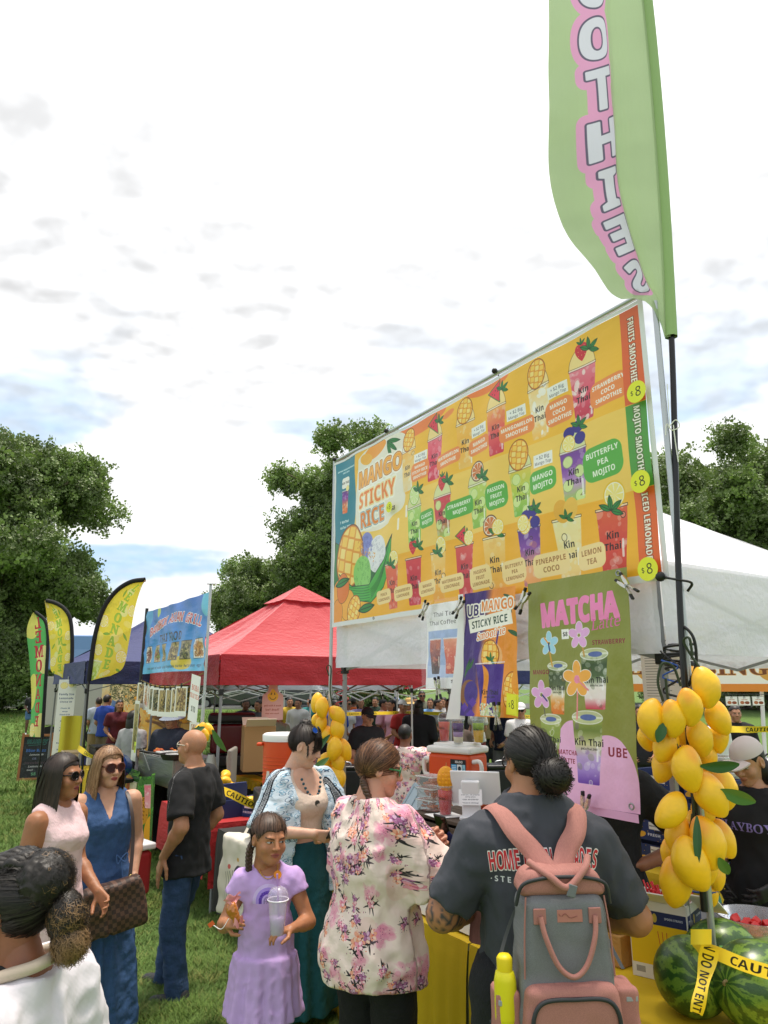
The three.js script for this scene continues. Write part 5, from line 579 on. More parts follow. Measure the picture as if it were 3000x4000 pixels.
  const fruitCarton = (p, turn, label, n, group, fruit = 0xe09a1c) => { const k = thing('fruit_carton', label, 'carton', p, turn, group); for (const [ry, w, d] of [[0, 0.38, 0.13], [Math.PI, 0.38, 0.13], [Math.PI / 2, 0.26, 0.19], [-Math.PI / 2, 0.26, 0.19]]) part('printed_side', sheet((u, v) => { const x = (u - 0.5) * w, y = v * 0.13; return [Math.cos(ry) * x + Math.sin(ry) * d, y, -Math.sin(ry) * x + Math.cos(ry) * d]; }, 1, 1), crateMat, k); part('carton_base', box(0.37, 0.01, 0.25, 0, 0.008, 0, 0), navy, k); for (const s of [-1, 1]) part('corner_post', box(0.03, 0.15, 0.25, s * 0.176, 0.076, 0, 0.003), navy, k); const R = rngOf(n * 7 + 3); for (let i = 0; i < n; i++) { const m = part('mango', mangoGeo[i % 3], mangoMat, k), L = 0.12; m.scale.set(L, L, L); m.position.set(-0.14 + (i % 4) * 0.093, 0.1 + 0.03 * ((i / 8) | 0) + 0.012 * R(), -0.08 + ((i / 4 | 0) % 2) * 0.15); m.rotation.set(1.4 + R() * 0.3, R() * 6, 0); } return k; };
  for (let i = 0; i < 4; i++) for (let j = 0; j < 2; j++) fruitCarton(row(1.0 + j * 0.42, 0.757 + i * 0.155, 1.75), TURN, 'navy blue printed fruit carton stacked on the back yellow table', i === 3 ? 0 : 0, 'fruit cartons stacked behind the vendor');
  for (let j = 0; j < 5; j++) { const k = thing('cup_sleeve', 'tall stack of nested clear cups on the back table', 'cups', row(0.98 + (j % 3) * 0.1, 0.757, 1.5 + 0.1 * (j / 3 | 0)), 0, 'nested cup stacks'); for (let i = 0; i < 9; i++) part('cup', lathe([[0.034, i * 0.026], [0.046, i * 0.026 + 0.1], [0.048, i * 0.026 + 0.102]], 18), M(0xe8eaea, 0.1, { transmission: 0.7, thickness: 0 }), k); }
  for (let i = 0; i < 4; i++) { const k = thing('takeout_tray', 'clear plastic takeout tray on top of fruit cartons', 'tray', row(0.95 + 0.02 * i, 1.385 + i * 0.03, 1.72), TURN + i * 0.05, 'takeout trays on the cartons'); part('tray_wall', box(0.22, 0.028, 0.16, 0, 0.014, 0, 0.008), M(0xe6e6e2, 0.15, { transmission: 0.5, thickness: 0 }), k); }
  // Thai grill stall: cartons of mangoes on the red table
  const cp = (px, py, y) => gnd(px, py, y);
  fruitCarton(row(4.78, 0.787, -0.26), TURN + 0.2, 'navy fruit carton under another on the red cloth', 0); fruitCarton(row(4.79, 0.93, -0.26), TURN + 0.2, 'navy fruit carton of mangoes topmost on the red cloth', 8); fruitCarton(row(4.58, 0.787, 0.02), TURN + 0.5, 'navy fruit carton heaped with lemons by the patterned cardigan', 12);
  for (let i = 0; i < 5; i++) { const m = solo('loose_mango', mangoGeo[i % 3], mangoMat, 'loose yellow mango heaped above the fruit cartons', 'mango', 'loose mangoes on cartons'); m.scale.setScalar(0.14); m.position.copy(row(4.66 + 0.08 * i, 1.1 + (i % 2) * 0.03, -0.3 + 0.03 * i)); m.rotation.set(1.3, i, 0.3); }
}
// ---------- the grill stall next door ----------
{
  const t = thing('food_banner', 'blue food banner with curved red lettering and six dish pictures', 'banner', row(0, 0, -0.4), TURN); part('printed_sheet', sheet((u, v) => [lerp(7.6, 5.15, u), lerp(2.1, 2.9, v) + 0.02 * Math.sin(Math.PI * u) * (0.5 - v), 0.02 * Math.sin(u * 9) * (1 - v) + 0.02 * noise2(u * 5, v * 3)], 40, 12), pvc(bangkokPrint), t);
  solo('banner_pole', merge([bar(row(5.1, 0, -0.4), row(5.1, 2.97, -0.4), 0.014), box(0.1, 0.01, 0.03, ...row(5.07, 2.97, -0.4).toArray())]), galv, 'galvanised pipe with hanging mangoes beside the blue food banner', 'pole');
  solo('banner_pole', bar(row(7.66, 0, -0.42), row(7.64, 2.95, -0.4), 0.02), M(0x26282b, 0.6), 'dark taped pole at the far end of the blue food banner', 'pole');
  const rp = [7.6, 7, 6.4, 5.8, 5.12].map((s, i) => row(s, 2.02 - [0, 0.06, 0.08, 0.05, -0.06][i], -0.41)); solo('rope', tube(rp, 0.006, 40), M(0x8f7a42, 0.9), 'brown rope strung beneath the blue food banner', 'rope'); const rc = new THREE.CatmullRomCurve3(rp), ms = cardPrints.map((p) => withMap(p, 0.3));
  for (let i = 0; i < 9; i++) { const p = rc.getPoint(0.03 + i * 0.088), c = thing('dish_card', 'laminated dish photo card pegged to the brown rope', 'card', p, TURN + 0.2 + 0.15 * Math.sin(i * 5), 'dish cards on the rope'); part('card', sheet((u, v) => [lerp(0.13, -0.13, u), -0.33 + 0.31 * v, 0.015 * Math.sin(u * 3 + i)], 4, 4), ms[(i * 3 + (i >> 1)) % 4], c); part('peg', box(0.02, 0.05, 0.02, 0, -0.01, 0, 0.003), blackPlastic, c); }
  const bb = thing('price_sign', 'white price sign with orange lettering hung by mango pole', 'sign', row(5.32, 1.6, -0.44), TURN); bb.rotation.z = 0.12; part('sheet', sheet((u, v) => [lerp(0.15, -0.15, u), lerp(0, 0.46, v), 0], 2, 2), withMap(bobaPrint, 0.5), bb);
  const cs = thing('price_sign', 'narrow white sign tied to the dark taped pole', 'sign', row(7.5, 1.05, -0.46), TURN); part('sheet', sheet((u, v) => [lerp(0.12, -0.12, u), lerp(0, 0.72, v), 0], 2, 2), ms[1], cs); const cs2 = thing('price_sign', 'small hanging card beside the pole mangoes', 'sign', row(5.2, 1.3, -0.45), TURN + 0.4); part('sheet', sheet((u, v) => [lerp(0.07, -0.07, u), lerp(0, 0.3, v), 0], 1, 1), ms[3], cs2);
  const tp = thing('tapestry', 'painted orange tree tapestry hung behind the grill', 'tapestry', row(0, 0, 1.0), TURN); const tA = onRow(385, 2850, 1.0).s, tB = onRow(758, 2850, 1.0).s; part('printed_cloth', sheet((u, v) => [lerp(tA, tB, u), lerp(0.75, 2.0, v), 0.05 * Math.sin(u * 26) * (0.6 + 0.4 * noise2(u * 9, v))], 60, 10), withMap(orchardPrint, 0.85), tp);
  // grill
  const g = thing('charcoal_grill', 'long steel charcoal grill with skewers and wire rack', 'grill', row(6.85, 0, -0.1), TURN + 0.05), ss = M(0x8d9088, 0.4, { metalness: 0.7, bumpMap: wrinkle, bumpScale: 0.002 }); part('firebox', merge([box(1.25, 0.3, 0.02, 0, 1.0, -0.26, 0.004), box(1.25, 0.3, 0.02, 0, 1.0, 0.26, 0.004), box(0.02, 0.3, 0.5, -0.62, 1.0, 0, 0.004), box(0.02, 0.3, 0.5, 0.62, 1.0, 0, 0.004), box(1.25, 0.02, 0.5, 0, 0.86, 0, 0)]), ss, g); for (const x of [-0.55, 0.55]) for (const z of [-0.22, 0.22]) part('leg', bar([x, 0, z], [x, 0.86, z], 0.016), steel, g); for (let i = 0; i < 24; i++) part('grate_bar', bar([-0.6 + i * 0.052, 1.155, -0.25], [-0.6 + i * 0.052, 1.155, 0.25], 0.004, 5), steel, g);
  const R = rngOf(19), sk = thing('skewered_meat', 'orange glazed skewers cooking on the steel grill', 'food', row(6.85, 1.16, -0.1), TURN); for (let i = 0; i < 30; i++) part('meat_piece', ball(0.03, -0.05 + R() * 0.6, 0.022 + 0.02 * R(), (R() - 0.5) * 0.4, 1.7, 0.6, 0.8, 8), M(R() < 0.5 ? 0xb0501c : 0xc87824, 0.4), sk);
  const wr = thing('wire_basket', 'white plastic draining basket on the grill edge', 'basket', row(6.55, 1.17, -0.18), TURN); for (let i = 0; i < 16; i++) part('rib', box(0.012, 0.03, 0.36, -0.3 + i * 0.04, 0.02, 0, 0), offWhite, wr); for (let i = 0; i < 5; i++) part('rib', box(0.62, 0.025, 0.012, 0, 0.018, -0.17 + i * 0.085, 0), offWhite, wr);
  const pn = thing('frying_pan', 'black frying pan on the end of the grill', 'pan', row(6.3, 1.16, -0.28)); part('pan', lathe([[0, 0], [0.14, 0], [0.18, 0.06], [0.185, 0.06], [0.145, -0.006]], 24), blackPlastic, pn); part('handle', bar([-0.18, 0.05, 0.02], [-0.4, 0.09, 0.05], 0.012), blackPlastic, pn);
  const fc = thing('fruit_print_cloth', 'plastic cloth printed with tropical fruit hanging before the grill', 'cloth', row(0, 0, -0.46), TURN); part('printed_cloth', sheet((u, v) => [lerp(7.7, 6.35, u), lerp(0.2, 1.02, v) - 0.1 * Math.sin(Math.PI * u) * v, -0.05 * Math.sin(u * 6) * (1 - v) - 0.04 * Math.sin(u * 15)], 40, 10), withMap(fruitPrint, 0.25), fc);
  const rcool = thing('wheeled_cooler', 'red wheeled cooler with white lid beside the blue jeans wearer', 'cooler', row(5.55, 0, -0.95), TURN + 0.2); part('body', box(0.5, 0.4, 0.36, 0, 0.24, 0, 0.05), M(0xa6282c, 0.5), rcool); const ld = part('lid', box(0.54, 0.06, 0.4, 0, 0.475, 0, 0.02), offWhite, rcool); for (const s of [-1, 1]) part('wheel', mv(cyl(0.07, 0.07, 0.04, 0, 0, 0, 18, 0, Math.PI / 2), s * 0.24, 0.07, -0.14), rubber, rcool);
  // syrup bottles
  for (let i = 0; i < 10; i++) { const b = thing('syrup_bottle', ['clear syrup pump bottle with white label on wire rack', 'dark red syrup pump bottle with white label on wire rack'][i % 3 === 1 ? 1 : 0], 'bottle', row(8.15 - (i % 5) * 0.13 - (i > 4 ? 0.72 : 0), 1.0 + (i > 4 ? 0.08 : 0), 1.05 + 0.08 * (i % 2)), TURN, 'syrup pump bottles'); part('bottle', lathe([[0, 0], [0.045, 0], [0.045, 0.2], [0.02, 0.25], [0.018, 0.29]], 14), M(i % 3 === 1 ? 0x7a1420 : 0xb9a89a, 0.15, { transmission: 0.4, thickness: 0 }), b); part('label', lathe([[0.0465, 0.05], [0.0465, 0.17]], 14), offWhite, b); part('pump', merge([bar([0, 0.28, 0], [0, 0.38, 0], 0.008), bar([0, 0.38, 0], [0.06, 0.36, 0], 0.008), cyl(0.02, 0.018, 0.03, 0, 0.29, 0, 10)]), offWhite, b); }
  for (const s of [7.9, 7.15]) { const w = thing('wire_rack', s > 7.5 ? 'black wire bottle rack by the cooler lid' : 'black wire bottle rack by the cardboard carton', 'rack', row(s, 0.8, 1.1), TURN); for (let i = 0; i < 4; i++) part('wire', merge([bar([-0.33, 0.04 + i * 0.065, -0.1], [0.33, 0.04 + i * 0.065, -0.1], 0.005, 5), bar([-0.33, 0.04 + i * 0.065, 0.1], [0.33, 0.04 + i * 0.065, 0.1], 0.005, 5)]), blackPlastic, w); part('shelf', box(0.66, 0.01, 0.2, 0, 0.19, 0, 0), M(0x2a2022, 0.6), w); }
  const gl = thing('cooler_lid', 'grey plastic cooler lid standing upright with two round rings', 'lid', row(5.7, 0.78, 0.15), TURN - 0.5); part('lid_plate', box(0.46, 0.52, 0.05, 0, 0.26, 0, 0.03), M(0x86827a, 0.55), gl); for (const s of [-1, 1]) part('cup_ring', mv(new THREE.TorusGeometry(0.05, 0.01, 8, 24), s * 0.12, 0.4, -0.03), M(0x7a766e, 0.55), gl);
  const fn = thing('steel_funnel', 'dented steel cone funnel on the red table', 'funnel', row(5.95, 0.8, 0.0)); part('cone', lathe([[0.17, 0], [0.16, 0.02], [0.05, 0.36], [0.035, 0.42]], 28), ss, fn);
  const od = thing('drink_dispenser', 'tall orange round drink cooler with white lid', 'cooler', at(1110, 2960, 6.5).setY(1.1), 0); od.scale.setScalar(0.86); { const k = thing('gas_burner_box', 'dark steel burner box beneath the tall orange drink cooler', 'equipment', V(od.position.x, 0.757, od.position.z), 0.3); part('housing', box(0.46, 0.33, 0.42, 0, 0.17, 0, 0.02), M(0x3a3d40, 0.4, { metalness: 0.5 }), k); part('knob', mv(cyl(0.03, 0.03, 0.03, 0, 0, 0, 14, Math.PI / 2), 0.1, 0.12, 0.22), blackPlastic, k); } part('body', lathe([[0, 0], [0.2, 0], [0.205, 0.02], [0.215, 0.45], [0.2, 0.46]], 40), orange, od); for (let i = 0; i < 8; i++) part('rib', mv(new THREE.TorusGeometry(0.211, 0.004, 5, 40), 0, 0.06 + i * 0.035, 0, Math.PI / 2), orange, od); part('lid', lathe([[0.222, 0.45], [0.224, 0.51], [0.2, 0.525], [0, 0.53]], 40), offWhite, od); part('handle', box(0.06, 0.03, 0.09, -0.24, 0.42, 0.05, 0.01), orange, od); part('tap', merge([box(0.03, 0.05, 0.05, 0.02, 0.06, 0.22, 0.008)]), offWhite, od);
  const cb = thing('cardboard_carton', 'tall open cardboard carton beside the orange drink cooler', 'carton', at(1005, 2985, 8.7).setY(1.0), 0.3), cm = M(0xa98559, 0.9); part('carton_body', box(0.36, 0.5, 0.3, 0, 0.25, 0, 0.004), cm, cb); for (const [s, a] of [[-1, 0.9], [1, -0.9]]) part('flap', mv(box(0.34, 0.005, 0.14, 0, 0, s * 0.07, 0), 0, 0.5, s * 0.15, a * 0.7), M(0xd9cdb8, 0.9), cb);
  const sb = thing('carrier_bag', 'pink carrier bag with yellow smiling face hung under canopy', 'bag', at(1063, 2812, 9), Math.PI); sb.scale.setScalar(0.62); part('bag', sheet((u, v) => { const w = v > 0.75 ? 0.12 : 0.21; return [lerp(w, -w, u) * (1 - 0.3 * sstep(0.6, 1, v)), 0.68 * v, -0.04 * Math.sin(u * 3.14) * (1 - v)]; }, 10, 10), withMap(bagPrint, 0.5), sb);
  const mc = thing('slush_machine', 'maroon and black drink machine under the red canopy', 'machine', at(905, 2840, 9.6).setY(0.93), 0.2); part('housing', merge([box(0.6, 0.15, 0.4, 0, 0.1, 0, 0.03), box(0.6, 0.12, 0.4, 0, 0.62, 0, 0.04)]), blackPlastic, mc); part('tank', box(0.52, 0.36, 0.34, 0, 0.37, 0, 0.04), M(0x5a1418, 0.25), mc); const tab2 = table('folding_table', 6.7, 8.6, 1.55, 2.5, 0.8, 'folding table under the maroon drink machine');
  // lemonade stall
  const sl = thing('chalkboard_sign', 'wood framed chalkboard easel with teal chalk heading on grass', 'sign', gnd(125, 3062), 0.35); sl.rotation.order = 'YXZ'; sl.rotation.x = -0.14; part('slate', box(0.52, 0.84, 0.015, 0, 0.52, 0, 0), M(0x23282a, 0.8), sl); part('chalk_writing', sheet((u, v) => [lerp(-0.25, 0.25, u), lerp(0.11, 0.93, v), 0.009], 1, 1), withMap(boardPrint, 0.9), sl); const wd = M(0x8a5a30, 0.7); for (const s of [-1, 1]) { part('frame_rail', box(0.05, 1.0, 0.03, s * 0.275, 0.5, 0.006, 0.005), wd, sl); part('frame_rail', box(0.5, 0.05, 0.03, 0, 0.52 + s * 0.43, 0.006, 0.005), wd, sl); } part('rear_leg', merge([bar([-0.25, 0.95, -0.02], [-0.25, 0.0, -0.42], 0.016), bar([0.25, 0.95, -0.02], [0.25, 0.0, -0.42], 0.016)]), wd, sl);
  const ls = thing('list_sign', 'tall narrow white price list standing by lemonade table', 'sign', at(235, 2960, 11.6).setY(0.5), 0.25); part('panel', sheet((u, v) => [lerp(-0.13, 0.13, u), 1.55 * v, 0], 1, 1), withMap(listPrint, 0.5), ls); part('post', bar([0, -0.5, -0.02], [0, 1.6, -0.02], 0.012), steel, ls); const yb = thing('lemon_cloth', 'pale yellow lemon print cloth beside the price list', 'cloth', at(268, 2960, 11.5).setY(0.35), 0.35); part('printed_cloth', sheet((u, v) => [lerp(-0.16, 0.18, u), 1.15 * v, 0.04 * Math.sin(u * 9)], 12, 4), M(0xcfc23a, 0.8), yb);
  const jug = thing('water_jug', 'large blue water jug behind the denim dress wearer', 'jug', at(478, 2970, 9.2).setY(0.85)); const jm = M(0x2c5fb0, 0.15, { transmission: 0.5, thickness: 0 }); part('bottle', mv(lathe([[0, 0], [0.13, 0], [0.14, 0.05], [0.13, 0.1], [0.14, 0.15], [0.13, 0.2], [0.14, 0.28], [0.05, 0.38]], 28), 0, 0.14, 0, 1.4, 0.3), jm, jug); solo('stool', merge([cyl(0.16, 0.16, 0.04, 0, 0.81, 0), bar([-0.1, 0, -0.1], [-0.1, 0.82, -0.1], 0.014), bar([0.1, 0, -0.1], [0.1, 0.82, -0.1], 0.014), bar([0, 0, 0.12], [0, 0.82, 0.12], 0.014)]).translate(jug.position.x, 0, jug.position.z), blackPlastic, 'black stool holding the blue water jug', 'stool');
  for (const [px, py, c, w, l] of [[285, 2890, 0xd0b890, 0.34, 'cardboard box on the lemonade table'], [340, 2885, 0x27306a, 0.26, 'navy blue tub on the lemonade table'], [365, 2870, 0xe0e0e0, 0.24, 'white tub on the lemonade table'], [410, 2900, 0x1c1c20, 0.5, 'black insulated food box on the lemonade table'], [310, 2850, 0xdcdcd8, 0.16, 'white cup stack on the lemonade table']]) { const p = at(px, py, 11.2); const k = thing('storage_box', l, 'box', p.setY(0.806), TURN); part('body', box(w, w * 0.5, w * 0.7, 0, w * 0.25, 0, 0.02), M(c, 0.6), k); part('lid', box(w * 1.03, 0.03, w * 0.73, 0, w * 0.5 + 0.015, 0, 0.01), M(c, 0.5), k); }
  const tr = thing('vendor_trailer', 'pale blue vendor trailer behind the yellow feather flags', 'trailer', at(322, 2700, 24).setY(0.1), 0.15); part('shell', box(2.3, 1.1, 1.6, 0, 2.9, 0, 0.05), M(0x6d8fc0, 0.6), tr); part('base', box(2.3, 1.5, 1.6, 0, 1.4, 0, 0.05), M(0xa8a49c, 0.6), tr); part('lettering', mv(new THREE.PlaneGeometry(1.4, 0.5), 0.1, 2.75, 0.806), withMap(canvas(256, 92, (q) => { q.fillStyle = '#7c9aca'; q.fillRect(0, 0, 256, 92); q.translate(256, 0); q.scale(-1, 1); text(q, 'TIME', 70, 30, B(34), '#e8ecf4'); text(q, 'COFFEE', 90, 66, B(34), '#e8ecf4'); })), tr); for (const x of [-0.7, 0.7]) part('wheel', mv(cyl(0.3, 0.3, 0.2, 0, 0, 0, 18, Math.PI / 2), x, 0.33, 0.7), rubber, tr);
}
// ---------- stalls at the back ----------
{
  const whiteB = M(0xdde2ea, 0.8, { bumpMap: wrinkle, bumpScale: 0.006, transmission: 0.4, thickness: 0 });
  const bt = (px, D, turn, w, label, roof, o = {}) => { const p = at(px, 2700, D); p.y = 0; return tent({ label, pos: p, turn, roof, w, d: 3, eave: 2.08, peak: 2.75, val: 0.22, frame: whitePaint, group: 'vendor canopies', ...o }); };
  bt(1220, 14, Math.PI * 0.96, 2.9, 'low white canopy behind the red canopy with crowd beyond', whiteB); bt(1560, 15, Math.PI * 1.0, 1.6, 'narrow white canopy where the pink shirted crowd gathers', whiteB); bt(2120, 12, Math.PI * 1.02, 2.2, 'navy canopy behind the purple poster', navyCloth, { eave: 2.3, val: 0.33 }); bt(1500, 24, Math.PI * 1.0, 6, 'long white canopy beyond the crowd near parked cars', whiteB); bt(1950, 21, Math.PI * 1.0, 5, 'wide red canopy beyond the crowd behind the posters', redCloth); bt(1060, 20, Math.PI, 3.4, 'pale canopy beneath the red valance near parked cars', whiteB); bt(2470, 17, Math.PI * 1.02, 3, 'white canopy far behind the olive green poster', whiteB, { peak: 2.5 });
  const gcl = (px, py, D, w, d, y, c, label) => { const p = at(px, py, D), t = thing('cloth_table', label, 'table', V(p.x, 0, p.z), 0.1, 'back stall tables'); part('tabletop', box(w, 0.03, d, 0, y, 0, 0.01), M(0xcac8c2, 0.6), t); part('cloth', sheet((u, v) => [lerp(-w / 2 - 0.02, w / 2 + 0.02, u), y + 0.02 - v * (y - 0.15), d / 2 + 0.02 + 0.03 * Math.sin(u * 30) * v], 40, 6, true), M(c, 0.85), t); for (const x of [-w / 2 + 0.1, w / 2 - 0.1]) part('leg', bar([x, 0, 0], [x, y, 0], 0.02), steel, t); return t; };
  gcl(1420, 2900, 9.6, 1.9, 0.7, 0.95, 0x7d756e, 'grey clothed table carrying bread rolls before the crowd'); gcl(2010, 2890, 9.8, 1.0, 0.7, 0.92, 0x857a70, 'grey brown clothed table behind the purple poster'); gcl(1100, 2880, 10.4, 2.2, 0.7, 0.9, 0x4a4a4c, 'dark clothed table with red food trays behind syrup bottles'); gcl(2900, 2905, 6.9, 1.6, 0.7, 1.0, 0x4f9a98, 'turquoise clothed table carrying steel serving dishes');
  const R = rngOf(71); for (let i = 0; i < 22; i++) { const p = at(1340 + (i % 11) * 25, 2880, 9.6 + 0.2 * (i / 11 | 0)); const b = solo('bread_roll', ball(0.06, 0, 0, 0, 1.5, 0.7, 1, 10), M(0xa8672c, 0.6), 'golden bread roll on the grey clothed table', 'bread', 'bread rolls on the grey table'); b.position.set(p.x, 1.0, p.z); }
  [[1225, 0x7a1c18, 'tray of red chillies'], [1130, 0xb0602c, 'tray of orange noodles'], [1010, 0x8a2a20, 'tray of dark red stew']].forEach(([px, c, l]) => { const p = at(px, 2850, 10.3); const t = thing('food_tray', l + ' on the dark clothed table', 'tray', V(p.x, 0.92, p.z), 0.1); part('pan', box(0.42, 0.07, 0.3, 0, 0.035, 0, 0.01), steel, t); part('food', box(0.38, 0.03, 0.26, 0, 0.075, 0, 0.012), M(c, 0.6), t); });
  [[1345, 2770, 0x1a1b1e, 0.42, 'black slow cooker on the grey clothed table'], [1270, 2800, 0x222428, 0.36, 'black box cooler beside the slow cooker'], [1690, 2860, 0x202225, 0.5, 'black griddle beside the floral blouse wearer'], [1960, 2880, 0x18191c, 0.44, 'black storage crate beneath the purple poster'], [2010, 2960, 0x1c1d20, 0.5, 'black plastic storage bin on the lawn behind posters'], [1850, 2900, 0x24262a, 0.4, 'dark gas burner behind the orange cooler']].forEach(([px, py, c, w, l]) => { const p = at(px, py, 9.2), t = thing('equipment_box', l, 'equipment', V(p.x, 0.97 - (py > 2950 ? 0.97 : 0.3), p.z), 0.1); part('body', box(w, w * 0.7, w * 0.7, 0, w * 0.35, 0, 0.03), M(c, 0.5), t); part('lid', box(w * 1.05, 0.05, w * 0.72, 0, w * 0.7 + 0.02, 0, 0.02), M(c, 0.35), t); part('handle', tube([[-w * 0.2, w * 0.75, 0], [-w * 0.2, w * 0.85, 0], [w * 0.2, w * 0.85, 0], [w * 0.2, w * 0.75, 0]], 0.012), steel, t); });
  // beverage sign stall on the other side
  const sg = thing('stall_banner', 'cream stall banner with brown serif letters behind hanging mangoes', 'banner', at(2720, 2640, 7.6), 0.02); part('printed_sheet', sheet((u, v) => [lerp(-1.1, 1.1, u), lerp(-0.16, 0.2, v), 0.02 * Math.sin(u * 8)], 20, 2), withMap(singhPrint, 0.7), sg);
  solo('stall_post', bar(at(2545, 3050, 7.7).setY(0), at(2545, 2500, 7.7), 0.02), whitePaint, 'white steel post beside the cream stall banner', 'pole'); solo('stall_post', bar(at(2965, 3050, 7.7).setY(0), at(2965, 2500, 7.7), 0.02), whitePaint, 'white steel post behind the white capped vendor', 'pole');
  const mcm = withMap(menuCard, 0.6); [2858, 2908, 2962].forEach((px) => { const c = thing('menu_card', 'white menu card hung above the steel serving dishes', 'card', at(px, 2738, 7.2), 0, 'menu cards above the serving dishes'); part('card', sheet((u, v) => [lerp(-0.06, 0.06, u), lerp(-0.045, 0.045, v), 0.004 * Math.sin(u * 3)], 3, 1), mcm, c); part('clip', box(0.012, 0.02, 0.01, 0, 0.05, 0, 0), blackPlastic, c); }); solo('hanging_line', bar(at(2800, 2712, 7.22), at(3060, 2712, 7.22), 0.003), blackPlastic, 'thin line holding the menu cards', 'line');
  [[2890, 'steel chafing dish with domed lid by the caution tape'], [2990, 'steel chafing dish with open tray on turquoise cloth']].forEach(([px, l], i) => { const p = at(px, 2860, 6.8), t = thing('chafing_dish', l, 'dish', V(p.x, 1.03, p.z), 0.1); part('pan', box(0.36, 0.1, 0.26, 0, 0.14, 0, 0.02), steel, t); part('lid', ball(0.17, 0, 0.19, 0, 1.05, 0.6, 0.75, 18), steel, t); for (const s of [-1, 1]) part('leg', bar([s * 0.15, 0, 0.08], [s * 0.15, 0.12, 0.08], 0.008), steel, t); part('handle', tube([[-0.05, 0.29, 0], [0, 0.32, 0], [0.05, 0.29, 0]], 0.008), blackPlastic, t); });
  const nt = thing('permit_notice', 'white permit notice hung inside the white canopy', 'notice', onRow(2585, 2600, 0.5).p, TURN); part('sheet', sheet((u, v) => [lerp(0.13, -0.13, u), lerp(-0.22, 0.16, v), 0], 1, 1), withMap(letterPrint, 0.7), nt); part('sleeve_tie', bar([0, 0.16, 0], [0, 0.3, 0], 0.002), blackPlastic, nt);
  solo('extension_cord', tube([gnd(1205, 3950), gnd(1240, 3870), gnd(1290, 3850), gnd(1330, 3900), gnd(1280, 3960), gnd(1210, 3990)].map((p) => p.setY(0.03)), 0.006, 60), M(0xb8622a, 0.6), 'orange extension cord looped on the grass', 'cord');
}
// ---------- people: distance fields meshed with surface nets ----------
const smin = (a, b, k) => { const h = Math.max(k - Math.abs(a - b), 0) / k; return Math.min(a, b) - h * h * k * 0.25; };
const smax = (a, b, k) => -smin(-a, -b, k);
const cap = (a, b, ra, rb) => { const bx = b[0] - a[0], by = b[1] - a[1], bz = b[2] - a[2], bb = bx * bx + by * by + bz * bz || 1e-9; return (x, y, z) => { const px = x - a[0], py = y - a[1], pz = z - a[2]; let t = (px * bx + py * by + pz * bz) / bb; t = t < 0 ? 0 : t > 1 ? 1 : t; const qx = px - bx * t, qy = py - by * t, qz = pz - bz * t; return Math.sqrt(qx * qx + qy * qy + qz * qz) - (ra + (rb - ra) * t); }; };
const ell = (c, r) => (x, y, z) => { const px = x - c[0], py = y - c[1], pz = z - c[2], ax = px / r[0], ay = py / r[1], az = pz / r[2], k0 = Math.sqrt(ax * ax + ay * ay + az * az), bx = ax / r[0], by = ay / r[1], bz = az / r[2], k1 = Math.sqrt(bx * bx + by * by + bz * bz); return k1 < 1e-6 ? -Math.min(r[0], r[1], r[2]) : k0 * (k0 - 1) / k1; };
const union = (list, k) => (x, y, z) => { let d = list[0](x, y, z); for (let i = 1; i < list.length; i++) d = smin(d, list[i](x, y, z), k); return d; };
// rows of [y, half width, half depth, centre x, centre z], low to high; pleats(theta, y) scales the radius
function prof(rows, grow = 0, pleats) {
  const y0 = rows[0][0], y1 = rows[rows.length - 1][0], N = 120, T = [];
  for (let i = 0; i <= N; i++) { const y = lerp(y0, y1, i / N); let k = 0; while (k < rows.length - 2 && y > rows[k + 1][0]) k++; const a = rows[k], b = rows[k + 1], p = rows[Math.max(0, k - 1)], q = rows[Math.min(rows.length - 1, k + 2)], t = (y - a[0]) / (b[0] - a[0] || 1); const cr = (j, df = 0) => { const P = p[j] ?? df, A = a[j] ?? df, B2 = b[j] ?? df, Q = q[j] ?? df, hAB = b[0] - a[0] || 1, mA = (B2 - P) / ((b[0] - p[0]) || 1) * hAB, mB = (Q - A) / ((q[0] - a[0]) || 1) * hAB, t2 = t * t, t3 = t2 * t; return (2 * t3 - 3 * t2 + 1) * A + (t3 - 2 * t2 + t) * mA + (-2 * t3 + 3 * t2) * B2 + (t3 - t2) * mB; }; T.push([cr(1) + grow, cr(2) + grow, cr(3), cr(4)]); }
  return (x, y, z) => { const f = clamp((y - y0) / (y1 - y0)) * N, i = Math.min(N - 1, f | 0), t = f - i, a = T[i], b = T[i + 1]; let rx = a[0] + (b[0] - a[0]) * t, rz = a[1] + (b[1] - a[1]) * t; const dx = x - (a[2] + (b[2] - a[2]) * t), dz = z - (a[3] + (b[3] - a[3]) * t); if (pleats) { const s = 1 + pleats(Math.atan2(dz, dx), y); rx *= s; rz *= s; } const k = Math.sqrt(dx * dx / (rx * rx) + dz * dz / (rz * rz)), d = (k - 1) * Math.min(rx, rz) * 0.92, dy = Math.max(y - y1, y0 - y); return dy > 0 ? Math.sqrt(Math.max(d, 0) ** 2 + dy * dy) : Math.max(d, dy); };
}
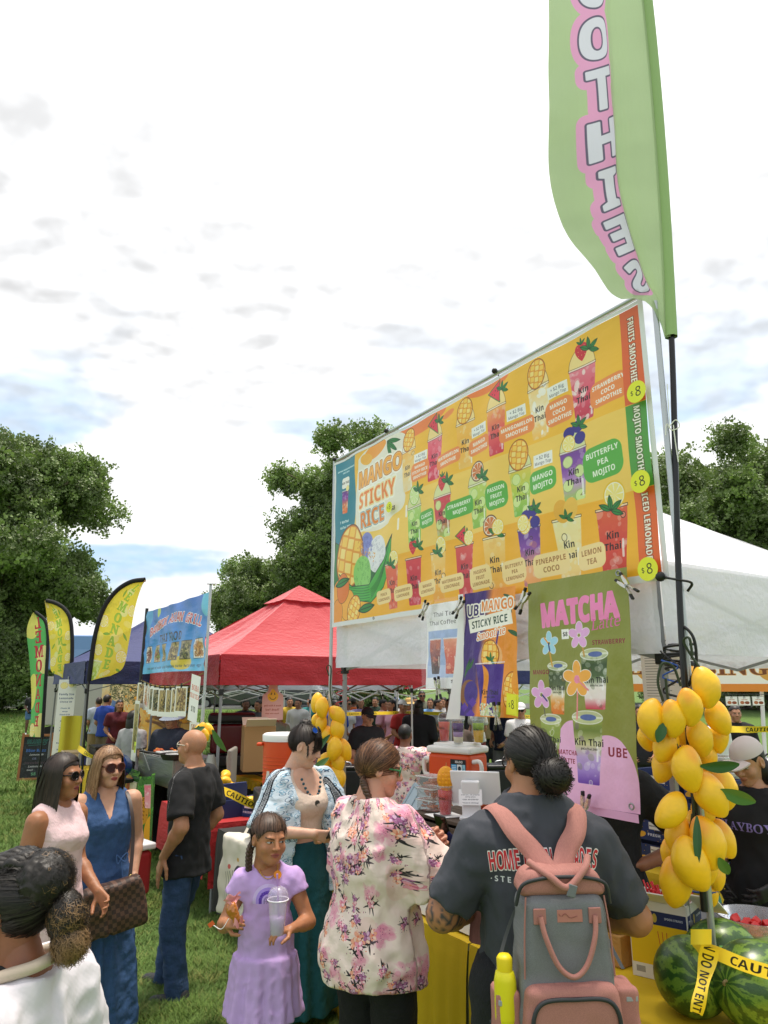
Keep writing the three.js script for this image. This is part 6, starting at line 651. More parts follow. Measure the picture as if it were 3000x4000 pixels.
function nets(sdf, lo, hi, h) {
  const nx = Math.ceil((hi[0] - lo[0]) / h) + 1, ny = Math.ceil((hi[1] - lo[1]) / h) + 1, nz = Math.ceil((hi[2] - lo[2]) / h) + 1, F = new Float32Array(nx * ny * nz), id = (i, j, k) => (k * ny + j) * nx + i, Bk = 5;
  for (let K = 0; K < nz; K += Bk) for (let J = 0; J < ny; J += Bk) for (let I = 0; I < nx; I += Bk) {
    const c = sdf(lo[0] + (I + 2) * h, lo[1] + (J + 2) * h, lo[2] + (K + 2) * h), far = Math.abs(c) > h * Bk * 1.5 + 0.006;
    for (let k = K; k < Math.min(nz, K + Bk); k++) for (let j = J; j < Math.min(ny, J + Bk); j++) for (let i = I; i < Math.min(nx, I + Bk); i++) F[id(i, j, k)] = far ? c : sdf(lo[0] + i * h, lo[1] + j * h, lo[2] + k * h);
  }
  const vid = new Int32Array(nx * ny * nz).fill(-1), P = [], ix = [], C = [[0, 0, 0], [1, 0, 0], [0, 1, 0], [1, 1, 0], [0, 0, 1], [1, 0, 1], [0, 1, 1], [1, 1, 1]], E = [[0, 1], [2, 3], [4, 5], [6, 7], [0, 2], [1, 3], [4, 6], [5, 7], [0, 4], [1, 5], [2, 6], [3, 7]], v = new Float32Array(8);
  for (let k = 0; k < nz - 1; k++) for (let j = 0; j < ny - 1; j++) for (let i = 0; i < nx - 1; i++) {
    let m = 0; for (let c = 0; c < 8; c++) { v[c] = F[id(i + C[c][0], j + C[c][1], k + C[c][2])]; if (v[c] < 0) m |= 1 << c; } if (m === 0 || m === 255) continue;
    let x = 0, y = 0, z = 0, n = 0; for (const [a, b] of E) if ((v[a] < 0) !== (v[b] < 0)) { const t = v[a] / (v[a] - v[b]); x += C[a][0] + (C[b][0] - C[a][0]) * t; y += C[a][1] + (C[b][1] - C[a][1]) * t; z += C[a][2] + (C[b][2] - C[a][2]) * t; n++; }
    vid[id(i, j, k)] = P.length / 3; P.push(lo[0] + (i + x / n) * h, lo[1] + (j + y / n) * h, lo[2] + (k + z / n) * h);
  }
  const quad = (a, b, c, d, f) => { if (a < 0 || b < 0 || c < 0 || d < 0) return; f ? ix.push(a, b, c, a, c, d) : ix.push(a, c, b, a, d, c); };
  for (let k = 1; k < nz - 1; k++) for (let j = 1; j < ny - 1; j++) for (let i = 1; i < nx - 1; i++) {
    const s = F[id(i, j, k)] < 0;
    if (s !== F[id(i + 1, j, k)] < 0) quad(vid[id(i, j - 1, k - 1)], vid[id(i, j, k - 1)], vid[id(i, j, k)], vid[id(i, j - 1, k)], s);
    if (s !== F[id(i, j + 1, k)] < 0) quad(vid[id(i - 1, j, k - 1)], vid[id(i - 1, j, k)], vid[id(i, j, k)], vid[id(i, j, k - 1)], s);
    if (s !== F[id(i, j, k + 1)] < 0) quad(vid[id(i - 1, j - 1, k)], vid[id(i, j - 1, k)], vid[id(i, j, k)], vid[id(i - 1, j, k)], s);
  }
  const g = new THREE.BufferGeometry(); g.setAttribute('position', new THREE.Float32BufferAttribute(P, 3)); g.setIndex(ix); g.computeVertexNormals(); return g;
}
const paintVerts = (g, f) => { const p = g.attributes.position, c = new Float32Array(p.count * 3); for (let i = 0; i < p.count; i++) { const k = f(p.getX(i), p.getY(i), p.getZ(i)); c[i * 3] = k[0]; c[i * 3 + 1] = k[1]; c[i * 3 + 2] = k[2]; } g.setAttribute('color', new THREE.BufferAttribute(c, 3)); return g; };
const uvVerts = (g, f) => { const p = g.attributes.position, c = new Float32Array(p.count * 2); for (let i = 0; i < p.count; i++) { const k = f(p.getX(i), p.getY(i), p.getZ(i)); c[i * 2] = k[0]; c[i * 2 + 1] = k[1]; } g.setAttribute('uv', new THREE.BufferAttribute(c, 2)); return g; };
const mix3 = (a, b, t) => [lerp(a[0], b[0], t), lerp(a[1], b[1], t), lerp(a[2], b[2], t)], lin = (hex) => { const c = new THREE.Color(hex); return [c.r, c.g, c.b]; };

// ----- head, face towards +z, centre at the ears' height; 0.23 m from chin to crown -----
function headField(o = {}) {
  const w = o.wide ?? 1, j = o.jaw ?? 1, list = [ell([0, 0.032, -0.016], [0.075 * w, 0.09, 0.096]), ell([0, -0.036, 0.022], [0.057 * w * j, 0.079, 0.066]), ell([0, -0.092, 0.058], [0.026 * j, 0.021, 0.026])];
  let add = [cap([-0.034, 0.027, 0.073], [0.034, 0.027, 0.073], 0.012, 0.012), ell([-0.036 * w, -0.028, 0.056], [0.027, 0.027, 0.025]), ell([0.036 * w, -0.028, 0.056], [0.027, 0.027, 0.025])];
  const nose = [cap([0, 0.014, 0.086], [0, -0.022, 0.104 + 0.004 * (o.nose ?? 0)], 0.0085, 0.0115), ell([-0.011, -0.026, 0.092], [0.009, 0.0075, 0.011]), ell([0.011, -0.026, 0.092], [0.009, 0.0075, 0.011])];
  const up = ell([0, -0.0535, 0.083], [0.023, 0.0068, 0.011]), lo = ell([0, -0.0635, 0.081], [0.02, 0.0078, 0.0115]), eyeL = ell([0.0315, 0.008, 0.068], [0.0145, 0.0125, 0.0135]), eyeR = ell([-0.0315, 0.008, 0.068], [0.0145, 0.0125, 0.0135]), sockL = ell([0.0325, 0.008, 0.095], [0.019, 0.0125, 0.017]), sockR = ell([-0.0325, 0.008, 0.095], [0.019, 0.0125, 0.017]);
  const neck = o.neck ?? cap([0, -0.07, -0.022], [0, -0.2, -0.04], 0.052, 0.056), ear = [-1, 1].map((s) => [ell([s * 0.078 * w, 0.0, -0.012], [0.0095, 0.031, 0.019]), ell([s * 0.088 * w, 0.004, -0.006], [0.008, 0.019, 0.011])]);
  const skull = union(list, 0.035);
  return (x, y, z) => {
    let d = skull(x, y, z); if (z > 0.02) for (const f of add) d = smin(d, f(x, y, z), 0.018);
    if (z > 0.04) { d = smax(d, -sockL(x, y, z), 0.014); d = smax(d, -sockR(x, y, z), 0.014); d = smin(d, eyeL(x, y, z), 0.004); d = smin(d, eyeR(x, y, z), 0.004); for (const f of nose) d = smin(d, f(x, y, z), 0.009); const l = smin(up(x, y, z), lo(x, y, z), 0.0015); d = smin(d, l, 0.006); }
    d = smin(d, neck(x, y, z), 0.03); for (const [a, b] of ear) { const e = smax(a(x, y, z), -b(x, y, z), 0.004); d = smin(d, e, 0.006); } return d;
  };
}
const headPaint = (skin, o = {}) => { const s = lin(skin), lip = o.lip ? lin(o.lip) : mix3(s, [0.35, 0.06, 0.06], 0.4), brow = lin(o.brow ?? 0x241812), deep = mix3(s, [0.3, 0.07, 0.05], 0.22); return (x, y, z) => {
  let c = mix3(s, deep, 0.6 * Math.exp(-(((Math.abs(x) - 0.042) / 0.018) ** 2 + ((y + 0.028) / 0.018) ** 2)) + 0.5 * Math.exp(-((x / 0.012) ** 2 + ((y + 0.024) / 0.012) ** 2)));
  const m = 1 + 0.06 * noise3(x * 60, y * 60, z * 60), r = 1 + 0.06 * noise3(x * 25 + 5, y * 25, z * 25); c = [c[0] * m * r, c[1] * m, c[2] * m / r]; if (z < 0.045) return c;
  const ax = Math.abs(x), lipY = -0.0585 + 0.1 * ax, lw = ax / 0.023; if (lw < 1 && Math.abs(y - lipY) < 0.011 * Math.sqrt(1 - lw * lw)) c = Math.abs(y - (-0.0585 - 0.02 * ax)) < 0.0014 ? [lip[0] * 0.35, lip[1] * 0.35, lip[2] * 0.35] : lip;
  const bx = ax - 0.032, by = y - (0.028 - 0.6 * bx * bx * 20 * 0.3 + (o.frown ?? 0) * bx * 0.5); if (Math.abs(bx) < 0.019 && Math.abs(by) < 0.0036) c = mix3(c, brow, 0.85);
  const ex = (ax - 0.0315) / 0.0145, ey = (y - 0.008) / 0.0046; if (!o.closed && ex * ex + ey * ey < 1 && z > 0.062) { const gx = (x - (x > 0 ? 0.0315 : -0.0315) - (o.gaze ?? 0) * 0.005), gy = y - 0.008, r = Math.hypot(gx, gy); c = r < 0.0028 ? [0.01, 0.01, 0.01] : r < 0.0066 ? lin(o.iris ?? 0x2e1a0e) : [0.42, 0.4, 0.38]; } else if (ex * ex + ey * ey < 1.75 && (y > 0.009 || o.closed) && z > 0.055) c = mix3(c, [0.02, 0.014, 0.012], 0.8);
  return c; }; };

// ----- hand: wrist w, direction d, palm normal n, thumb side = d x n * side -----
function handFields(w, d, n, side, sc = 1, curl = [0.35, 0.4, 0.45, 0.5], thumb = 0.5, spread = 0.06) {
  const D = V(...d).normalize(), Nn = V(...n); Nn.addScaledVector(D, -Nn.dot(D)).normalize(); const S = D.clone().cross(Nn).multiplyScalar(side), P = (a, b, c) => V(...w).addScaledVector(D, a * sc).addScaledVector(S, b * sc).addScaledVector(Nn, c * sc), A = (v) => [v.x, v.y, v.z], out = [];
  for (const [b, r] of [[0.028, 0.0125], [0.01, 0.0135], [-0.009, 0.013], [-0.027, 0.0115]]) out.push(cap(A(P(0.006, b * 0.6, 0)), A(P(0.085, b, 0)), r * 1.15 * sc, r * sc));
  [[0.03, 0.088, [0.04, 0.026, 0.02]], [0.0105, 0.092, [0.044, 0.03, 0.021]], [-0.0095, 0.088, [0.04, 0.028, 0.02]], [-0.029, 0.08, [0.032, 0.02, 0.018]]].forEach(([b, a, seg], i) => { let p = P(a, b, 0), ang = 0, dir = D.clone().addScaledVector(S, (1.5 - i) * spread).normalize(); const r = [0.0098, 0.0102, 0.0096, 0.0086][i]; seg.forEach((l, k) => { ang += curl[i] * (k ? 1.1 : 0.9); const v = dir.clone().multiplyScalar(Math.cos(ang)).addScaledVector(Nn, Math.sin(ang)), q = p.clone().addScaledVector(v, l * sc); out.push(cap(A(p), A(q), r * sc * (1 - 0.1 * k), r * sc * (0.92 - 0.12 * k))); p = q; }); });
  { let p = P(0.022, 0.026, 0.006); const v1 = D.clone().multiplyScalar(0.6).addScaledVector(S, 0.75).addScaledVector(Nn, 0.3 + thumb * 0.4).normalize(), v2 = D.clone().multiplyScalar(0.9).addScaledVector(S, 0.3 - thumb * 0.3).addScaledVector(Nn, 0.2 + thumb * 0.7).normalize(); for (const [v, l, a, b] of [[v1, 0.044, 0.0145, 0.0115], [v2, 0.032, 0.0112, 0.0102], [v2, 0.024, 0.0102, 0.0085]]) { const q = p.clone().addScaledVector(v, l * sc); out.push(cap(A(p), A(q), a * sc, b * sc)); p = q; } }
  const knuckle = A(P(0.09, 0, 0)); return { f: union(out, 0.006), mid: knuckle };
}
// ----- hair made of fine ribbons -----
function strands(list, width, base, vary = 0.25, seed = 1) { // list of arrays of [point, outward]
  const P = [], N = [], C = [], I = [], R = rngOf(seed), b = Array.isArray(base[0]) ? base : [base];
  for (const s of list) { const c0 = b[(R() * b.length) | 0], k = 1 + (R() - 0.5) * 2 * vary, tone = [c0[0] * k, c0[1] * k, c0[2] * k]; const n0 = P.length / 3; s.forEach(([p, o], i) => { const q = s[Math.min(i + 1, s.length - 1)][0], r = s[Math.max(i - 1, 0)][0], t = q.clone().sub(r).normalize(), w = t.cross(o).normalize().multiplyScalar(width * (i === s.length - 1 ? 0.3 : 1) * 0.5); P.push(p.x - w.x, p.y - w.y, p.z - w.z, p.x + w.x, p.y + w.y, p.z + w.z); N.push(o.x, o.y, o.z, o.x, o.y, o.z); const cc = s.tip ? mix3(tone, s.tip, clamp((i / (s.length - 1) - 0.35) * 1.8)) : tone; C.push(...cc, ...cc); if (i) { const a = n0 + i * 2; I.push(a - 2, a - 1, a, a - 1, a + 1, a); } }); }
  const g = new THREE.BufferGeometry(); g.setAttribute('position', new THREE.Float32BufferAttribute(P, 3)); g.setAttribute('normal', new THREE.Float32BufferAttribute(N, 3)); g.setAttribute('color', new THREE.Float32BufferAttribute(C, 3)); g.setIndex(I); return g;
}
const hairMat = new THREE.MeshPhysicalMaterial({ vertexColors: true, roughness: 0.52, side: THREE.DoubleSide, sheen: 0.3, sheenRoughness: 0.4, sheenColor: new THREE.Color(0.3, 0.24, 0.2) });
const CR = [0.081, 0.096, 0.102], CC = [0, 0.033, -0.018]; // hair cap over the cranium
const onCap = (dir, lift = 0) => { const d = dir.clone().normalize(), k = 1 / Math.sqrt((d.x / CR[0]) ** 2 + (d.y / CR[1]) ** 2 + (d.z / CR[2]) ** 2) + lift; return V(CC[0] + d.x * k, CC[1] + d.y * k, CC[2] + d.z * k); };
const hairline = (x, y, z, low = 0) => { const h = (z - 0.074) * 0.76 - (y - 0.078) * 0.65 - 0.007 * Math.cos(x * 66) + 0.0025 * noise3(x * 90, y * 90, z * 90); const ear = Math.hypot((y + 0.0) / 0.04, (z + 0.002) / 0.026) < 1 && Math.abs(x) > 0.055 ? 1 : -1; return Math.max(h + low, ear > 0 ? 0.01 : -1); };
// hair swept over the cap from the hairline to a knot at direction k
function swept(n, knot, width, tone, seed, o = {}) { const R = rngOf(seed), L = [], kd = V(...knot).normalize(); for (let i = 0; i < n * 4 && L.length < n; i++) { const a = R() * 6.283, y = R() * 2 - 1, d = V(Math.cos(a) * Math.sqrt(1 - y * y), y, Math.sin(a) * Math.sqrt(1 - y * y)), p = onCap(d); if (hairline(p.x, p.y, p.z, o.low ?? 0) > 0 || p.y < -0.055) continue; const s = [], m = 6; for (let k = 0; k <= m; k++) { const t = k / m * 0.97, q = d.clone().lerp(kd, t); if (q.length() < 0.05) break; q.normalize(); q.y += 0.02 * Math.sin(t * 3 + i); const pp = onCap(q, 0.0035 + 0.003 * R() + (i % 17 === 0 ? 0.009 * Math.sin(Math.PI * t) : 0) + (o.lift ?? 0) * Math.sin(Math.PI * t)); s.push([pp, q.clone().normalize()]); } if (s.length > 3) L.push(s); } return L; }
const shell = (cut, o = {}) => { const f = ell(CC, [CR[0] + (o.grow ?? 0), CR[1] + (o.grow ?? 0), CR[2] + (o.grow ?? 0)]); return (x, y, z) => { let d = f(x, y, z) ; d = smax(d, hairline(x, y, z, cut ?? 0), 0.006); return Math.max(d, -0.062 - y); }; };

// ----- a whole person -----
const skinMat = new THREE.MeshPhysicalMaterial({ vertexColors: true, roughness: 0.52, sheen: 0.15, sheenRoughness: 0.5, sheenColor: new THREE.Color(0.4, 0.2, 0.15), bumpMap: weave, bumpScale: 0.0002 });
const PF = [[0.86, 0.15, 0.105], [0.94, 0.168, 0.118], [1.02, 0.15, 0.108], [1.1, 0.125, 0.092], [1.2, 0.138, 0.1], [1.28, 0.155, 0.118, 0, 0.012], [1.36, 0.16, 0.1, 0, 0.002], [1.42, 0.155, 0.075, 0, -0.01], [1.47, 0.085, 0.06, 0, -0.02]];
const PM = [[0.86, 0.15, 0.108], [0.94, 0.162, 0.118], [1.02, 0.156, 0.116], [1.12, 0.152, 0.112], [1.22, 0.166, 0.118], [1.3, 0.182, 0.125], [1.38, 0.19, 0.112, 0, -0.005], [1.44, 0.18, 0.08, 0, -0.012], [1.49, 0.095, 0.062, 0, -0.02]];
const along = (a, b, t) => [lerp(a[0], b[0], t), lerp(a[1], b[1], t), lerp(a[2], b[2], t)];
function figure(o) { // o: label, pos, yaw, k (scale to 1.7 m), torso rows, arms [{s, e, w, hand}], legs, head
  const t = thing('person', o.label, 'person', o.pos, o.yaw, o.group), k = o.k ?? 1, torso = o.torso ?? PF, cell = o.cell ?? 0.011, ar = o.arm ?? 1, lr = o.leg ?? 1, list = [prof(torso)], skin = o.skin ?? 0xb98565; t.scale.setScalar(k);
  const nb = o.neckBase ?? [0, 1.47, -0.02], hc = o.headAt ?? [0, 1.6, 0.015];
  list.push(cap(nb, along(nb, hc, 0.75), 0.058 * (o.neckR ?? 1), 0.05 * (o.neckR ?? 1)));
  const geos = [], arms = o.arms ?? [];
  for (const a of arms) { const m = along(a.e, a.w, 0.3); list.push(cap(a.s, a.e, 0.056 * ar, 0.043 * ar), cap(a.e, m, 0.043 * ar, 0.041 * ar), cap(m, a.w, 0.041 * ar, 0.027 * ar)); }
  for (const l of o.legs ?? []) { const m = along(l.k, l.a, 0.3); list.push(cap(l.h, l.k, 0.085 * lr, 0.057 * lr), cap(l.k, m, 0.057 * lr, 0.055 * lr), cap(m, l.a, 0.055 * lr, 0.036 * lr)); if (!o.shoes) list.push(cap(l.a, [l.a[0], 0.03, l.a[2] - 0.03], 0.035, 0.03), cap([l.a[0], 0.03, l.a[2] - 0.02], [l.a[0] + (l.out ?? 0), 0.022, l.a[2] + 0.14], 0.032, 0.02)); }
  const body = union(list, 0.028), ext = 0.75; let lo = [-ext, o.low ?? -0.02, -ext], hi = [ext, 1.75, ext]; { const all = [...torso.map((r) => [r[3] ?? 0, r[0], r[4] ?? 0]), ...arms.flatMap((a) => [a.s, a.e, a.w]), ...(o.legs ?? []).flatMap((l) => [l.h, l.k, [l.a[0], 0, l.a[2] + 0.16]])]; for (let c = 0; c < 3; c++) { lo[c] = Math.min(...all.map((p) => p[c])) - (c === 1 ? 0.04 : 0.28); hi[c] = Math.max(...all.map((p) => p[c])) + (c === 1 ? 0.12 : 0.28); } if (o.low !== undefined) lo[1] = o.low; }
  const plain = lin(skin), skinP = (x, y, z) => { const m = 1 + 0.08 * noise3(x * 18, y * 18, z * 18), r = 1 + 0.05 * noise3(x * 45, y * 45, z * 45 + 9); return [plain[0] * m * r, plain[1] * m, plain[2] * m / r]; };
  const bg = paintVerts(nets(body, lo, hi, cell * 1.4), o.paint ?? skinP); geos.push(bg);
  arms.forEach((a) => { if (a.hand === null) return; const h = handFields(a.w, a.hd ?? [a.w[0] - a.e[0], a.w[1] - a.e[1], a.w[2] - a.e[2]], a.hn ?? [-Math.sign(a.s[0]), 0, 0], a.side ?? Math.sign(a.s[0]), a.hs ?? ar * 0.98, a.curl, a.thumb, a.spread), wr = cap(a.w, along(a.w, a.e, 0.15), 0.027 * ar, 0.028 * ar), f = (x, y, z) => smin(h.f(x, y, z), wr(x, y, z), 0.012), m = h.mid; geos.push(paintVerts(nets(f, [m[0] - 0.14, m[1] - 0.14, m[2] - 0.14], [m[0] + 0.14, m[1] + 0.14, m[2] + 0.14], o.fine ? 0.0055 : o.rough ? 0.013 : 0.008), a.glove ? () => lin(a.glove) : skinP)); });
  // head
  const H = new THREE.Matrix4().compose(V(...hc), new THREE.Quaternion().setFromEuler(new THREE.Euler(o.pitch ?? 0, o.turn ?? 0, o.roll ?? 0, 'YXZ')), Array.isArray(o.hs) ? V(...o.hs) : V(o.hs ?? 1, o.hs ?? 1, o.hs ?? 1));
  const hg = nets(headField(o.face), [-0.11, -0.16, -0.13], [0.11, 0.14, 0.13], o.headCell ?? 0.0034); paintVerts(hg, headPaint(skin, o.face)); hg.applyMatrix4(H); geos.push(hg);
  for (const g of geos) if (!g.attributes.uv) uvVerts(g, (x, y) => [x * 8, y * 8]);
  part('body', mergeGeometries(geos), skinMat, t);
  return { t, H, o, torso, arms, legs: o.legs ?? [], lo, hi, k };
}
const fold = (amp, f = 1, seed = 0) => (x, y, z) => amp * (0.8 * noise3(x * 9 * f + seed, y * 5 * f, z * 9 * f) + 0.4 * noise3(x * 20 * f, y * 12 * f + seed, z * 20 * f) + 1.0 * Math.abs(noise3(x * 7 * f + y * 3, y * 7 * f - x * 4 + seed, z * 7 * f)) - 0.35);
// upper garment: torso plus sleeves, cut at hem and neck
function top(fg, name, mat, o = {}) {
  let T = o.rows ?? fg.torso; if ((o.hem ?? 9) < T[0][0]) T = [[o.hem - 0.04, T[0][1] * 1.38, T[0][2] * 1.24, T[0][3] ?? 0, T[0][4] ?? 0], [T[0][0], T[0][1] * 1.24, T[0][2] * 1.12, T[0][3] ?? 0, T[0][4] ?? 0], ...T.slice(1)]; const grow = o.grow ?? 0.014, list = [prof(T, grow, o.pleats)], cuts = [];
  for (const a of fg.arms) { const L = o.sleeve ?? 0.6; if (L <= 0) continue; const r = (o.arm ?? fg.o.arm ?? 1), e = L <= 1 ? along(a.s, a.e, L) : a.e, dv = V(a.e[0] - a.s[0], a.e[1] - a.s[1], a.e[2] - a.s[2]).normalize(); if (L <= 1) { const c = cap(a.s, along(a.s, a.e, L + 0.25), 0.066 * r + grow * 0.8, (o.cuff ?? 0.062) * r + grow), q = (x, y, z) => (x - e[0]) * dv.x + (y - e[1]) * dv.y + (z - e[2]) * dv.z; list.push((x, y, z) => smax(c(x, y, z), q(x, y, z), 0.008)); } else { const w = along(a.e, a.w, L - 1); list.push(cap(a.s, a.e, 0.066 * r + grow, 0.052 * r + grow), cap(a.e, w, 0.052 * r + grow, (o.cuff ?? 0.036) * r + grow * 0.6)); } }
  const u = union(list, o.blend ?? 0.035), nk = o.neck ?? null, f = o.fold ?? fold(0.006), hem = o.hem ?? T[0][0];
  const sdf = (x, y, z) => { let d = u(x, y, z); if (Math.abs(d) < 0.05) d += f(x, y, z); d = smax(d, hem + 0.006 * Math.sin(x * 14 + z * 11) - y, 0.008); if (nk) d = smax(d, -nk(x, y, z), 0.008); if (o.cut) d = smax(d, o.cut(x, y, z), 0.008); return d; };
  const lo = [...fg.lo], hi = [...fg.hi]; lo[1] = hem - 0.04; hi[1] = o.topY ?? fg.hi[1]; if (o.wide) for (const c of [0, 2]) { lo[c] -= o.wide; hi[c] += o.wide; }
  const g = nets(sdf, lo, hi, o.cell ?? fg.o.cell ?? 0.011); uvVerts(g, o.uv ?? ((x, y, z) => [x * 2, y * 2])); if (o.color) paintVerts(g, o.color); return part(name, g, mat, fg.t);
}
function trousers(fg, name, mat, o = {}) { const gr = o.grow ?? 0.01, lr = fg.o.leg ?? 1, rows = fg.torso.filter((r) => r[0] < (o.waist ?? 1.05)), list = [prof(rows, gr)]; for (const l of fg.legs) { const end = o.short ? along(l.h, l.k, o.short) : [l.a[0], o.cuff ?? 0.06, l.a[2]]; if (o.short) list.push(cap(l.h, end, 0.094 * lr + gr, (o.r1 ?? 0.08) * lr + gr)); else list.push(cap(l.h, l.k, 0.09 * lr + gr + 0.004, 0.066 * lr + gr + 0.008), cap(l.k, end, 0.066 * lr + gr + 0.008, (o.r1 ?? 0.05) * lr + gr)); } const u = union(list, 0.03), f = o.fold ?? fold(0.007, 1.3); const lo = [...fg.lo], hi = [...fg.hi]; hi[1] = (o.waist ?? 1.05) + 0.05; const g = nets((x, y, z) => { let d = u(x, y, z); if (Math.abs(d) < 0.05) d += f(x, y, z); return smax(d, (o.cuff ?? 0.05) - y, 0.006); }, lo, hi, (fg.o.cell ?? 0.011) * 1.35); uvVerts(g, (x, y, z) => [(x + z) * 3, y * 3]); return part(name, g, mat, fg.t); }
function shoe(fg, l, mat, sole) { const x = l.a[0], z = l.a[2], ox = l.out ?? 0, y0 = l.lift ?? 0; const u = union([cap([x, 0.055 + y0, z - 0.03], [x + ox, 0.045 + y0, z + 0.13], 0.045, 0.04), cap([x, 0.09 + y0, z - 0.03], [x, 0.1 + y0, z], 0.045, 0.042), cap([x, 0.04 + y0, z - 0.05], [x + ox, 0.035 + y0, z + 0.16], 0.042, 0.036)], 0.03); const s = part('shoe', uvVerts(nets((a, b, c) => smax(u(a, b, c), 0.012 + y0 - b, 0.004), [x - 0.12, -0.02 + y0, z - 0.14], [x + 0.12, 0.2 + y0, z + 0.24], fg.o.rough ? 0.024 : 0.012), (a, b) => [a * 8, b * 8]), mat, fg.t); if (fg.o.rough) return; const so = cap([x, 0.02 + y0, z - 0.055], [x + ox, 0.02 + y0, z + 0.165], 0.046, 0.039); part('sole', uvVerts(nets((a, b, c) => Math.max(so(a, b, c), b - 0.03 - y0, y0 - b), [x - 0.12, -0.03 + y0, z - 0.14], [x + 0.12, 0.06 + y0, z + 0.24], fg.o.rough ? 0.018 : 0.012), (a, b) => [a, b]), sole ?? M(0x15151a, 0.8), s); }
const onHead = (fg, name, geo, mat) => part(name, geo.applyMatrix4(fg.H), mat, fg.t);
const capMesh = (f, col, cell = 0.004, lo = [-0.14, -0.2, -0.2], hi = [0.14, 0.17, 0.14]) => paintVerts(nets(f, lo, hi, cell), (x, y, z) => { const m = 0.8 + 0.35 * noise3(x * 120, y * 20, z * 60); return [col[0] * m, col[1] * m, col[2] * m]; });
const hairOn = (fg, geos) => { const l = geos.map((g) => { g = g.index ? g.toNonIndexed() : g; g.deleteAttribute('uv'); return g; }); return onHead(fg, 'hair', mergeGeometries(l), hairMat); };
function braid(pts, r, tone, seed) { const c = new THREE.CatmullRomCurve3(pts.map((p) => V(...p))), L = c.getLength(), n = Math.round(L / 0.006), out = []; for (let s = 0; s < 3; s++) { const q = []; for (let i = 0; i <= n; i++) { const t = i / n, p = c.getPoint(t), T = c.getTangent(t), X = T.clone().cross(V(0, 0, 1)).normalize(), Z = T.clone().cross(X), ph = t * L / 0.052 * 6.283 + s * 2.094, tp = r * (1 - 0.35 * t); q.push(p.addScaledVector(X, tp * 0.75 * Math.sin(ph)).addScaledVector(Z, tp * 0.4 * Math.sin(2 * ph))); } const g = new THREE.TubeGeometry(new THREE.CatmullRomCurve3(q), n * 2, r * 0.62, 8); out.push(paintVerts(g, (x, y, z) => { const m = 0.75 + 0.45 * noise3(x * 200 + seed, y * 60, z * 200); return [tone[0] * m, tone[1] * m, tone[2] * m]; })); } return out; }
const denimTex = grain(256, (u, v) => { const t = 0.5 + 0.5 * Math.sin((u + v) * 2 * Math.PI * 40), n = rnd(), b = 0.5 + 0.5 * fbm2(u * 4, v * 4, 3); return [0.85 + 0.1 * t * n, 0.87 + 0.1 * n, 0.9 + 0.08 * n].map((q) => q * (0.86 + 0.14 * b)); });
const knit = (c, o = {}) => M(c, 0.9, { bumpMap: wrinkleB, bumpScale: 0.0022, ...o });
const denim = (c) => M(c, 0.85, { map: denimTex, bumpMap: wrinkle, bumpScale: 0.004 });
const stand = (px, D, off = 0) => { const p = at(px, 3000, D); p.y = off; p.x = at(px, 3300, D).x; return p; };
const legsStd = (w = 0.095, f = 0.02) => [{ h: [w, 0.88, 0], k: [w + 0.005, 0.48, 0.02], a: [w, 0.08, -0.02] }, { h: [-w, 0.88, 0], k: [-w - 0.005, 0.48, 0.02 + f], a: [-w - 0.01, 0.08, f] }];
const neckScoop = (y, z, r, deep = 1) => ell([0, y, z], [r, r * deep, r]);
const frames = (fg, col, lens, o = {}) => { const m = M(col, 0.25), y = 0.01, z = 0.097, R = o.r ?? 0.022; const g = part('glasses', merge([-1, 1].map((s) => mv(new THREE.TorusGeometry(R, o.th ?? 0.0028, 6, 20).scale(1.12, 0.92, 1), s * 0.033, y, z - 0.006, 0, s * 0.22)).concat([bar([-0.011, y + 0.004, z], [0.011, y + 0.004, z], 0.002), bar([-0.056, y + 0.006, z - 0.012], [-0.082, y + 0.006, -0.012], o.tm ?? 0.002), bar([0.056, y + 0.006, z - 0.012], [0.082, y + 0.006, -0.012], o.tm ?? 0.002)])).applyMatrix4(fg.H), m, fg.t); if (lens) part('lens', merge([-1, 1].map((s) => mv(new THREE.CircleGeometry(R, 20).scale(1.12, 0.92, 1), s * 0.033, y, z - 0.0065, 0, s * 0.22))).applyMatrix4(fg.H), M(lens, 0.08), g); return g; };
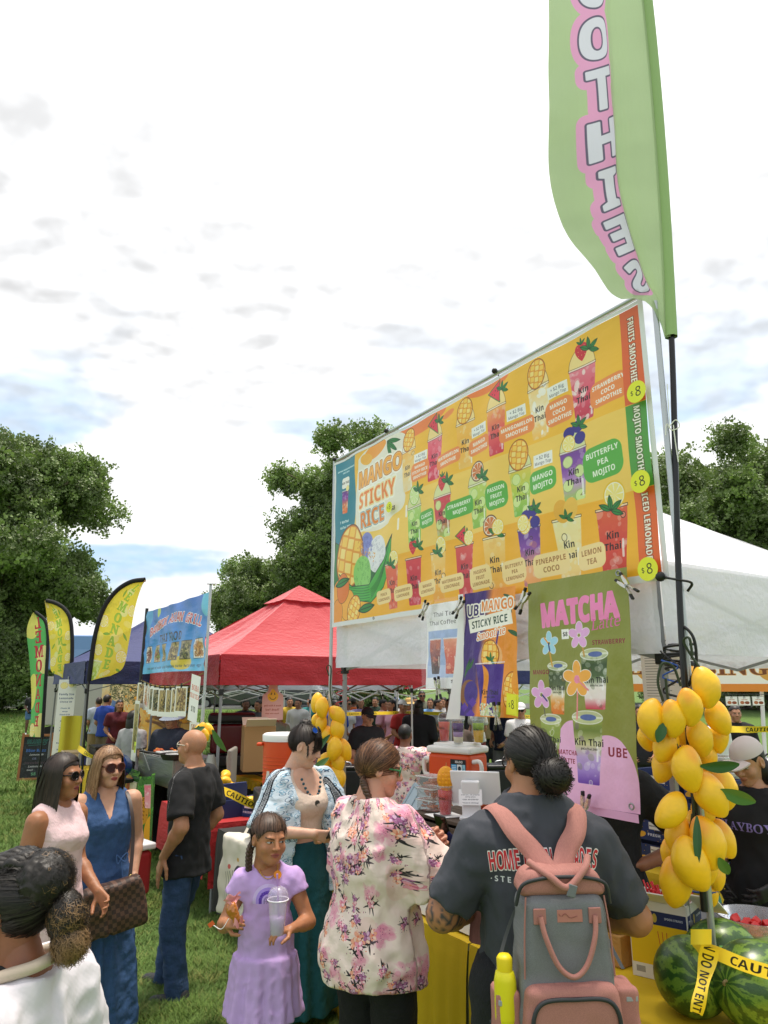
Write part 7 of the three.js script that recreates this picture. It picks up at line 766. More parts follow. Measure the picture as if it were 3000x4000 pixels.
const longHair = (n, len, tone, seed, o = {}) => { const R = rngOf(seed), L = []; for (let i = 0; i < n * 5 && L.length < n; i++) { const a = R() * 6.283, e = Math.asin(R() * 1.25 - 0.25 < 1 ? R() * 1.2 - 0.2 : 1), d = V(Math.cos(a) * Math.cos(e), Math.sin(e), Math.sin(a) * Math.cos(e)), p0 = onCap(d); if (hairline(p0.x, p0.y, p0.z, o.low ?? 0) > 0) continue; const az = Math.atan2(d.z, d.x); const s = []; let q = p0.clone(), dir = d.clone(); // flow down the cap, then hang
    const l = len * (0.82 + 0.22 * R()), rr = 0.001 + 0.008 * R(); let yy = d.y; for (let k = 0; k < 5 && yy > -0.15; k++) { const dd = V(Math.cos(az) * Math.sqrt(Math.max(0, 1 - yy * yy)), yy, Math.sin(az) * Math.sqrt(Math.max(0, 1 - yy * yy))); if (dd.z > 0.55 && yy < 0.55) { dd.z = 0.55; dd.x = Math.sign(dd.x || 1) * Math.max(Math.abs(dd.x), 0.7); } const pp = onCap(dd, rr + 0.004); s.push([pp, dd.normalize()]); yy -= (d.y + 0.2) / 4.2; } const last = s[s.length - 1]; if (!last) continue; const m = 7, b = last[0], out = V(b.x, 0, b.z - CC[2]).normalize(); for (let k = 1; k <= m; k++) { const t = k / m, w = 0.012 * Math.sin(t * 3.1) + (o.wave ?? 0.004) * Math.sin(t * 9 + i); s.push([V(b.x * (1 + (o.flare ?? 0.05) * t) + out.x * w, b.y - t * l, b.z + (o.back ?? -0.02) * t + out.z * w + (o.shift ?? 0) * t), out]); } if (o.tip) s.tip = o.tip; L.push(s); } return L; };
// ----- man with the backpack -----
{
  const D = 2.92, P = stand(2085, D), X = figure({ label: 'person in charcoal printed t-shirt seen from behind wearing pink backpack', pos: P, yaw: Math.PI + 0.08, k: 1.03, skin: 0xa5714f, fine: 1, torso: [[0.84, 0.165, 0.15], [0.95, 0.19, 0.175], [1.05, 0.19, 0.175], [1.15, 0.195, 0.17], [1.25, 0.205, 0.165], [1.33, 0.207, 0.15, 0, -0.01], [1.39, 0.19, 0.12, 0, -0.02], [1.45, 0.15, 0.095, 0, -0.025], [1.51, 0.1, 0.078, 0, -0.02]], arm: 1.28, leg: 1.2, neckR: 1.3, turn: 0.3, pitch: 0.12, headAt: [0, 1.605, 0.03], hs: 1.04, arms: [{ s: [0.2, 1.34, -0.02], e: [0.345, 1.1, 0.0], w: [0.2, 1.04, 0.22] }, { s: [-0.2, 1.34, -0.02], e: [-0.365, 1.07, 0.0], w: [-0.22, 1.03, 0.24] }], legs: legsStd(0.12), shoes: 1,
    paint: (x, y, z) => { const s = lin(0xa5714f), m = 1 + 0.06 * noise3(x * 18, y * 18, z * 18), u = (y - 1.14) * 40, w = Math.atan2(z, x - 0.36) * 4, ink = x > 0.27 && y < 1.23 && y > 1.06 && (Math.abs(Math.abs(Math.sin(u * 0.55 + Math.abs(w))) - 0.1) < 0.16 || (y < 1.12 && Math.abs(Math.sin(w * 1.3 + u)) < 0.35)); return ink ? [0.045, 0.04, 0.04] : [s[0] * m, s[1] * m, s[2] * m]; } });
  const shirt = canvas(1024, 1024, (g, W, H) => { g.fillStyle = '#3b3e46'; g.fillRect(0, 0, W, H); const R = rngOf(1); for (let i = 0; i < 4000; i++) { g.globalAlpha = 0.06; g.fillStyle = R() < 0.5 ? '#2f3238' : '#484c54'; g.fillRect(R() * W, R() * H, 2, 8); } g.globalAlpha = 1; const s = 'HOMETOWN HEROES'; [...s].forEach((c, i) => { const k = i / (s.length - 1) - 0.5; g.save(); g.translate(512 + k * 450, 300 + k * k * 80); g.rotate(k * 0.26); g.scale(0.5, 1.15); text(g, c, 0, 0, B(92), '#c9343c', '#e9e6e4', 9); text(g, c, 0, 0, B(92), '#c9343c'); g.restore(); }); g.font = B(40); text(g, '· S T E E L', 345, 388, B(30), '#d8dadd'); text(g, 'W O R K S ·', 680, 400, B(30), '#d8dadd'); });
  top(X, 'shirt', withMap(shirt, 0.85, { bumpMap: weave, bumpScale: 0.0005 }), { grow: 0.016, sleeve: 0.86, cuff: 0.05, hem: 0.78, neck: neckScoop(1.545, 0.02, 0.086, 0.75), fold: fold(0.008, 1.1, 3), uv: (x, y) => [(0.42 - x) / 0.84, (y - 0.72) / 0.84] });
  part('collar_rib', mv(new THREE.TorusGeometry(0.098, 0.007, 8, 40).scale(1, 0.86, 1), 0, 1.5, -0.02, Math.PI / 2 - 0.25), knit(0x3b3e46), X.t); trousers(X, 'trousers', knit(0x17191e), { waist: 1.0, grow: 0.02 }); for (const l of X.legs) shoe(X, l, M(0x17181a, 0.6));
  const tone = [0.012, 0.009, 0.008], ball_ = (x, y, z) => Math.sqrt(x * x + (y + 0.045) ** 2 * 1.1 + (z + 0.148) ** 2) - 0.058 - 0.006 * Math.sin(30 * Math.atan2(y + 0.045, x) * 0.5 + 60 * Math.hypot(x, y + 0.045)) - 0.006 * noise3(x * 40, y * 40, z * 40);
  const R = rngOf(77), coil = []; for (let i = 0; i < 700; i++) { const a = R() * 6.283, b = R() * 3, s = [], tw = 1.2 + R(); for (let k = 0; k < 8; k++) { const t = k / 7, aa = a + tw * t, bb = b + 0.6 * (t - 0.5), d = V(Math.cos(aa) * Math.sin(bb), Math.sin(aa) * Math.sin(bb), -Math.cos(bb)), r = 0.06 + 0.008 * R() + (R() < 0.03 ? 0.012 : 0); s.push([V(d.x * r, -0.045 + d.y * r * 0.95, -0.148 + d.z * r), d]); } coil.push(s); }
  for (let i = 0; i < 160; i++) { const a = R() * 6.283, d = V(Math.cos(a), Math.sin(a), -0.3 + R() * 0.4), s = []; for (let k = 0; k < 6; k++) s.push([V(d.x * (0.05 + 0.007 * k), -0.045 + d.y * (0.05 + 0.006 * k) + 0.003 * Math.sin(k * 2 + i), -0.15 + d.z * 0.03 + 0.004 * Math.sin(k + i * 2)), V(0, 0, -1)]); coil.push(s); }
  hairOn(X, [capMesh(shell(-0.004), tone), capMesh(ball_, tone, 0.004, [-0.09, -0.14, -0.24], [0.09, 0.05, -0.06]), strands(swept(2200, [0, -0.35, -0.94], 0, tone, 5), 0.003, [tone, [0.03, 0.025, 0.022], [0.008, 0.007, 0.006]], 0.5, 3), strands(coil, 0.003, tone, 0.6, 4)]); frames(X, 0x1a1a1e, null, { tm: 0.0025 });
  // backpack and its bottle
  const b = thing('backpack', 'pink and grey wide-mouth backpack worn over charcoal t-shirt', 'backpack', P, Math.PI + 0.08); const pinkTex = grain(128, () => 0.86 + 0.14 * rnd()); pinkTex.repeat.set(1, 1); const pink = M(0xb97e74, 0.85, { map: pinkTex, bumpMap: weave, bumpScale: 0.0008 }), grey = M(0x7f8083, 0.9, { map: pinkTex, bumpMap: weave, bumpScale: 0.0008 }), zip = M(0x2b2d31, 0.6);
  const bulge = (w0, w1, y0, y1, d, r = 0.06) => { const f = (x, y, z) => { const t = clamp((y - y0) / (y1 - y0)), w = lerp(w0, w1, t) - r, hy = (y1 - y0) / 2 - r, cy = (y0 + y1) / 2, dx = Math.abs(x) - w, dy = Math.abs(y - cy) - hy, dz = Math.abs(z) - (d - r * 0.8); return Math.sqrt(Math.max(dx, 0) ** 2 + Math.max(dy, 0) ** 2 + Math.max(dz, 0) ** 2) + Math.min(Math.max(dx, dy, dz), 0) - r * 0.8 + 0.004 * noise3(x * 8, y * 8, z * 8); }; return uvVerts(nets(f, [-0.34, y0 - 0.08, -0.2], [0.34, y1 + 0.08, 0.2], 0.009), (x, y) => [x * 6, y * 6]); };
  const Z = -0.295; part('main_body', bulge(0.225, 0.18, 0.62, 1.205, 0.105).translate(0, 0, Z), grey, b); part('mouth_rim', bulge(0.205, 0.155, 1.175, 1.3, 0.085, 0.045).translate(0, 0, Z), pink, b);
  part('zip', merge([tube([[-0.2, 1.15, Z - 0.06], [-0.175, 1.235, Z - 0.084], [-0.1, 1.262, Z - 0.094], [0, 1.268, Z - 0.096], [0.1, 1.262, Z - 0.094], [0.175, 1.235, Z - 0.084], [0.2, 1.15, Z - 0.06]], 0.008, 60, 8).scale(1, 1, 1)]), zip, b);
  part('front_pocket', bulge(0.215, 0.195, 0.6, 0.875, 0.055, 0.05).translate(0, 0, Z - 0.1), pink, b); part('pocket_zip', tube([[-0.17, 0.6, Z - 0.158], [-0.17, 0.76, Z - 0.158], [-0.135, 0.81, Z - 0.158], [0, 0.822, Z - 0.16], [0.135, 0.81, Z - 0.158], [0.17, 0.76, Z - 0.158], [0.17, 0.6, Z - 0.158]], 0.009, 70, 8), zip, b);
  for (const s of [-1, 1]) { part('side_pocket', bulge(0.06, 0.055, 0.6, 0.83, 0.07, 0.03).translate(s * 0.245, 0, Z), pink, b); part('strap_band', box(0.05, 0.022, 0.14, s * 0.262, 0.78, Z, 0.004), M(0x9a9da0, 0.7), b);
    const sp = [[s * 0.025, 1.33, -0.25], [s * 0.06, 1.385, -0.2], [s * 0.11, 1.44, -0.165], [s * 0.14, 1.495, -0.1], [s * 0.15, 1.505, -0.02], [s * 0.155, 1.46, 0.09], [s * 0.16, 1.33, 0.175], [s * 0.17, 1.15, 0.19], [s * 0.2, 1.0, 0.12]], sc = new THREE.CatmullRomCurve3(sp.map((p) => V(...p))); const out = (p) => V(p.x * 0.3, p.y - 1.28, p.z * 1.3).normalize();
    part('shoulder_strap', sheet((u, v) => { const p = sc.getPoint(v), T = sc.getTangent(v), o2 = out(p), w = T.clone().cross(o2).normalize(); const hh = Math.sin(Math.PI * u); return p.addScaledVector(w, (u - 0.5) * 0.074).addScaledVector(o2, 0.012 * Math.pow(hh, 0.4)); }, 8, 40), pink, b);
    part('carry_loop_tab', box(0.052, 0.062, 0.01, s * 0.115, 1.118, Z - 0.108, 0.004), pink, b); part('hanger_strap', sheet((u, v) => { const a = lerp(0.13, 0.27, v); return [s * (a + (u - 0.5) * 0.016), lerp(1.2, 0.86, v), Z + 0.02 + 0.05 * Math.sin(v * 3)]; }, 1, 8), M(0x55585c, 0.8), b); part('clip_ring', mv(new THREE.TorusGeometry(0.014, 0.003, 6, 16), s * 0.13, 1.27, Z - 0.03, 0, 0.4), steel, b); }
  const lp = new THREE.CatmullRomCurve3([[-0.115, 1.12, Z - 0.116], [-0.1, 1.04, Z - 0.135], [-0.05, 0.93, Z - 0.145], [0, 0.9, Z - 0.15], [0.05, 0.93, Z - 0.145], [0.1, 1.04, Z - 0.135], [0.115, 1.12, Z - 0.116]].map((p) => V(...p))); part('carry_handle', new THREE.TubeGeometry(lp, 50, 0.011, 8), pink, b);
  part('grab_handle', tube([[-0.13, 1.33, Z - 0.02], [-0.09, 1.3, Z - 0.09], [0.0, 1.23, Z - 0.115], [0.06, 1.27, Z - 0.1], [0.13, 1.315, Z - 0.02]], 0.015, 50, 8), pink, b); part('grab_clip', box(0.036, 0.05, 0.012, -0.02, 1.22, Z - 0.124, 0.004, 0, 0, 0.3), M(0x6f7274, 0.7), b); part('brand_patch', box(0.105, 0.048, 0.004, -0.01, 1.118, Z - 0.108, 0.001), M(0xb5766a, 0.6), b);
  for (const s of [-1, 1]) part('piping', tube([[s * 0.165, 1.19, Z - 0.09], [s * 0.178, 1.05, Z - 0.098], [s * 0.185, 0.88, Z - 0.1]], 0.0035, 20, 6), pink, b); part('mark', merge([tube([[0.025, 1.118, Z - 0.112], [0.01, 1.128, Z - 0.112], [-0.01, 1.112, Z - 0.112], [-0.04, 1.118, Z - 0.112]], 0.0012), bar([0.03, 1.118, Z - 0.112], [0.036, 1.128, Z - 0.112], 0.0012)]), M(0x8f5248, 0.6), b);
  for (const c of b.children) if (c.name !== 'shoulder_strap') c.geometry.applyMatrix4(new THREE.Matrix4().set(0.8, 0, 0, 0, 0, 0.76, 0, 1.36 - 1.3 * 0.76, 0, 0, 0.8, -0.19 + 0.19 * 0.8, 0, 0, 0, 1)); const bt = thing('drink_bottle', 'yellow squeeze bottle in the pink backpack side pocket', 'bottle', P, Math.PI + 0.08); part('bottle_body', lathe([[0, 0], [0.034, 0], [0.036, 0.03], [0.036, 0.13], [0.03, 0.155], [0.024, 0.16]], 24, 0.245, 0.75, Z - 0.02), M(0xe0d61a, 0.4), bt); part('bottle_cap', lathe([[0.025, 0.16], [0.026, 0.195], [0.018, 0.206], [0, 0.208]], 20, 0.245, 0.75, Z - 0.02), M(0xe8cf10, 0.45), bt); bt.children.forEach((c) => c.geometry.translate(-0.045, 0.14, 0.015));
}
// ----- woman in the floral kimono -----
const floralTex = canvas(1024, 1024, (g, W, H) => { g.fillStyle = '#edd9d0'; g.fillRect(0, 0, W, H); const R = rngOf(23); for (let i = 0; i < 7; i++) { g.globalAlpha = 0.35; blob(g, '#f2c3bd', R() * W, R() * H, 90, 70, R() * 3); } g.globalAlpha = 1; const cl = (x, y, s) => { for (let k = 0; k < 12; k++) leafShape(g, x + (R() - 0.5) * 60 * s, y + (R() - 0.5) * 60 * s, (40 + 50 * R()) * s, 11 * s, R() * 6.28, ['#1d1a1d', '#3a3338', '#5d4a58'][(R() * 3) | 0], '#141214'); for (let k = 0; k < 3; k++) { const a = x + (R() - 0.5) * 90 * s, b = y + (R() - 0.5) * 90 * s, c = [['#f0a890', '#e57a5a', '#f6d2c0'], ['#b06a9a', '#7d4572', '#dcb2cf'], ['#ee9fb4', '#d8688c', '#fbd8e0']][(R() * 3) | 0]; for (let p = 0; p < 6; p++) { const q = p * 1.05 + R(); blob(g, c[p % 2 ? 0 : 2], a + Math.cos(q) * 18 * s, b + Math.sin(q) * 18 * s, 17 * s, 11 * s, q); g.strokeStyle = c[1]; g.lineWidth = 1.5; g.stroke(); } blob(g, c[1], a, b, 7 * s, 7 * s); } for (let k = 0; k < 14; k++) blob(g, ['#a4557f', '#2a2228', '#e0805f'][k % 3], x + (R() - 0.5) * 150 * s, y + (R() - 0.5) * 150 * s, 5 * s, 3.5 * s, R() * 3); }; const soft = (x, y, s) => { for (let p = 0; p < 40; p++) { g.globalAlpha = 0.25; blob(g, ['#e58fae', '#d9709a', '#f2b4c6'][p % 3], x + (R() - 0.5) * 90 * s, y + (R() - 0.5) * 80 * s, 26 * s * R() + 5, 20 * s * R() + 4, R() * 3); } g.globalAlpha = 1; for (let k = 0; k < 8; k++) blob(g, '#7d3560', x + (R() - 0.5) * 70 * s, y + (R() - 0.5) * 60 * s, 3, 2); }; for (let i = 0; i < 24; i++) soft(R() * W, R() * H, 0.9 + R() * 0.5); for (let i = 0; i < 54; i++) cl(R() * W, R() * H, 0.55 + R() * 0.5); }); floralTex.wrapS = floralTex.wrapT = THREE.RepeatWrapping;
{
  const P = stand(1462, 3.45), yaw = 2.3, X = figure({ label: 'person in floral chiffon kimono and black leggings looking at phone', pos: P, yaw, k: 0.985, skin: 0xc78f76, fine: 1, torso: [[0.84, 0.17, 0.14], [0.94, 0.195, 0.16], [1.04, 0.185, 0.155], [1.14, 0.175, 0.15], [1.24, 0.185, 0.16, 0, 0.01], [1.32, 0.185, 0.145, 0, 0.005], [1.39, 0.175, 0.11], [1.44, 0.14, 0.08, 0, -0.01], [1.48, 0.085, 0.062, 0, -0.02]], arm: 1.15, leg: 1.1, turn: -0.62, pitch: 0.22, headAt: [0, 1.6, 0.035], arms: [{ s: [0.19, 1.385, 0], e: [0.27, 1.13, 0.12], w: [0.07, 1.23, 0.34], curl: [0.7, 0.8, 0.8, 0.8], hn: [-0.6, 0, -0.8], thumb: 0.9 }, { s: [-0.19, 1.385, 0], e: [-0.28, 1.12, 0.12], w: [-0.08, 1.2, 0.36], curl: [0.6, 0.7, 0.8, 0.9], hn: [0.7, 0, -0.7], thumb: 0.9 }], legs: legsStd(0.1), shoes: 1, face: { lip: 0xa85a54 } });
  const ang = (x, z) => (Math.atan2(z, x) / 6.283 + 0.5) * 1.7; const pl = (t, y) => 0.035 * sstep(1.25, 0.75, y) * Math.sin(t * 9 + 2 * Math.sin(t * 3)) * 0.8;
  const km = new THREE.MeshPhysicalMaterial({ map: floralTex, roughness: 0.8, side: THREE.DoubleSide, transmission: 0.12, thickness: 0, bumpMap: wrinkle, bumpScale: 0.004 });
  top(X, 'kimono', km, { rows: [[0.72, 0.245, 0.21], [0.85, 0.248, 0.21, 0, -0.01], [1.0, 0.212, 0.18], [1.08, 0.195, 0.16], [1.2, 0.215, 0.17], [1.33, 0.215, 0.155], [1.4, 0.2, 0.12], [1.45, 0.14, 0.085, 0, -0.01], [1.48, 0.09, 0.07, 0, -0.02]], grow: 0.008, pleats: pl, hem: 0.75, sleeve: 0.95, cuff: 0.13, wide: 0.08, neck: ell([0, 1.54, 0.07], [0.085, 0.1, 0.12]), fold: fold(0.011, 0.9, 9), uv: (x, y, z) => [ang(x, z) * 1.25, y * 1.6 + 0.1], cut: (x, y, z) => Math.max(0.13 - z, Math.abs(x) - 0.05) < -0.0 ? 0.02 : -1 });
  trousers(X, 'leggings', knit(0x0e0e11), { grow: 0.01 }); for (const l of X.legs) shoe(X, l, M(0x1c1c1f, 0.6));
  const tone = [[0.11, 0.045, 0.022], [0.07, 0.03, 0.016], [0.24, 0.11, 0.05]]; const st = strands(swept(2600, [-0.55, -0.62, -0.55], 0, tone, 8), 0.003, tone, 0.5, 2);
  hairOn(X, [capMesh(shell(-0.003), tone[0]), st, ...braid([[-0.05, -0.06, -0.075], [-0.075, -0.1, -0.05], [-0.085, -0.16, -0.01], [-0.075, -0.24, 0.04], [-0.06, -0.33, 0.09], [-0.05, -0.4, 0.11]], 0.017, [0.1, 0.042, 0.02], 1)]);
  frames(X, 0x2f7a4a, 0x26382e, { tm: 0.004 });
  const ph = thing('mobile_phone', 'black phone held above the floral kimono sleeves', 'phone', P, yaw); part('case', box(0.076, 0.155, 0.01, 0, 0, 0, 0.004), M(0x14171a, 0.3), ph); ph.children[0].position.set(0.0, 1.27, 0.45); ph.children[0].rotation.set(-0.5, 0, 0.1); part('screen', box(0.07, 0.145, 0.002, 0, 0, -0.0055, 0.001), M(0x0b0c0e, 0.1), ph.children[0]);
  const cd = thing('bank_card', 'dark blue bank card held behind the black phone', 'card', P, yaw); part('card', box(0.085, 0.054, 0.001, 0, 0, 0, 0), M(0x2a3a7a, 0.4), cd); cd.children[0].position.set(-0.05, 1.22, 0.46); cd.children[0].rotation.set(-0.4, 0.2, 0.9);
}
// ----- girl in the lilac dress -----
{
  const P = stand(1052, 3.68), yaw = 0.16, k = 0.772, skin = 0xa8714f, X = figure({ label: 'small person in lilac tiered dress holding lidded cup and treat', pos: P, yaw, k, skin, fine: 1, headCell: 0.0028, cell: 0.0105, torso: [[0.84, 0.13, 0.1], [0.94, 0.14, 0.108], [1.04, 0.13, 0.1], [1.14, 0.122, 0.096], [1.24, 0.128, 0.1], [1.32, 0.138, 0.098], [1.39, 0.14, 0.078], [1.43, 0.11, 0.062, 0, -0.01], [1.47, 0.06, 0.052, 0, -0.02]], arm: 0.95, leg: 0.9, neckR: 0.88, turn: 0.42, pitch: 0.06, roll: -0.05, headAt: [0, 1.6, 0.025], hs: [1.24, 1.1, 1.16], face: { lip: 0x9a524a, jaw: 1.14, frown: 0.5, gaze: 1, brow: 0x2a1a10 }, legs: legsStd(0.075), arms: [{ s: [0.15, 1.375, 0], e: [0.25, 1.14, 0.04], w: [0.135, 1.155, 0.215], curl: [0.55, 0.55, 0.6, 0.65], hn: [-0.85, 0, 0.5], hd: [-0.75, 0.08, 0.45], thumb: 0.3 }, { s: [-0.15, 1.375, 0], e: [-0.25, 1.13, -0.01], w: [-0.225, 1.19, 0.19], curl: [0.7, 0.75, 0.8, 0.85], hn: [0.8, 0, 0.3], hd: [0.35, 0.35, 0.75], thumb: 0.6 }] });
  const pl = (t, y) => sstep(1.2, 0.65, y) * (0.05 * Math.sin(t * 8 + 1.5 * Math.sin(t * 2 + 1)) + 0.03 * Math.sin(t * 17 + 3)) * (y < 0.99 ? 1.25 : 0.85);
  const dr = canvas(1024, 1024, (g, W, H) => { g.fillStyle = '#bd9ed8'; g.fillRect(0, 0, W, H); const cx = 512, cy = 420; [['#cbb8ea', 150], ['#a58ae0', 118], ['#5a35a8', 88], ['#bda4e8', 58], ['#8f7fb8', 40]].forEach(([c, r]) => { g.fillStyle = c; g.beginPath(); g.arc(cx, cy, r, Math.PI, 0); g.closePath(); g.fill(); g.fillRect(cx - r, cy, r * 2, 30); }); g.fillStyle = '#bd9ed8'; g.beginPath(); g.arc(cx, cy, 26, Math.PI, 0); g.fill(); g.fillRect(cx - 26, cy, 52, 32); const R = rngOf(2); for (let i = 0; i < 160; i++) { const a = Math.PI + R() * Math.PI, r = 60 + R() * 30; blob(g, R() < 0.5 ? '#7d5cd0' : '#3c2286', cx + Math.cos(a) * r, cy + Math.sin(a) * r, 3, 3); } for (let k = 0; k < 6; k++) { g.strokeStyle = '#4a4062'; g.lineWidth = 4; g.beginPath(); g.moveTo(cx, cy + 6); g.lineTo(cx + Math.cos(k) * 24, cy + 6 + Math.sin(k) * 24); g.stroke(); } });
  top(X, 'dress', withMap(dr, 0.85, { bumpMap: weave, bumpScale: 0.0006 }), { rows: [[0.6, 0.225, 0.19], [0.82, 0.195, 0.165], [0.97, 0.18, 0.152], [0.985, 0.158, 0.134], [1.1, 0.155, 0.125], [1.18, 0.142, 0.112], [1.2, 0.132, 0.104], [1.3, 0.14, 0.106], [1.38, 0.142, 0.084], [1.43, 0.115, 0.068, 0, -0.01], [1.47, 0.07, 0.058, 0, -0.02]], grow: 0.008, pleats: pl, hem: 0.645, sleeve: 0.34, cuff: 0.072, arm: 0.98, neck: ell([0, 1.475, 0.035], [0.078, 0.075, 0.085]), fold: fold(0.0045, 1.4, 2), uv: (x, y) => [0.5 + x / 0.6, (y - 0.93) / 0.6], cell: 0.009 });
  part('necklace', tube([[-0.055, 1.475, -0.005], [-0.05, 1.43, 0.06], [-0.015, 1.4, 0.088], [0.015, 1.4, 0.088], [0.05, 1.43, 0.06], [0.055, 1.475, -0.005]], 0.0028), M(0xc9a24a, 0.3, { metalness: 0.8 }), X.t); part('badge', merge([mv(cyl(0.024, 0.024, 0.006, 0, 0, 0, 20, Math.PI / 2), 0.055, 1.42, 0.098, -0.3, 0.3)]), M(0xe08a1a, 0.5), X.t);
  const tone = [[0.055, 0.026, 0.014], [0.09, 0.045, 0.025]]; hairOn(X, [capMesh(shell(-0.008), tone[0]), strands(swept(2200, [0.1, 0.85, -0.5], 0, tone, 18, { low: -0.012, lift: 0.005 }), 0.0026, tone, 0.35, 2), ...braid([[-0.05, -0.02, -0.075], [-0.078, -0.05, -0.05], [-0.085, -0.11, -0.035], [-0.08, -0.17, -0.03]], 0.016, [0.06, 0.03, 0.016], 3)]);
  onHead(X, 'ear_stud', ball(0.004, -0.083, -0.028, -0.008), steel);
  const cup = thing('lidded_cup', 'tall clear cup with dome lid and lilac straw held by lilac dress wearer', 'cup', P, yaw); const cx = 0.045, cy = 0.885, cz = 0.205; part('cup_wall', lathe([[0.0, 0], [0.03, 0], [0.043, 0.14], [0.046, 0.142]], 28, cx, cy, cz), M(0xe9e4f0, 0.12, { transmission: 0.6, thickness: 0 }), cup); part('drink', lathe([[0, 0.004], [0.028, 0.004], [0.034, 0.07], [0, 0.07]], 24, cx, cy, cz), M(0xc9b2dc, 0.3), cup); part('dome_lid', lathe([[0.046, 0.14], [0.045, 0.165], [0.034, 0.185], [0.012, 0.195], [0.008, 0.195]], 28, cx, cy, cz), M(0xf2eef6, 0.08, { transmission: 0.8, thickness: 0 }), cup); part('rim', mv(new THREE.TorusGeometry(0.046, 0.003, 6, 28), cx, cy + 0.141, cz, Math.PI / 2), M(0xeeeaf4, 0.2), cup); part('straw', bar([cx + 0.01, cy + 0.01, cz], [cx - 0.008, cy + 0.245, cz], 0.0045), M(0xb58ad0, 0.4), cup);
  const tr = thing('candied_fruit', 'amber candied treat wrapped in pink paper held by lilac dress wearer', 'treat', P, yaw); const tx = -0.155, ty = 1.0, tz = 0.225; const lump = (x, y, z) => union([ell([tx, ty, tz], [0.026, 0.03, 0.024]), ell([tx + 0.02, ty - 0.035, tz + 0.005], [0.018, 0.026, 0.016])], 0.02)(x, y, z) + 0.003 * noise3(x * 60, y * 60, z * 60); part('candy', uvVerts(nets(lump, [tx - 0.06, ty - 0.09, tz - 0.05], [tx + 0.08, ty + 0.06, tz + 0.05], 0.005), (x, y) => [x, y]), M(0xb06a26, 0.2, { clearcoat: 0.6 }), tr); part('paper_wrap', merge([sheet((u, v) => [tx - 0.03 + 0.06 * u + 0.01 * Math.sin(v * 9), ty + 0.02 + 0.035 * v + 0.01 * Math.sin(u * 8), tz - 0.01 + 0.03 * Math.sin(u * 5 + v)], 8, 4), sheet((u, v) => [tx + 0.01 + 0.04 * u, ty - 0.035 - 0.03 * v + 0.01 * Math.sin(u * 9), tz + 0.012 + 0.02 * Math.sin(u * 6)], 8, 4)]), M(0xe39a9c, 0.8), tr); part('tag_string', tube([[tx - 0.01, ty - 0.03, tz + 0.02], [tx - 0.04, ty - 0.07, tz + 0.02], [tx - 0.075, ty - 0.06, tz]], 0.0016), M(0xeeeeee, 0.8), tr); part('paper_tag', box(0.026, 0.018, 0.001, tx - 0.085, ty - 0.055, tz, 0, 0, 0, 0.6), M(0xd8602a, 0.7), tr);
}
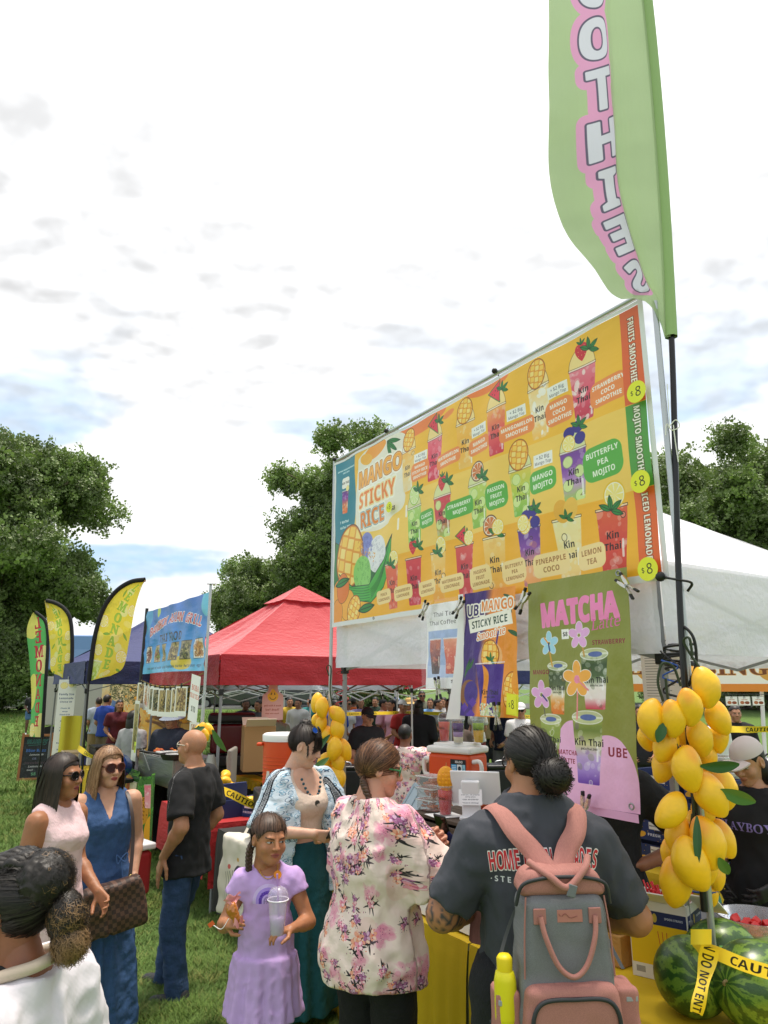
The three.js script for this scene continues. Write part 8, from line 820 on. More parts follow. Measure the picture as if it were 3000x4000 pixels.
// ----- woman in cardigan and teal skirt -----
{
  const P = stand(1172, 4.72), yaw = 0.72, k = 0.985, skin = 0xd2a48c, X = figure({ label: 'person in patterned blue cardigan and long teal skirt holding black phone', pos: P, yaw, k, skin, fine: 1, headCell: 0.003, turn: 0.62, pitch: 0.34, headAt: [0, 1.6, 0.035], face: { lip: 0xb46a62, closed: 1, brow: 0x1a120e }, torso: [[0.86, 0.15, 0.11], [0.94, 0.17, 0.125], [1.02, 0.15, 0.112], [1.08, 0.135, 0.105], [1.17, 0.142, 0.11], [1.25, 0.16, 0.14, 0, 0.022], [1.3, 0.16, 0.138, 0, 0.02], [1.37, 0.16, 0.1], [1.42, 0.15, 0.075, 0, -0.01], [1.47, 0.085, 0.06, 0, -0.02]], arms: [{ s: [0.17, 1.385, 0], e: [0.25, 1.13, 0.06], w: [0.17, 1.04, 0.26], curl: [0.25, 0.3, 0.35, 0.4], hd: [-0.1, -0.7, 0.55] }, { s: [-0.17, 1.385, 0], e: [-0.26, 1.13, 0.02], w: [-0.06, 1.12, 0.22], hn: [0.2, 0.3, -0.9], hd: [0.9, -0.25, 0.25], curl: [0.5, 0.5, 0.55, 0.6] }], legs: legsStd(), shoes: 0 });
  top(X, 'crop_top', knit(0xd9c4b4), { grow: 0.01, sleeve: 0, hem: 1.095, neck: ell([0, 1.44, 0.1], [0.105, 0.125, 0.12]), cut: (x, y, z) => Math.abs(x) - 0.125 - (1.42 - y) * 0.6, fold: fold(0.003, 2) });
  top(X, 'long_skirt', knit(0x0e4c56), { rows: [[0.1, 0.27, 0.23], [0.4, 0.24, 0.2], [0.7, 0.215, 0.17], [0.94, 0.185, 0.14], [1.03, 0.155, 0.118], [1.05, 0.15, 0.115]], grow: 0.006, sleeve: 0, hem: 0.13, topY: 1.1, pleats: (t, y) => 0.07 * sstep(1.02, 0.4, y) * Math.sin(t * 11 + 2 * Math.sin(t * 3)), fold: fold(0.004) });
  const pais = canvas(512, 512, (g, W, H) => { g.fillStyle = '#c6d6e2'; g.fillRect(0, 0, W, H); const R = rngOf(15); for (let i = 0; i < 420; i++) { const x = R() * W, y = R() * H, r = 5 + R() * 12; g.strokeStyle = ['#2f5a80', '#1d3450', '#5b8fb0', '#7fb0c8'][(R() * 4) | 0]; g.lineWidth = 1.5 + R() * 2; g.beginPath(); g.arc(x, y, r, R() * 6, R() * 6 + 4); g.stroke(); if (R() < 0.4) blob(g, '#6fa3bf', x, y, r * 0.4, r * 0.3); } g.fillStyle = '#121722'; for (const x of [110, 380]) { g.fillRect(x, 0, 34, H); for (let y = 0; y < H; y += 16) { g.strokeStyle = '#d8dfe4'; g.lineWidth = 2; g.strokeRect(x + 9, y + 3, 16, 9); } } }); pais.wrapS = pais.wrapT = THREE.RepeatWrapping;
  const open = (x, y, z) => z > 0.0 ? 0.118 + 0.02 * Math.sin(y * 9) - Math.abs(x) - Math.max(0, 0.05 - z) : -0.1; top(X, 'cardigan', withMap(pais, 0.85, { bumpMap: wrinkle, bumpScale: 0.004 }), { rows: [[0.74, 0.25, 0.2, 0, -0.03], [0.9, 0.235, 0.18, 0, -0.02], [1.05, 0.21, 0.16], [1.2, 0.205, 0.16], [1.32, 0.195, 0.145], [1.4, 0.175, 0.1], [1.44, 0.14, 0.08, 0, -0.01], [1.48, 0.1, 0.075, 0, -0.02]], grow: 0.012, hem: 0.76, sleeve: 1.0, cuff: 0.1, arm: 1.2, pleats: (t, y) => 0.05 * sstep(1.3, 0.8, y) * Math.sin(t * 10), fold: fold(0.008, 1, 5), cut: open, neck: ell([0, 1.53, 0.05], [0.09, 0.1, 0.11]), uv: (x, y, z) => [(Math.atan2(z, x) / 6.283) * 2.6, y * 2.4], wide: 0.05 });
  part('necklace', merge([0, 1, 2, 3, 4, 5, 6, 7, 8, 9, 10, 11, 12].map((i) => { const a = -1.25 + i * 2.5 / 12, x = Math.sin(a) * 0.075; return ball(0.009, x, 1.435 - 0.135 * Math.cos(a) ** 1.3 + 0.012, 0.085 + 0.055 * Math.cos(a), 1, 1, 1, 8); })), M(0x1f4a58, 0.4), X.t); part('pendant', mv(cyl(0.018, 0.018, 0.005, 0, 0, 0, 18, Math.PI / 2), 0, 1.28, 0.172), M(0x6d6a62, 0.35, { metalness: 0.7 }), X.t);
  const tone = [[0.018, 0.012, 0.01], [0.03, 0.02, 0.016]], bun = (x, y, z) => Math.sqrt(x * x + (y - 0.125) ** 2 + (z + 0.05) ** 2) - 0.04 - 0.007 * noise3(x * 50, y * 50, z * 50); const fr = []; { const R = rngOf(3); for (let i = 0; i < 260; i++) { const x = (R() - 0.5) * 0.12, s = [], L = 0.05 + 0.03 * R() + Math.abs(x) * 0.7; for (let q = 0; q < 6; q++) { const t = q / 5, z = 0.078 + 0.024 * Math.sin(t * 1.8) - Math.abs(x) * 0.45; s.push([V(x * (1 + 0.25 * t), 0.09 - t * L, z), V(x * 3, 0.2, 1).normalize()]); } fr.push(s); } for (let i = 0; i < 10; i++) { const s = [], x0 = -0.076; for (let q = 0; q < 7; q++) { const t = q / 6; s.push([V(x0 - 0.006 * Math.sin(t * 4 + i), 0.03 - t * (0.05 + 0.03 * R()), 0.035 + 0.02 * t + 0.01 * (R() - 0.5)), V(-1, 0, 0)]); } fr.push(s); } }
  hairOn(X, [capMesh(shell(0.0), tone[0]), capMesh(bun, tone[0], 0.0045, [-0.08, 0.06, -0.13], [0.08, 0.2, 0.04]), strands(swept(2200, [0, 0.9, -0.4], 0, tone, 28, { lift: 0.006 }), 0.0026, tone, 0.5, 2), strands(fr, 0.003, tone, 0.5, 6)]);
  onHead(X, 'scrunchie', merge([mv(new THREE.TorusGeometry(0.036, 0.012, 8, 20), 0, 0.115, -0.045, 1.3)]), M(0x1c1c3a, 0.8)); const sg = onHead(X, 'sunglasses', merge([-1, 1].map((s) => mv(new THREE.TorusGeometry(0.021, 0.003, 6, 20), s * 0.045, 0.125, 0.035, -0.9, s * 0.5)).concat([bar([-0.02, 0.137, 0.045], [0.02, 0.137, 0.045], 0.002)])), M(0x15161a, 0.3)); part('mirror_lens', merge([-1, 1].map((s) => mv(new THREE.CircleGeometry(0.021, 18), s * 0.045, 0.126, 0.036, -0.9, s * 0.5))).applyMatrix4(X.H), M(0x1a4fb0, 0.08, { metalness: 0.6 }), sg);
  const ph = thing('mobile_phone', 'black phone held at the waist above the teal skirt', 'phone', P, yaw); part('case', box(0.15, 0.075, 0.01, 0, 0, 0, 0.004), M(0x111214, 0.3), ph); ph.children[0].position.set(0.075, 1.1, 0.265); ph.children[0].rotation.set(0.5, 0.2, -0.25);
  const tb = thing('tote_bag', 'off white printed tote bag hanging from the cardigan shoulder', 'bag', P, yaw); const tt = canvas(256, 256, (g, W, H) => { g.fillStyle = '#d9d2c4'; g.fillRect(0, 0, W, H); g.strokeStyle = '#3a3638'; g.lineWidth = 5; g.beginPath(); g.moveTo(60, 220); g.bezierCurveTo(120, 230, 110, 150, 150, 150); g.stroke(); rrect(g, '#45444c', 120, 90, 60, 90, 22); for (let i = 0; i < 8; i++) { g.lineWidth = 2; g.beginPath(); g.moveTo(70 + i * 14, 210); g.lineTo(60 + i * 17, 120 - i * 4); g.stroke(); } blob(g, '#c8605a', 90, 100, 9, 7); blob(g, '#c8a05a', 130, 76, 8, 6); }); const bagF = (x, y, z) => { const w = 0.2 - 0.03 * clamp((y - 0.75) / 0.3), dx = Math.abs(z) - w, dy = Math.abs(y - 0.85) - 0.2, dz = Math.abs(x) - 0.045; return Math.sqrt(Math.max(dx, 0) ** 2 + Math.max(dy, 0) ** 2 + Math.max(dz, 0) ** 2) + Math.min(0, Math.max(dx, dy, dz)) - 0.02 + 0.012 * noise3(x * 6, y * 7, z * 7); };
  part('bag_body', uvVerts(nets(bagF, [-0.12, 0.55, -0.3], [0.12, 1.15, 0.3], 0.011), (x, y, z) => [0.5 + z * 2.2, (y - 0.62) * 2.1]).translate(-0.315, 0, -0.1), withMap(tt, 0.9), tb); for (const z of [-0.1, 0.06]) part('strap', sheet((u, v) => { const t = v; return [-0.3 + 0.14 * Math.sin(t * 1.57) + 0.0, lerp(1.03, 1.43, t), -0.1 + z * (1 - t * 0.6) + (u - 0.5) * 0.03]; }, 1, 10), M(0xd4cdbf, 0.9), tb);
}
// ----- bald man -----
{
  const P = stand(735, 5.12), yaw = -1.82, k = 0.955, skin = 0xb27e5e, X = figure({ label: 'person in black t-shirt and blue jeans wearing glasses, hand at hip', pos: P, yaw, k, skin, fine: 1, headCell: 0.003, torso: PM, arm: 1.1, leg: 1.02, neckR: 1.15, turn: -0.1, pitch: -0.06, headAt: [0, 1.615, 0.02], face: { lip: 0x8f5a4c, jaw: 1.08, wide: 1.02 }, arms: [{ s: [0.18, 1.375, -0.02], e: [0.275, 1.13, -0.09], w: [0.215, 0.93, 0.06], hd: [-0.05, -0.85, 0.3], hn: [-0.7, -0.2, -0.6], curl: [0.1, 0.15, 0.2, 0.25], spread: 0.1, thumb: 0.1 }, { s: [-0.19, 1.4, -0.02], e: [-0.25, 1.13, -0.08], w: [-0.2, 0.93, 0.08] }], legs: [{ h: [0.09, 0.88, 0], k: [0.11, 0.48, 0.02], a: [0.11, 0.08, -0.05], out: 0.04 }, { h: [-0.09, 0.88, 0], k: [-0.11, 0.49, 0.12], a: [-0.13, 0.08, 0.2], out: -0.04 }], shoes: 1 });
  const tee = canvas(512, 512, (g, W, H) => { g.fillStyle = '#17181b'; g.fillRect(0, 0, W, H); text(g, 'TIME', 256, 190, B(70), '#d6d6d6'); text(g, 'ON', 256, 260, B(64), '#c9c9c9'); for (let i = 0; i < 6; i++) { g.fillStyle = '#cfcfcf'; g.fillRect(190 + i * 22, 300, 12, 60); } });
  top(X, 'shirt', withMap(tee, 0.9, { bumpMap: weave, bumpScale: 0.0006 }), { grow: 0.022, sleeve: 0.8, cuff: 0.062, arm: 1.05, hem: 0.79, neck: neckScoop(1.53, 0.01, 0.08, 0.75), fold: fold(0.007, 0.9, 4), uv: (x, y, z) => z > 0 ? [0.5 + x * 1.7, (y - 0.9) * 1.7] : [0.05, 0.05] });
  trousers(X, 'jeans', denim(0x39527a), { grow: 0.006, waist: 0.96, r1: 0.062, cuff: 0.05, fold: fold(0.009, 1.2, 7) }); for (const l of X.legs) shoe(X, l, M(0x22242a, 0.7), M(0x33343a, 0.7)); frames(X, 0xc9c2b0, 0xb8bcc0, { r: 0.021, th: 0.002, tm: 0.003 });
}
// ----- woman in the denim dress -----
{
  const P = stand(395, 4.62), yaw = 0.62, k = 0.915, skin = 0xc29277, X = figure({ label: 'person in long denim dress and large sunglasses with checkered bag', pos: P, yaw, k, skin, fine: 1, headCell: 0.003, turn: 0.26, pitch: 0.06, face: { lip: 0x9c4444, wide: 1.05 }, hs: 1.03, torso: [[0.86, 0.17, 0.13], [0.94, 0.185, 0.14], [1.04, 0.165, 0.13], [1.12, 0.16, 0.128], [1.22, 0.17, 0.135, 0, 0.01], [1.29, 0.175, 0.14, 0, 0.02], [1.36, 0.17, 0.11], [1.42, 0.155, 0.078, 0, -0.01], [1.47, 0.088, 0.062, 0, -0.02]], arm: 1.15, arms: [{ s: [0.18, 1.385, 0], e: [0.24, 1.12, -0.06], w: [0.2, 0.92, 0.08] }, { s: [-0.18, 1.385, 0], e: [-0.25, 1.12, -0.04], w: [-0.2, 0.92, 0.08] }], legs: legsStd(), shoes: 0 });
  top(X, 'denim_dress', denim(0x3d5f90), { rows: [[0.04, 0.31, 0.27], [0.4, 0.265, 0.225], [0.8, 0.215, 0.175], [0.96, 0.2, 0.16], [1.025, 0.172, 0.138], [1.04, 0.168, 0.134], [1.055, 0.172, 0.138], [1.15, 0.178, 0.145], [1.27, 0.185, 0.155, 0, 0.015], [1.36, 0.175, 0.118], [1.42, 0.155, 0.085, 0, -0.01], [1.47, 0.11, 0.075, 0, -0.02]], grow: 0.006, hem: 0.06, sleeve: 0, pleats: (t, y) => y < 1.03 ? 0.05 * sstep(1.03, 0.5, y) * Math.sin(t * 13 + 2 * Math.sin(t * 4)) + 0.012 * sstep(0.96, 1.02, y) * Math.sin(t * 40) : 0.01 * sstep(1.12, 1.05, y) * Math.sin(t * 40), neck: (x, y, z) => Math.min(ell([0, 1.5, 0.03], [0.085, 0.075, 0.1])(x, y, z), z > 0 ? Math.max(Math.abs(x) - 0.05 * clamp((y - 1.29) / 0.13), 1.29 - y) : 1), fold: fold(0.006, 1.2, 1), cut: (x, y, z) => y > 1.25 ? Math.abs(x) - 0.185 : -1 });
  part('drawstring_bow', merge([tube([[0.09, 1.045, 0.148], [0.13, 1.08, 0.15], [0.12, 1.03, 0.16], [0.09, 1.045, 0.15]], 0.004, 20, 6, true), tube([[0.09, 1.045, 0.15], [0.06, 1.075, 0.158], [0.07, 1.02, 0.16], [0.09, 1.045, 0.15]], 0.004, 20, 6, true), tube([[0.09, 1.045, 0.15], [0.1, 0.98, 0.165], [0.105, 0.93, 0.175]], 0.003)]), M(0x3d5f90, 0.9), X.t);
  const tone = [[0.3, 0.16, 0.075], [0.2, 0.1, 0.045], [0.4, 0.24, 0.13]]; const hl = longHair(3200, 0.26, tone, 42, { low: -0.004, flare: 0.12, back: 0.0 }); hairOn(X, [capMesh(shell(-0.004), tone[0]), strands(hl, 0.0032, tone, 0.3, 5), capMesh((x, y, z) => { const b = Math.max(ell([0, -0.06, -0.04], [0.093, 0.16, 0.072])(x, y, z), -0.2 - y, (z - 0.02) + (y < -0.02 ? 0 : -0.2)); return Math.max(b, hairline(x, Math.max(y, 0.0), z, 0)); }, tone[1], 0.006, [-0.13, -0.24, -0.15], [0.13, 0.12, 0.1])]);
  frames(X, 0x5a2a1c, 0x3a2422, { r: 0.03, th: 0.0045, tm: 0.0045 });
  const chk = canvas(256, 256, (g) => { for (let i = 0; i < 8; i++) for (let j = 0; j < 8; j++) { g.fillStyle = (i + j) & 1 ? '#5a4034' : '#35251f'; g.fillRect(i * 32, j * 32, 32, 32); } const R = rngOf(2); for (let i = 0; i < 3000; i++) { g.globalAlpha = 0.12; g.fillStyle = R() < 0.5 ? '#7a5a48' : '#20140f'; g.fillRect(R() * 256, R() * 256, 3, 1); } }); chk.wrapS = chk.wrapT = THREE.RepeatWrapping;
  const b = thing('shoulder_bag', 'brown checkered shoulder bag slung over the denim dress', 'bag', P, yaw); b.scale.setScalar(k); const bag = (x, y, z) => { const w = 0.17 - 0.02 * clamp((y - 0.72) / 0.2), dx = Math.abs(x) - w, dy = Math.abs(y - 0.77) - 0.115, dz = Math.abs(z) - 0.035; return Math.sqrt(Math.max(dx, 0) ** 2 + Math.max(dy, 0) ** 2 + Math.max(dz, 0) ** 2) + Math.min(0, Math.max(dx, dy, dz)) - 0.03 + 0.01 * noise3(x * 6, y * 7, z * 7) + 0.012 * Math.exp(-(((x + 0.04) / 0.01) ** 2)) * (z > 0 ? 1 : 0); };
  const bm = part('bag_body', uvVerts(nets(bag, [-0.25, 0.58, -0.1], [0.25, 0.96, 0.1], 0.01), (x, y) => [x * 5, y * 5]).translate(0, -0.77, 0), withMap(chk, 0.6), b); bm.position.set(0.03, 0.8, 0.27); bm.rotation.z = 0.16; part('trim', box(0.34, 0.02, 0.075, 0, 0.135, 0, 0.008), M(0x3a2620, 0.5), bm); part('tag', box(0.07, 0.02, 0.006, -0.03, 0.09, 0.062, 0.002), M(0x3a2620, 0.5), bm); part('strap', sheet((u, v) => { const p = new THREE.CatmullRomCurve3([V(0.13, 0.93, 0.24), V(0.15, 1.15, 0.18), V(0.14, 1.33, 0.14), V(0.13, 1.44, 0.02), V(0.12, 1.4, -0.1), V(0.0, 1.1, -0.17), V(-0.2, 0.95, -0.05), V(-0.2, 0.92, 0.22)]).getPoint(v); return [p.x + (u - 0.5) * 0.022, p.y, p.z + (u - 0.5) * 0.004]; }, 1, 40), M(0x33221c, 0.5), b); part('ring', mv(new THREE.TorusGeometry(0.016, 0.004, 6, 16), 0.135, 0.95, 0.24, 0, 0.6), M(0xb9a36a, 0.3, { metalness: 0.8 }), b);
}
// ----- woman in the pink sleeveless top -----
{
  const P = stand(215, 4.0), yaw = 1.28, k = 0.925, skin = 0x9a6646, X = figure({ label: 'person in pale pink sleeveless top and dark sunglasses', pos: P, yaw, k, skin, fine: 1, headCell: 0.003, turn: 0.1, pitch: -0.02, face: { lip: 0x8a3a3c }, torso: PF, arms: [{ s: [0.165, 1.385, 0], e: [0.22, 1.12, -0.02], w: [0.15, 0.98, 0.2] }, { s: [-0.165, 1.385, 0], e: [-0.215, 1.12, -0.02], w: [-0.14, 0.96, 0.18] }], legs: legsStd(), shoes: 1 });
  top(X, 'sleeveless_top', knit(0xd9bcc0), { grow: 0.014, sleeve: 0, hem: 0.72, neck: ell([0, 1.5, 0.02], [0.08, 0.07, 0.09]), rows: [[0.7, 0.2, 0.16], [0.9, 0.185, 0.15], [1.05, 0.16, 0.125], [1.2, 0.155, 0.125], [1.29, 0.165, 0.14, 0, 0.012], [1.36, 0.16, 0.105], [1.42, 0.155, 0.078, 0, -0.01], [1.47, 0.1, 0.07, 0, -0.02]], cut: (x, y, z) => y > 1.22 ? Math.abs(x) - 0.15 : -1, fold: fold(0.006) });
  trousers(X, 'trousers', knit(0x8a7f8a)); for (const l of X.legs) shoe(X, l, M(0xcfcfcf, 0.7), M(0xe5e5e5, 0.7));
  const tone = [[0.022, 0.013, 0.01], [0.035, 0.02, 0.014]]; hairOn(X, [capMesh(shell(-0.004), tone[0]), strands(longHair(3000, 0.33, tone, 52, { low: -0.003, flare: 0.1, back: -0.03 }), 0.003, tone, 0.4, 5), capMesh((x, y, z) => Math.max(ell([0, -0.1, -0.055], [0.09, 0.2, 0.068])(x, y, z), -0.3 - y, y < -0.03 ? z - 0.012 : hairline(x, y, z, 0)), tone[0], 0.006, [-0.13, -0.33, -0.16], [0.13, 0.12, 0.1])]); frames(X, 0x2a1410, 0x120c0c, { r: 0.025, th: 0.004, tm: 0.004 });
}
// ----- woman with headphones, close by -----
{
  const P = stand(112, 1.78), yaw = -1.72, k = 0.908, skin = 0x8f5d43, X = figure({ label: 'person in loose white t-shirt with cream headphones around neck', pos: P, yaw, k, skin, fine: 1, headCell: 0.0029, cell: 0.01, torso: PF, turn: 0.0, pitch: 0.02, headAt: [0, 1.6, 0.03], neckR: 0.96, face: {}, arms: [{ s: [0.18, 1.375, -0.01], e: [0.25, 1.1, -0.03], w: [0.22, 0.88, 0.08] }, { s: [-0.18, 1.375, -0.01], e: [-0.25, 1.1, -0.03], w: [-0.22, 0.88, 0.08] }], legs: legsStd(), shoes: 1 });
  top(X, 'white_shirt', M(0xcfcbd2, 0.92, { bumpMap: weave, bumpScale: 0.0008 }), { grow: 0.028, sleeve: 0.95, cuff: 0.085, arm: 1.25, hem: 0.8, neck: neckScoop(1.525, 0.02, 0.083, 0.7), fold: fold(0.009, 1, 8), cell: 0.009 }); trousers(X, 'trousers', knit(0x2c3038)); for (const l of X.legs) shoe(X, l, M(0xd8d8d8, 0.7), M(0xe5e5e5, 0.7));
  part('choker', mv(new THREE.TorusGeometry(0.053, 0.0045, 8, 36), 0, 1.492, 0.0, Math.PI / 2 - 0.2), M(0x0e0e10, 0.7), X.t); part('gold_chain', tube([[-0.06, 1.475, -0.03], [-0.07, 1.45, 0.03], [0, 1.425, 0.075], [0.07, 1.45, 0.03], [0.06, 1.475, -0.03]], 0.003, 60, 6, true), M(0xc49a3a, 0.3, { metalness: 0.9 }), X.t);
  const tone = [0.012, 0.009, 0.007], tip = [0.26, 0.15, 0.06], R = rngOf(91), L = []; const puff = (cx, cy, cz, r, n, len, gold, bias) => { for (let i = 0; i < n; i++) { const a = R() * 6.283, e = Math.acos(2 * R() - 1), d = V(Math.sin(e) * Math.cos(a), Math.cos(e), Math.sin(e) * Math.sin(a)), s = [], rr = r * (0.75 + 0.3 * R()), ph = R() * 6, cr = 0.004 + 0.006 * R(), u = d.clone().cross(V(0.3, 1, 0.2)).normalize(), v = d.clone().cross(u), l = len * (0.5 + R()); for (let k = 0; k < 9; k++) { const t = k / 8, q = d.clone().multiplyScalar(rr + l * t).addScaledVector(u, cr * Math.cos(ph + t * 14)).addScaledVector(v, cr * Math.sin(ph + t * 14)); q.addScaledVector(V(...bias), t); s.push([V(cx + q.x, cy + q.y, cz + q.z), d]); } if (gold && R() < gold) s.tip = tip; L.push(s); } };
  puff(0, 0.075, -0.085, 0.068, 3200, 0.008, 0.06, [0, -0.004, -0.004]); puff(0, 0.015, -0.145, 0.04, 2600, 0.01, 0.5, [0, -0.03, -0.012]); puff(0, -0.04, -0.158, 0.034, 3000, 0.012, 0.95, [0, -0.035, -0.012]); puff(0, 0.075, -0.02, 0.07, 900, 0.008, 0, [0, 0.0, -0.01]);
  const twist = []; for (let i = 0; i < 9; i++) { const a = -0.85 + i * 0.21, q = []; for (let k = 0; k <= 10; k++) { const t = k / 10, e = 0.85 * (1 - t) - 0.1, d = V(Math.sin(a) * (0.55 + 0.45 * t) * (1 - 0.3 * t), Math.sin(0.55 + t * 1.0), Math.cos(a * 0.4) * (0.8 - 1.75 * t)); q.push(onCap(d, 0.006 + 0.004 * Math.sin(k * 2.4 + i))); } twist.push(paintVerts(new THREE.TubeGeometry(new THREE.CatmullRomCurve3(q), 40, 0.0135, 8), (x, y, z) => { const m = 0.7 + 0.6 * noise3(x * 160, y * 160, z * 160); return tone.map((c) => c * m); })); }
  hairOn(X, [capMesh(shell(0.0), tone, 0.003), ...twist, capMesh((x, y, z) => ell([0, 0.075, -0.085], [0.078, 0.07, 0.068])(x, y, z) - 0.004 * noise3(x * 40, y * 40, z * 40), tone, 0.005, [-0.13, -0.08, -0.25], [0.13, 0.2, 0.03]), capMesh((x, y, z) => ell([0, -0.01, -0.15], [0.046, 0.062, 0.042])(x, y, z) - 0.004 * noise3(x * 40, y * 40, z * 40), [0.03, 0.02, 0.012], 0.005, [-0.12, -0.15, -0.27], [0.12, 0.06, -0.06]), strands(swept(1800, [0, 0.05, -1], 0, tone, 66), 0.0024, tone, 0.6, 2), strands(L, 0.0014, tone, 0.6, 9)]);
  const hp = thing('headphones', 'cream over-ear headphones worn around the neck', 'headphones', P, yaw), cream = M(0xb9aa97, 0.5); hp.scale.setScalar(k); part('headband', tube([[0.085, 1.4, 0.09], [0.1, 1.45, 0.05], [0.095, 1.485, -0.02], [0.055, 1.5, -0.085], [0, 1.505, -0.1], [-0.055, 1.5, -0.085], [-0.095, 1.485, -0.02], [-0.1, 1.45, 0.05], [-0.085, 1.4, 0.09]], 0.0145, 60, 10), cream, hp); for (const s of [-1, 1]) { part('ear_cup', mv(lathe([[0, 0], [0.034, 0.002], [0.04, 0.014], [0.04, 0.03], [0.0, 0.034]], 28), s * 0.085, 1.375, 0.115, 1.25, 0, s * 0.25), cream, hp); part('ear_pad', mv(new THREE.TorusGeometry(0.03, 0.012, 10, 26), s * 0.085, 1.368, 0.105, -0.3, s * 0.2), M(0x8d8072, 0.8), hp); }
}
// ---------- vendors and the crowd ----------
function simple(px, D, yaw, label, o) { // a figure at a distance
  const c = o.cell ?? 0.028, w = o.wide ?? 1, T = (o.man ? PM : PF).map((r) => [r[0], r[1] * w, r[2] * w, r[3] ?? 0, r[4] ?? 0]), a = o.bend ?? 0.5, P = stand(px, D, o.y ?? 0); if (o.y === undefined) P.y = rise(P.x, P.z) * (D > 20 ? 1 : 0);
  const A = (s) => ({ s: [s * 0.18 * w, 1.385, 0], e: [s * (0.23 + (o.out ?? 0) * 0.1) * w, 1.12, -0.02], w: o.hip ? [s * 0.17 * w, 1.0, 0.06] : [s * lerp(0.21, 0.1, a), lerp(0.88, 1.12, a), lerp(0.06, 0.26, a)], glove: o.glove });
  const X = figure({ label, pos: P, yaw, k: (o.h ?? 1.68) / 1.72, skin: o.skin ?? 0xa8765a, torso: T, cell: c, headCell: o.hc ?? 0.011, rough: o.hc ? 0 : 1, turn: o.turn ?? 0, pitch: o.pitch ?? 0, arm: w, legs: legsStd(), shoes: 1, arms: [A(1), A(-1)], face: o.face, group: o.group ?? 'people among the stalls' });
  top(X, 'shirt', o.topMat ?? knit(o.top), { sleeve: o.sleeve ?? 0.75, hem: o.hem ?? 0.84, grow: 0.02, neck: neckScoop(1.53, 0.02, 0.08, 0.7), cell: c, uv: o.uv, fold: fold(0.007) }); trousers(X, o.short ? 'shorts' : 'trousers', knit(o.low ?? 0x23262e), o.short ? { short: o.short, cuff: 0.3, grow: 0.02 } : {}); for (const l of X.legs) shoe(X, l, M(o.shoe ?? 0x1c1c1f, 0.7));
  const tn = lin(o.hair ?? 0x1a120e), hg = [capMesh(shell(-0.003), tn, o.hc ? 0.006 : 0.013)]; if (o.long) hg.push(capMesh((x, y, z) => Math.max(ell([0, -0.07, -0.05], [0.092, 0.05 + o.long, 0.066])(x, y, z), y < -0.02 ? z - 0.02 : hairline(x, y, z, 0)), tn, o.hc ? 0.009 : 0.014, [-0.13, -0.33, -0.16], [0.13, 0.12, 0.1])); if (o.hc && !o.cap) hg.push(strands(swept(700, [0, -0.3, -0.95], 0, tn, 4), 0.003, tn, 0.5, 2)); if (!o.bald) hairOn(X, hg);
  if (o.cap) { const k = onHead(X, 'cap', merge([mv(new THREE.SphereGeometry(0.095, 24, 10, 0, 6.284, 0, 1.55).scale(0.91, 0.95, 1.1), 0, 0.05, -0.016)]), M(o.cap, 0.85)); part('brim', merge([mv(new THREE.CylinderGeometry(0.085, 0.085, 0.008, 24, 1, false, -1.35, 2.7).scale(1, 1, 1.15), 0, 0.052, 0.07, 0.25)]).applyMatrix4(X.H), M(o.cap, 0.85), k); }
  if (o.hat) { const k = onHead(X, 'sun_hat', lathe([[0, 0.145], [0.06, 0.14], [0.092, 0.1], [0.096, 0.05]], 24, 0, 0.0, -0.012), M(o.hat, 0.9)); part('brim', lathe([[0.095, 0.055], [0.13, 0.03], [0.165, 0.012]], 28, 0, 0, -0.012).applyMatrix4(X.H), M(o.hat, 0.9), k); }
  if (o.shades) frames(X, 0x111111, 0x0c0c0c, { r: 0.023 }); return X;
}
{ // the two vendors in the white stall
  const ve = simple(2345, 4.35, -0.25, 'person in black t-shirt with hand on hip behind olive poster', { man: 1, wide: 1.28, top: 0x121215, hip: 1, out: 1.9, cell: 0.014, hc: 0.0065, h: 1.72, skin: 0x8f5f45, low: 0x202226, hair: 0x0e0b0a });
  const pb = canvas(512, 512, (g, W, H) => { g.fillStyle = '#15161a'; g.fillRect(0, 0, W, H); text(g, 'PLAYBOY', 256, 176, 'bold 60px serif', '#8a7cc0'); });
  simple(2965, 4.1, -0.95, 'person in black printed sweatshirt and pale cap looking down', { wide: 1.08, topMat: withMap(pb, 0.9), uv: (x, y, z) => z > 0 ? [0.5 + x * 1.9, (y - 0.93) * 1.9] : [0.05, 0.05], sleeve: 1.25, cell: 0.012, hc: 0.0032, h: 1.66, skin: 0xb98868, cap: 0xcfc4c2, hair: 0x120c0a, pitch: 0.4, turn: -0.1, glove: 0x101012, bend: 0.55, long: 0.05 });
  const gr = simple(640, 9.3, -0.35, 'person in navy shirt and pale bucket hat tending the grill', { man: 1, wide: 1.15, top: 0x2a3040, hat: 0x8f9bae, cell: 0.016, hc: 0.007, h: 1.66, bend: 0.7, pitch: 0.15, glove: 0xd8d8d8, sleeve: 0.95 });
  const tg = thing('tongs', 'steel tongs held over the grilling skewers', 'tongs', at(555, 2925, 8.8), 0.3); for (const s of [-1, 1]) part('arm', bar([0, 0, s * 0.005], [0.1, -0.24, s * 0.03], 0.008, 6), steel, tg);
  const bw = simple(482, 10.2, 2.6, 'person in grey t-shirt facing the orange tree tapestry', { top: 0x9a9a9c, long: 0.12, h: 1.62, cell: 0.015, hair: 0x120d0b });
  const fl = simple(1585, 7.9, 2.75, 'person in white floral blouse seen from behind', { topMat: withMap(floralTex, 0.85), uv: (x, y) => [x * 2.2, y * 2.2], wide: 1.2, h: 1.55, cell: 0.014, hair: 0x140d0a, skin: 0x7a4a34, sleeve: 0.35, bend: 0.4, out: 1, low: 0x1a1a1e });
}
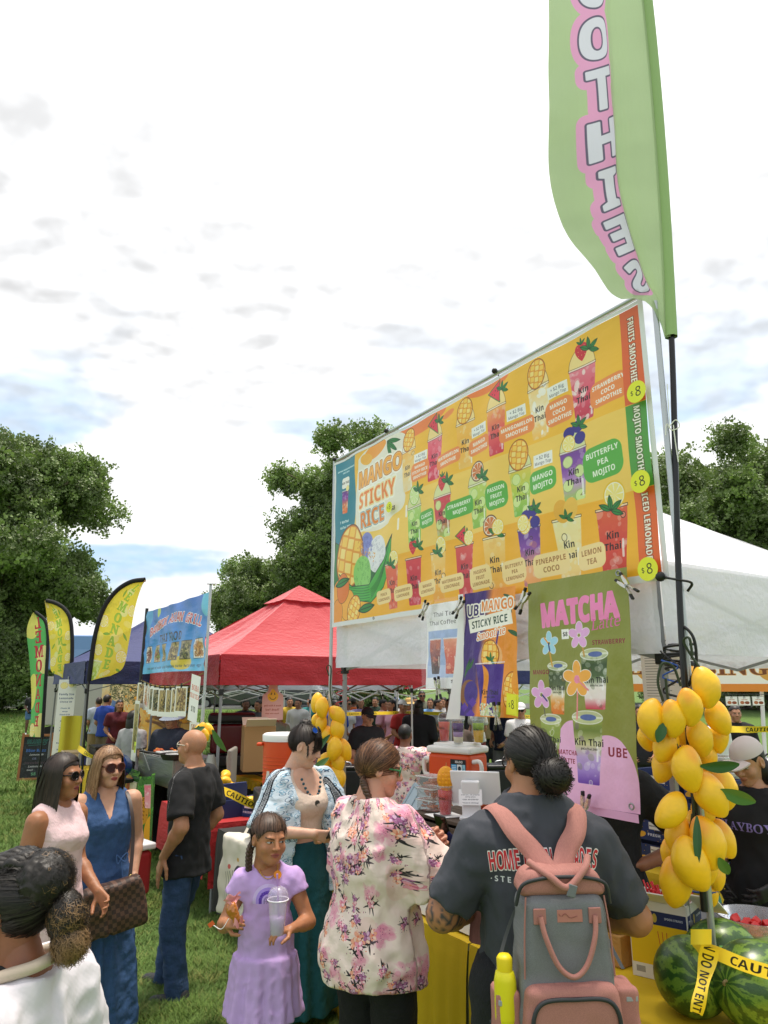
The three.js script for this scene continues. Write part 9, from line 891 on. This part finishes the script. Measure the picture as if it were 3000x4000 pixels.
const C = [ // pixel, distance, yaw, label, looks
  [1300, 14.5, 0.6, 'person in royal blue polo shirt in the crowd by the back canopy', { man: 1, wide: 1.15, top: 0x1c3f9a, skin: 0x5f3c2a }],
  [1268, 15.2, -0.4, 'person in white top near the royal blue polo shirt', { top: 0xd8d8dc, long: 0.15, skin: 0x5a3828 }],
  [1348, 16, 0.9, 'person in glasses and white top looking toward pink shirts', { top: 0xcfd2d6, low: 0x2a2c34, shades: 1 }],
  [1432, 9.9, 0.5, 'person in black t-shirt and black cap serving bread rolls', { man: 1, top: 0x131316, cap: 0x111114, h: 1.66, pitch: 0.2 }],
  [1497, 15.4, 1.2, 'person in pale pink t-shirt and black trousers in queue', { man: 1, top: 0xcf9fb0, low: 0x15161a, hair: 0x120d0b }],
  [1533, 15.1, -1.0, 'person in pink blouse and blue jeans in the queue', { top: 0xd8a0b4, low: 0x4a678f, long: 0.14 }],
  [1552, 17, -0.5, 'person in white t-shirt and blue cap behind the pink blouse', { man: 1, top: 0xdcdcdc, cap: 0x5a7090, skin: 0x6a442f }],
  [1603, 16.2, -0.8, 'person in wide straw hat and peach top among the crowd', { top: 0xd8ac9a, hat: 0xc9a668, long: 0.06 }],
  [1642, 12.4, 2.9, 'person in black hooded jacket seen from behind', { man: 1, wide: 1.08, top: 0x15151a, sleeve: 1.6, long: 0.1, low: 0x141418, h: 1.72 }],
  [1655, 17.5, 0.1, 'person in dark sunglasses and olive shirt above the crowd', { man: 1, top: 0x6a6a58, shades: 1, h: 1.84, skin: 0x7a5038 }],
  [1772, 13.2, -0.9, 'person in maroon shirt looking down under the back canopy', { man: 1, top: 0x4a1c2c, sleeve: 1.5, low: 0x22242a, h: 1.74 }],
  [1795, 10.8, 0.3, 'person in brown t-shirt behind the red and purple drinks', { top: 0x4d4038, hair: 0x0e0a09, long: 0.08, h: 1.56, pitch: 0.2 }],
  [1690, 17, -0.3, 'person in pale blue dress in the distant crowd', { top: 0x6f9ccc, low: 0x6f9ccc, hair: 0x2a1a12, long: 0.1 }],
  [2058, 11.8, -0.3, 'person in white t-shirt and white visor cap beside olive poster', { top: 0xdedede, cap: 0xdcdce0, shades: 1, low: 0x33353c }],
  [1240, 10.4, -0.5, 'person in navy shirt with red lanyard and dark cap', { man: 1, top: 0x1d2130, cap: 0x20263a, h: 1.6 }],
  [1055, 11, 2.8, 'person in mint green shirt and black trousers from behind', { man: 1, top: 0x8fc0a4, low: 0x121215, h: 1.66 }],
  [935, 15.5, 0.4, 'person in black t-shirt standing beneath the red valance', { man: 1, top: 0x1a1a1e, skin: 0x6a442f }],
  [990, 15, -0.6, 'person in grey jacket by the white canopy post', { top: 0x4a4c52, sleeve: 1.5, long: 0.1 }],
  [1150, 16.5, -0.2, 'person in white jacket behind the back canopy', { man: 1, top: 0xd8d8d8, sleeve: 1.6 }],
  [1720, 16, 1.2, 'person in grey shirt and dark trousers in the far queue', { man: 1, top: 0x8a8c90 }],
  [1880, 15.5, -1.0, 'person in red checked skirt walking past the posters', { top: 0xc8c8c8, low: 0x7a3436 }],
  [62, 29, 0.4, 'person in black top and denim shorts standing on the lawn', { top: 0x18181c, low: 0x4a6a94, short: 0.5, shoe: 0xdcdcdc, long: 0.1, skin: 0x5f3d2c }],
  [108, 29.5, -0.3, 'person in black top and white skirt beside the lemon flag', { top: 0x1c1c20, low: 0xd0d0d0, short: 0.55, shoe: 0xe0e0e0, skin: 0x6a442f }],
  [368, 16.5, 2.8, 'person in royal blue shirt with black backpack straps by lemonade table', { man: 1, top: 0x1c3c94, low: 0x6a5c48, h: 1.76 }],
  [335, 18, -2.6, 'person in grey t-shirt and khaki trousers by lemonade table', { man: 1, top: 0x9aa4b4, low: 0x8f7a58, hair: 0x2a1a12 }],
  [2835, 9.5, 0.4, 'person in white t-shirt behind the hanging menu cards', { man: 1, top: 0xdadada, skin: 0x6a442f }],
  [2545, 11, -0.4, 'person in dark top under the far white canopy', { top: 0x24242a, long: 0.1 }],
  [2930, 10.5, -0.2, 'person in black shirt by the steel serving dishes', { man: 1, top: 0x141418 }],
  [1115, 18, 0.3, 'person in yellow shirt behind the smiling face bag', { man: 1, top: 0xb89a30 }],
  [1200, 18.5, -0.5, 'person in teal blouse at the far queue end', { top: 0x2a7a7a, long: 0.1 }],
  [1375, 18, 2.6, 'person in orange t-shirt facing away behind white canopy post', { man: 1, top: 0xb85a24, skin: 0x6a442f }],
  [1405, 17, 0.2, 'person in lavender top between black cap and blue polo', { top: 0x9a8ab8, long: 0.12 }],
  [1465, 18.5, -0.3, 'person in dark green jacket behind the bread table', { man: 1, top: 0x24382c, sleeve: 1.6 }],
  [1575, 14.2, 0.7, 'person in red t-shirt and white cap near straw hat', { top: 0xa02424, cap: 0xdcdcdc }],
  [1625, 18.8, 0.4, 'person in striped grey shirt beyond the black hooded jacket', { man: 1, top: 0x6a6e78 }],
  [1745, 18, -0.6, 'person in white dress near the maroon shirt', { top: 0xd8d4d0, low: 0xd8d4d0, long: 0.14 }],
  [1830, 17.2, 0.5, 'person in black dress behind the purple drinks', { top: 0x16161a, low: 0x16161a, long: 0.1, skin: 0x6a442f }],
  [1925, 16.4, 2.7, 'person in khaki shirt facing away behind purple poster', { man: 1, top: 0x8a7a58 }],
  [1980, 13.4, -0.8, 'person in navy polo and grey shorts beside purple poster', { man: 1, top: 0x1c2440, low: 0x7a7c80, short: 0.7 }],
  [2620, 13, 0.3, 'person in sky blue shirt beneath the cream stall banner', { man: 1, top: 0x5a86b8 }],
  [2700, 12, -0.4, 'person in plum blouse behind the big mango bunch', { top: 0x5a2a4a, long: 0.1 }],
  [420, 15, 0.5, 'person in maroon blouse behind the tapestry edge', { top: 0x5a1c28, long: 0.12 }],
];
for (const a of C) simple(...a);
renderer.render(scene, camera);
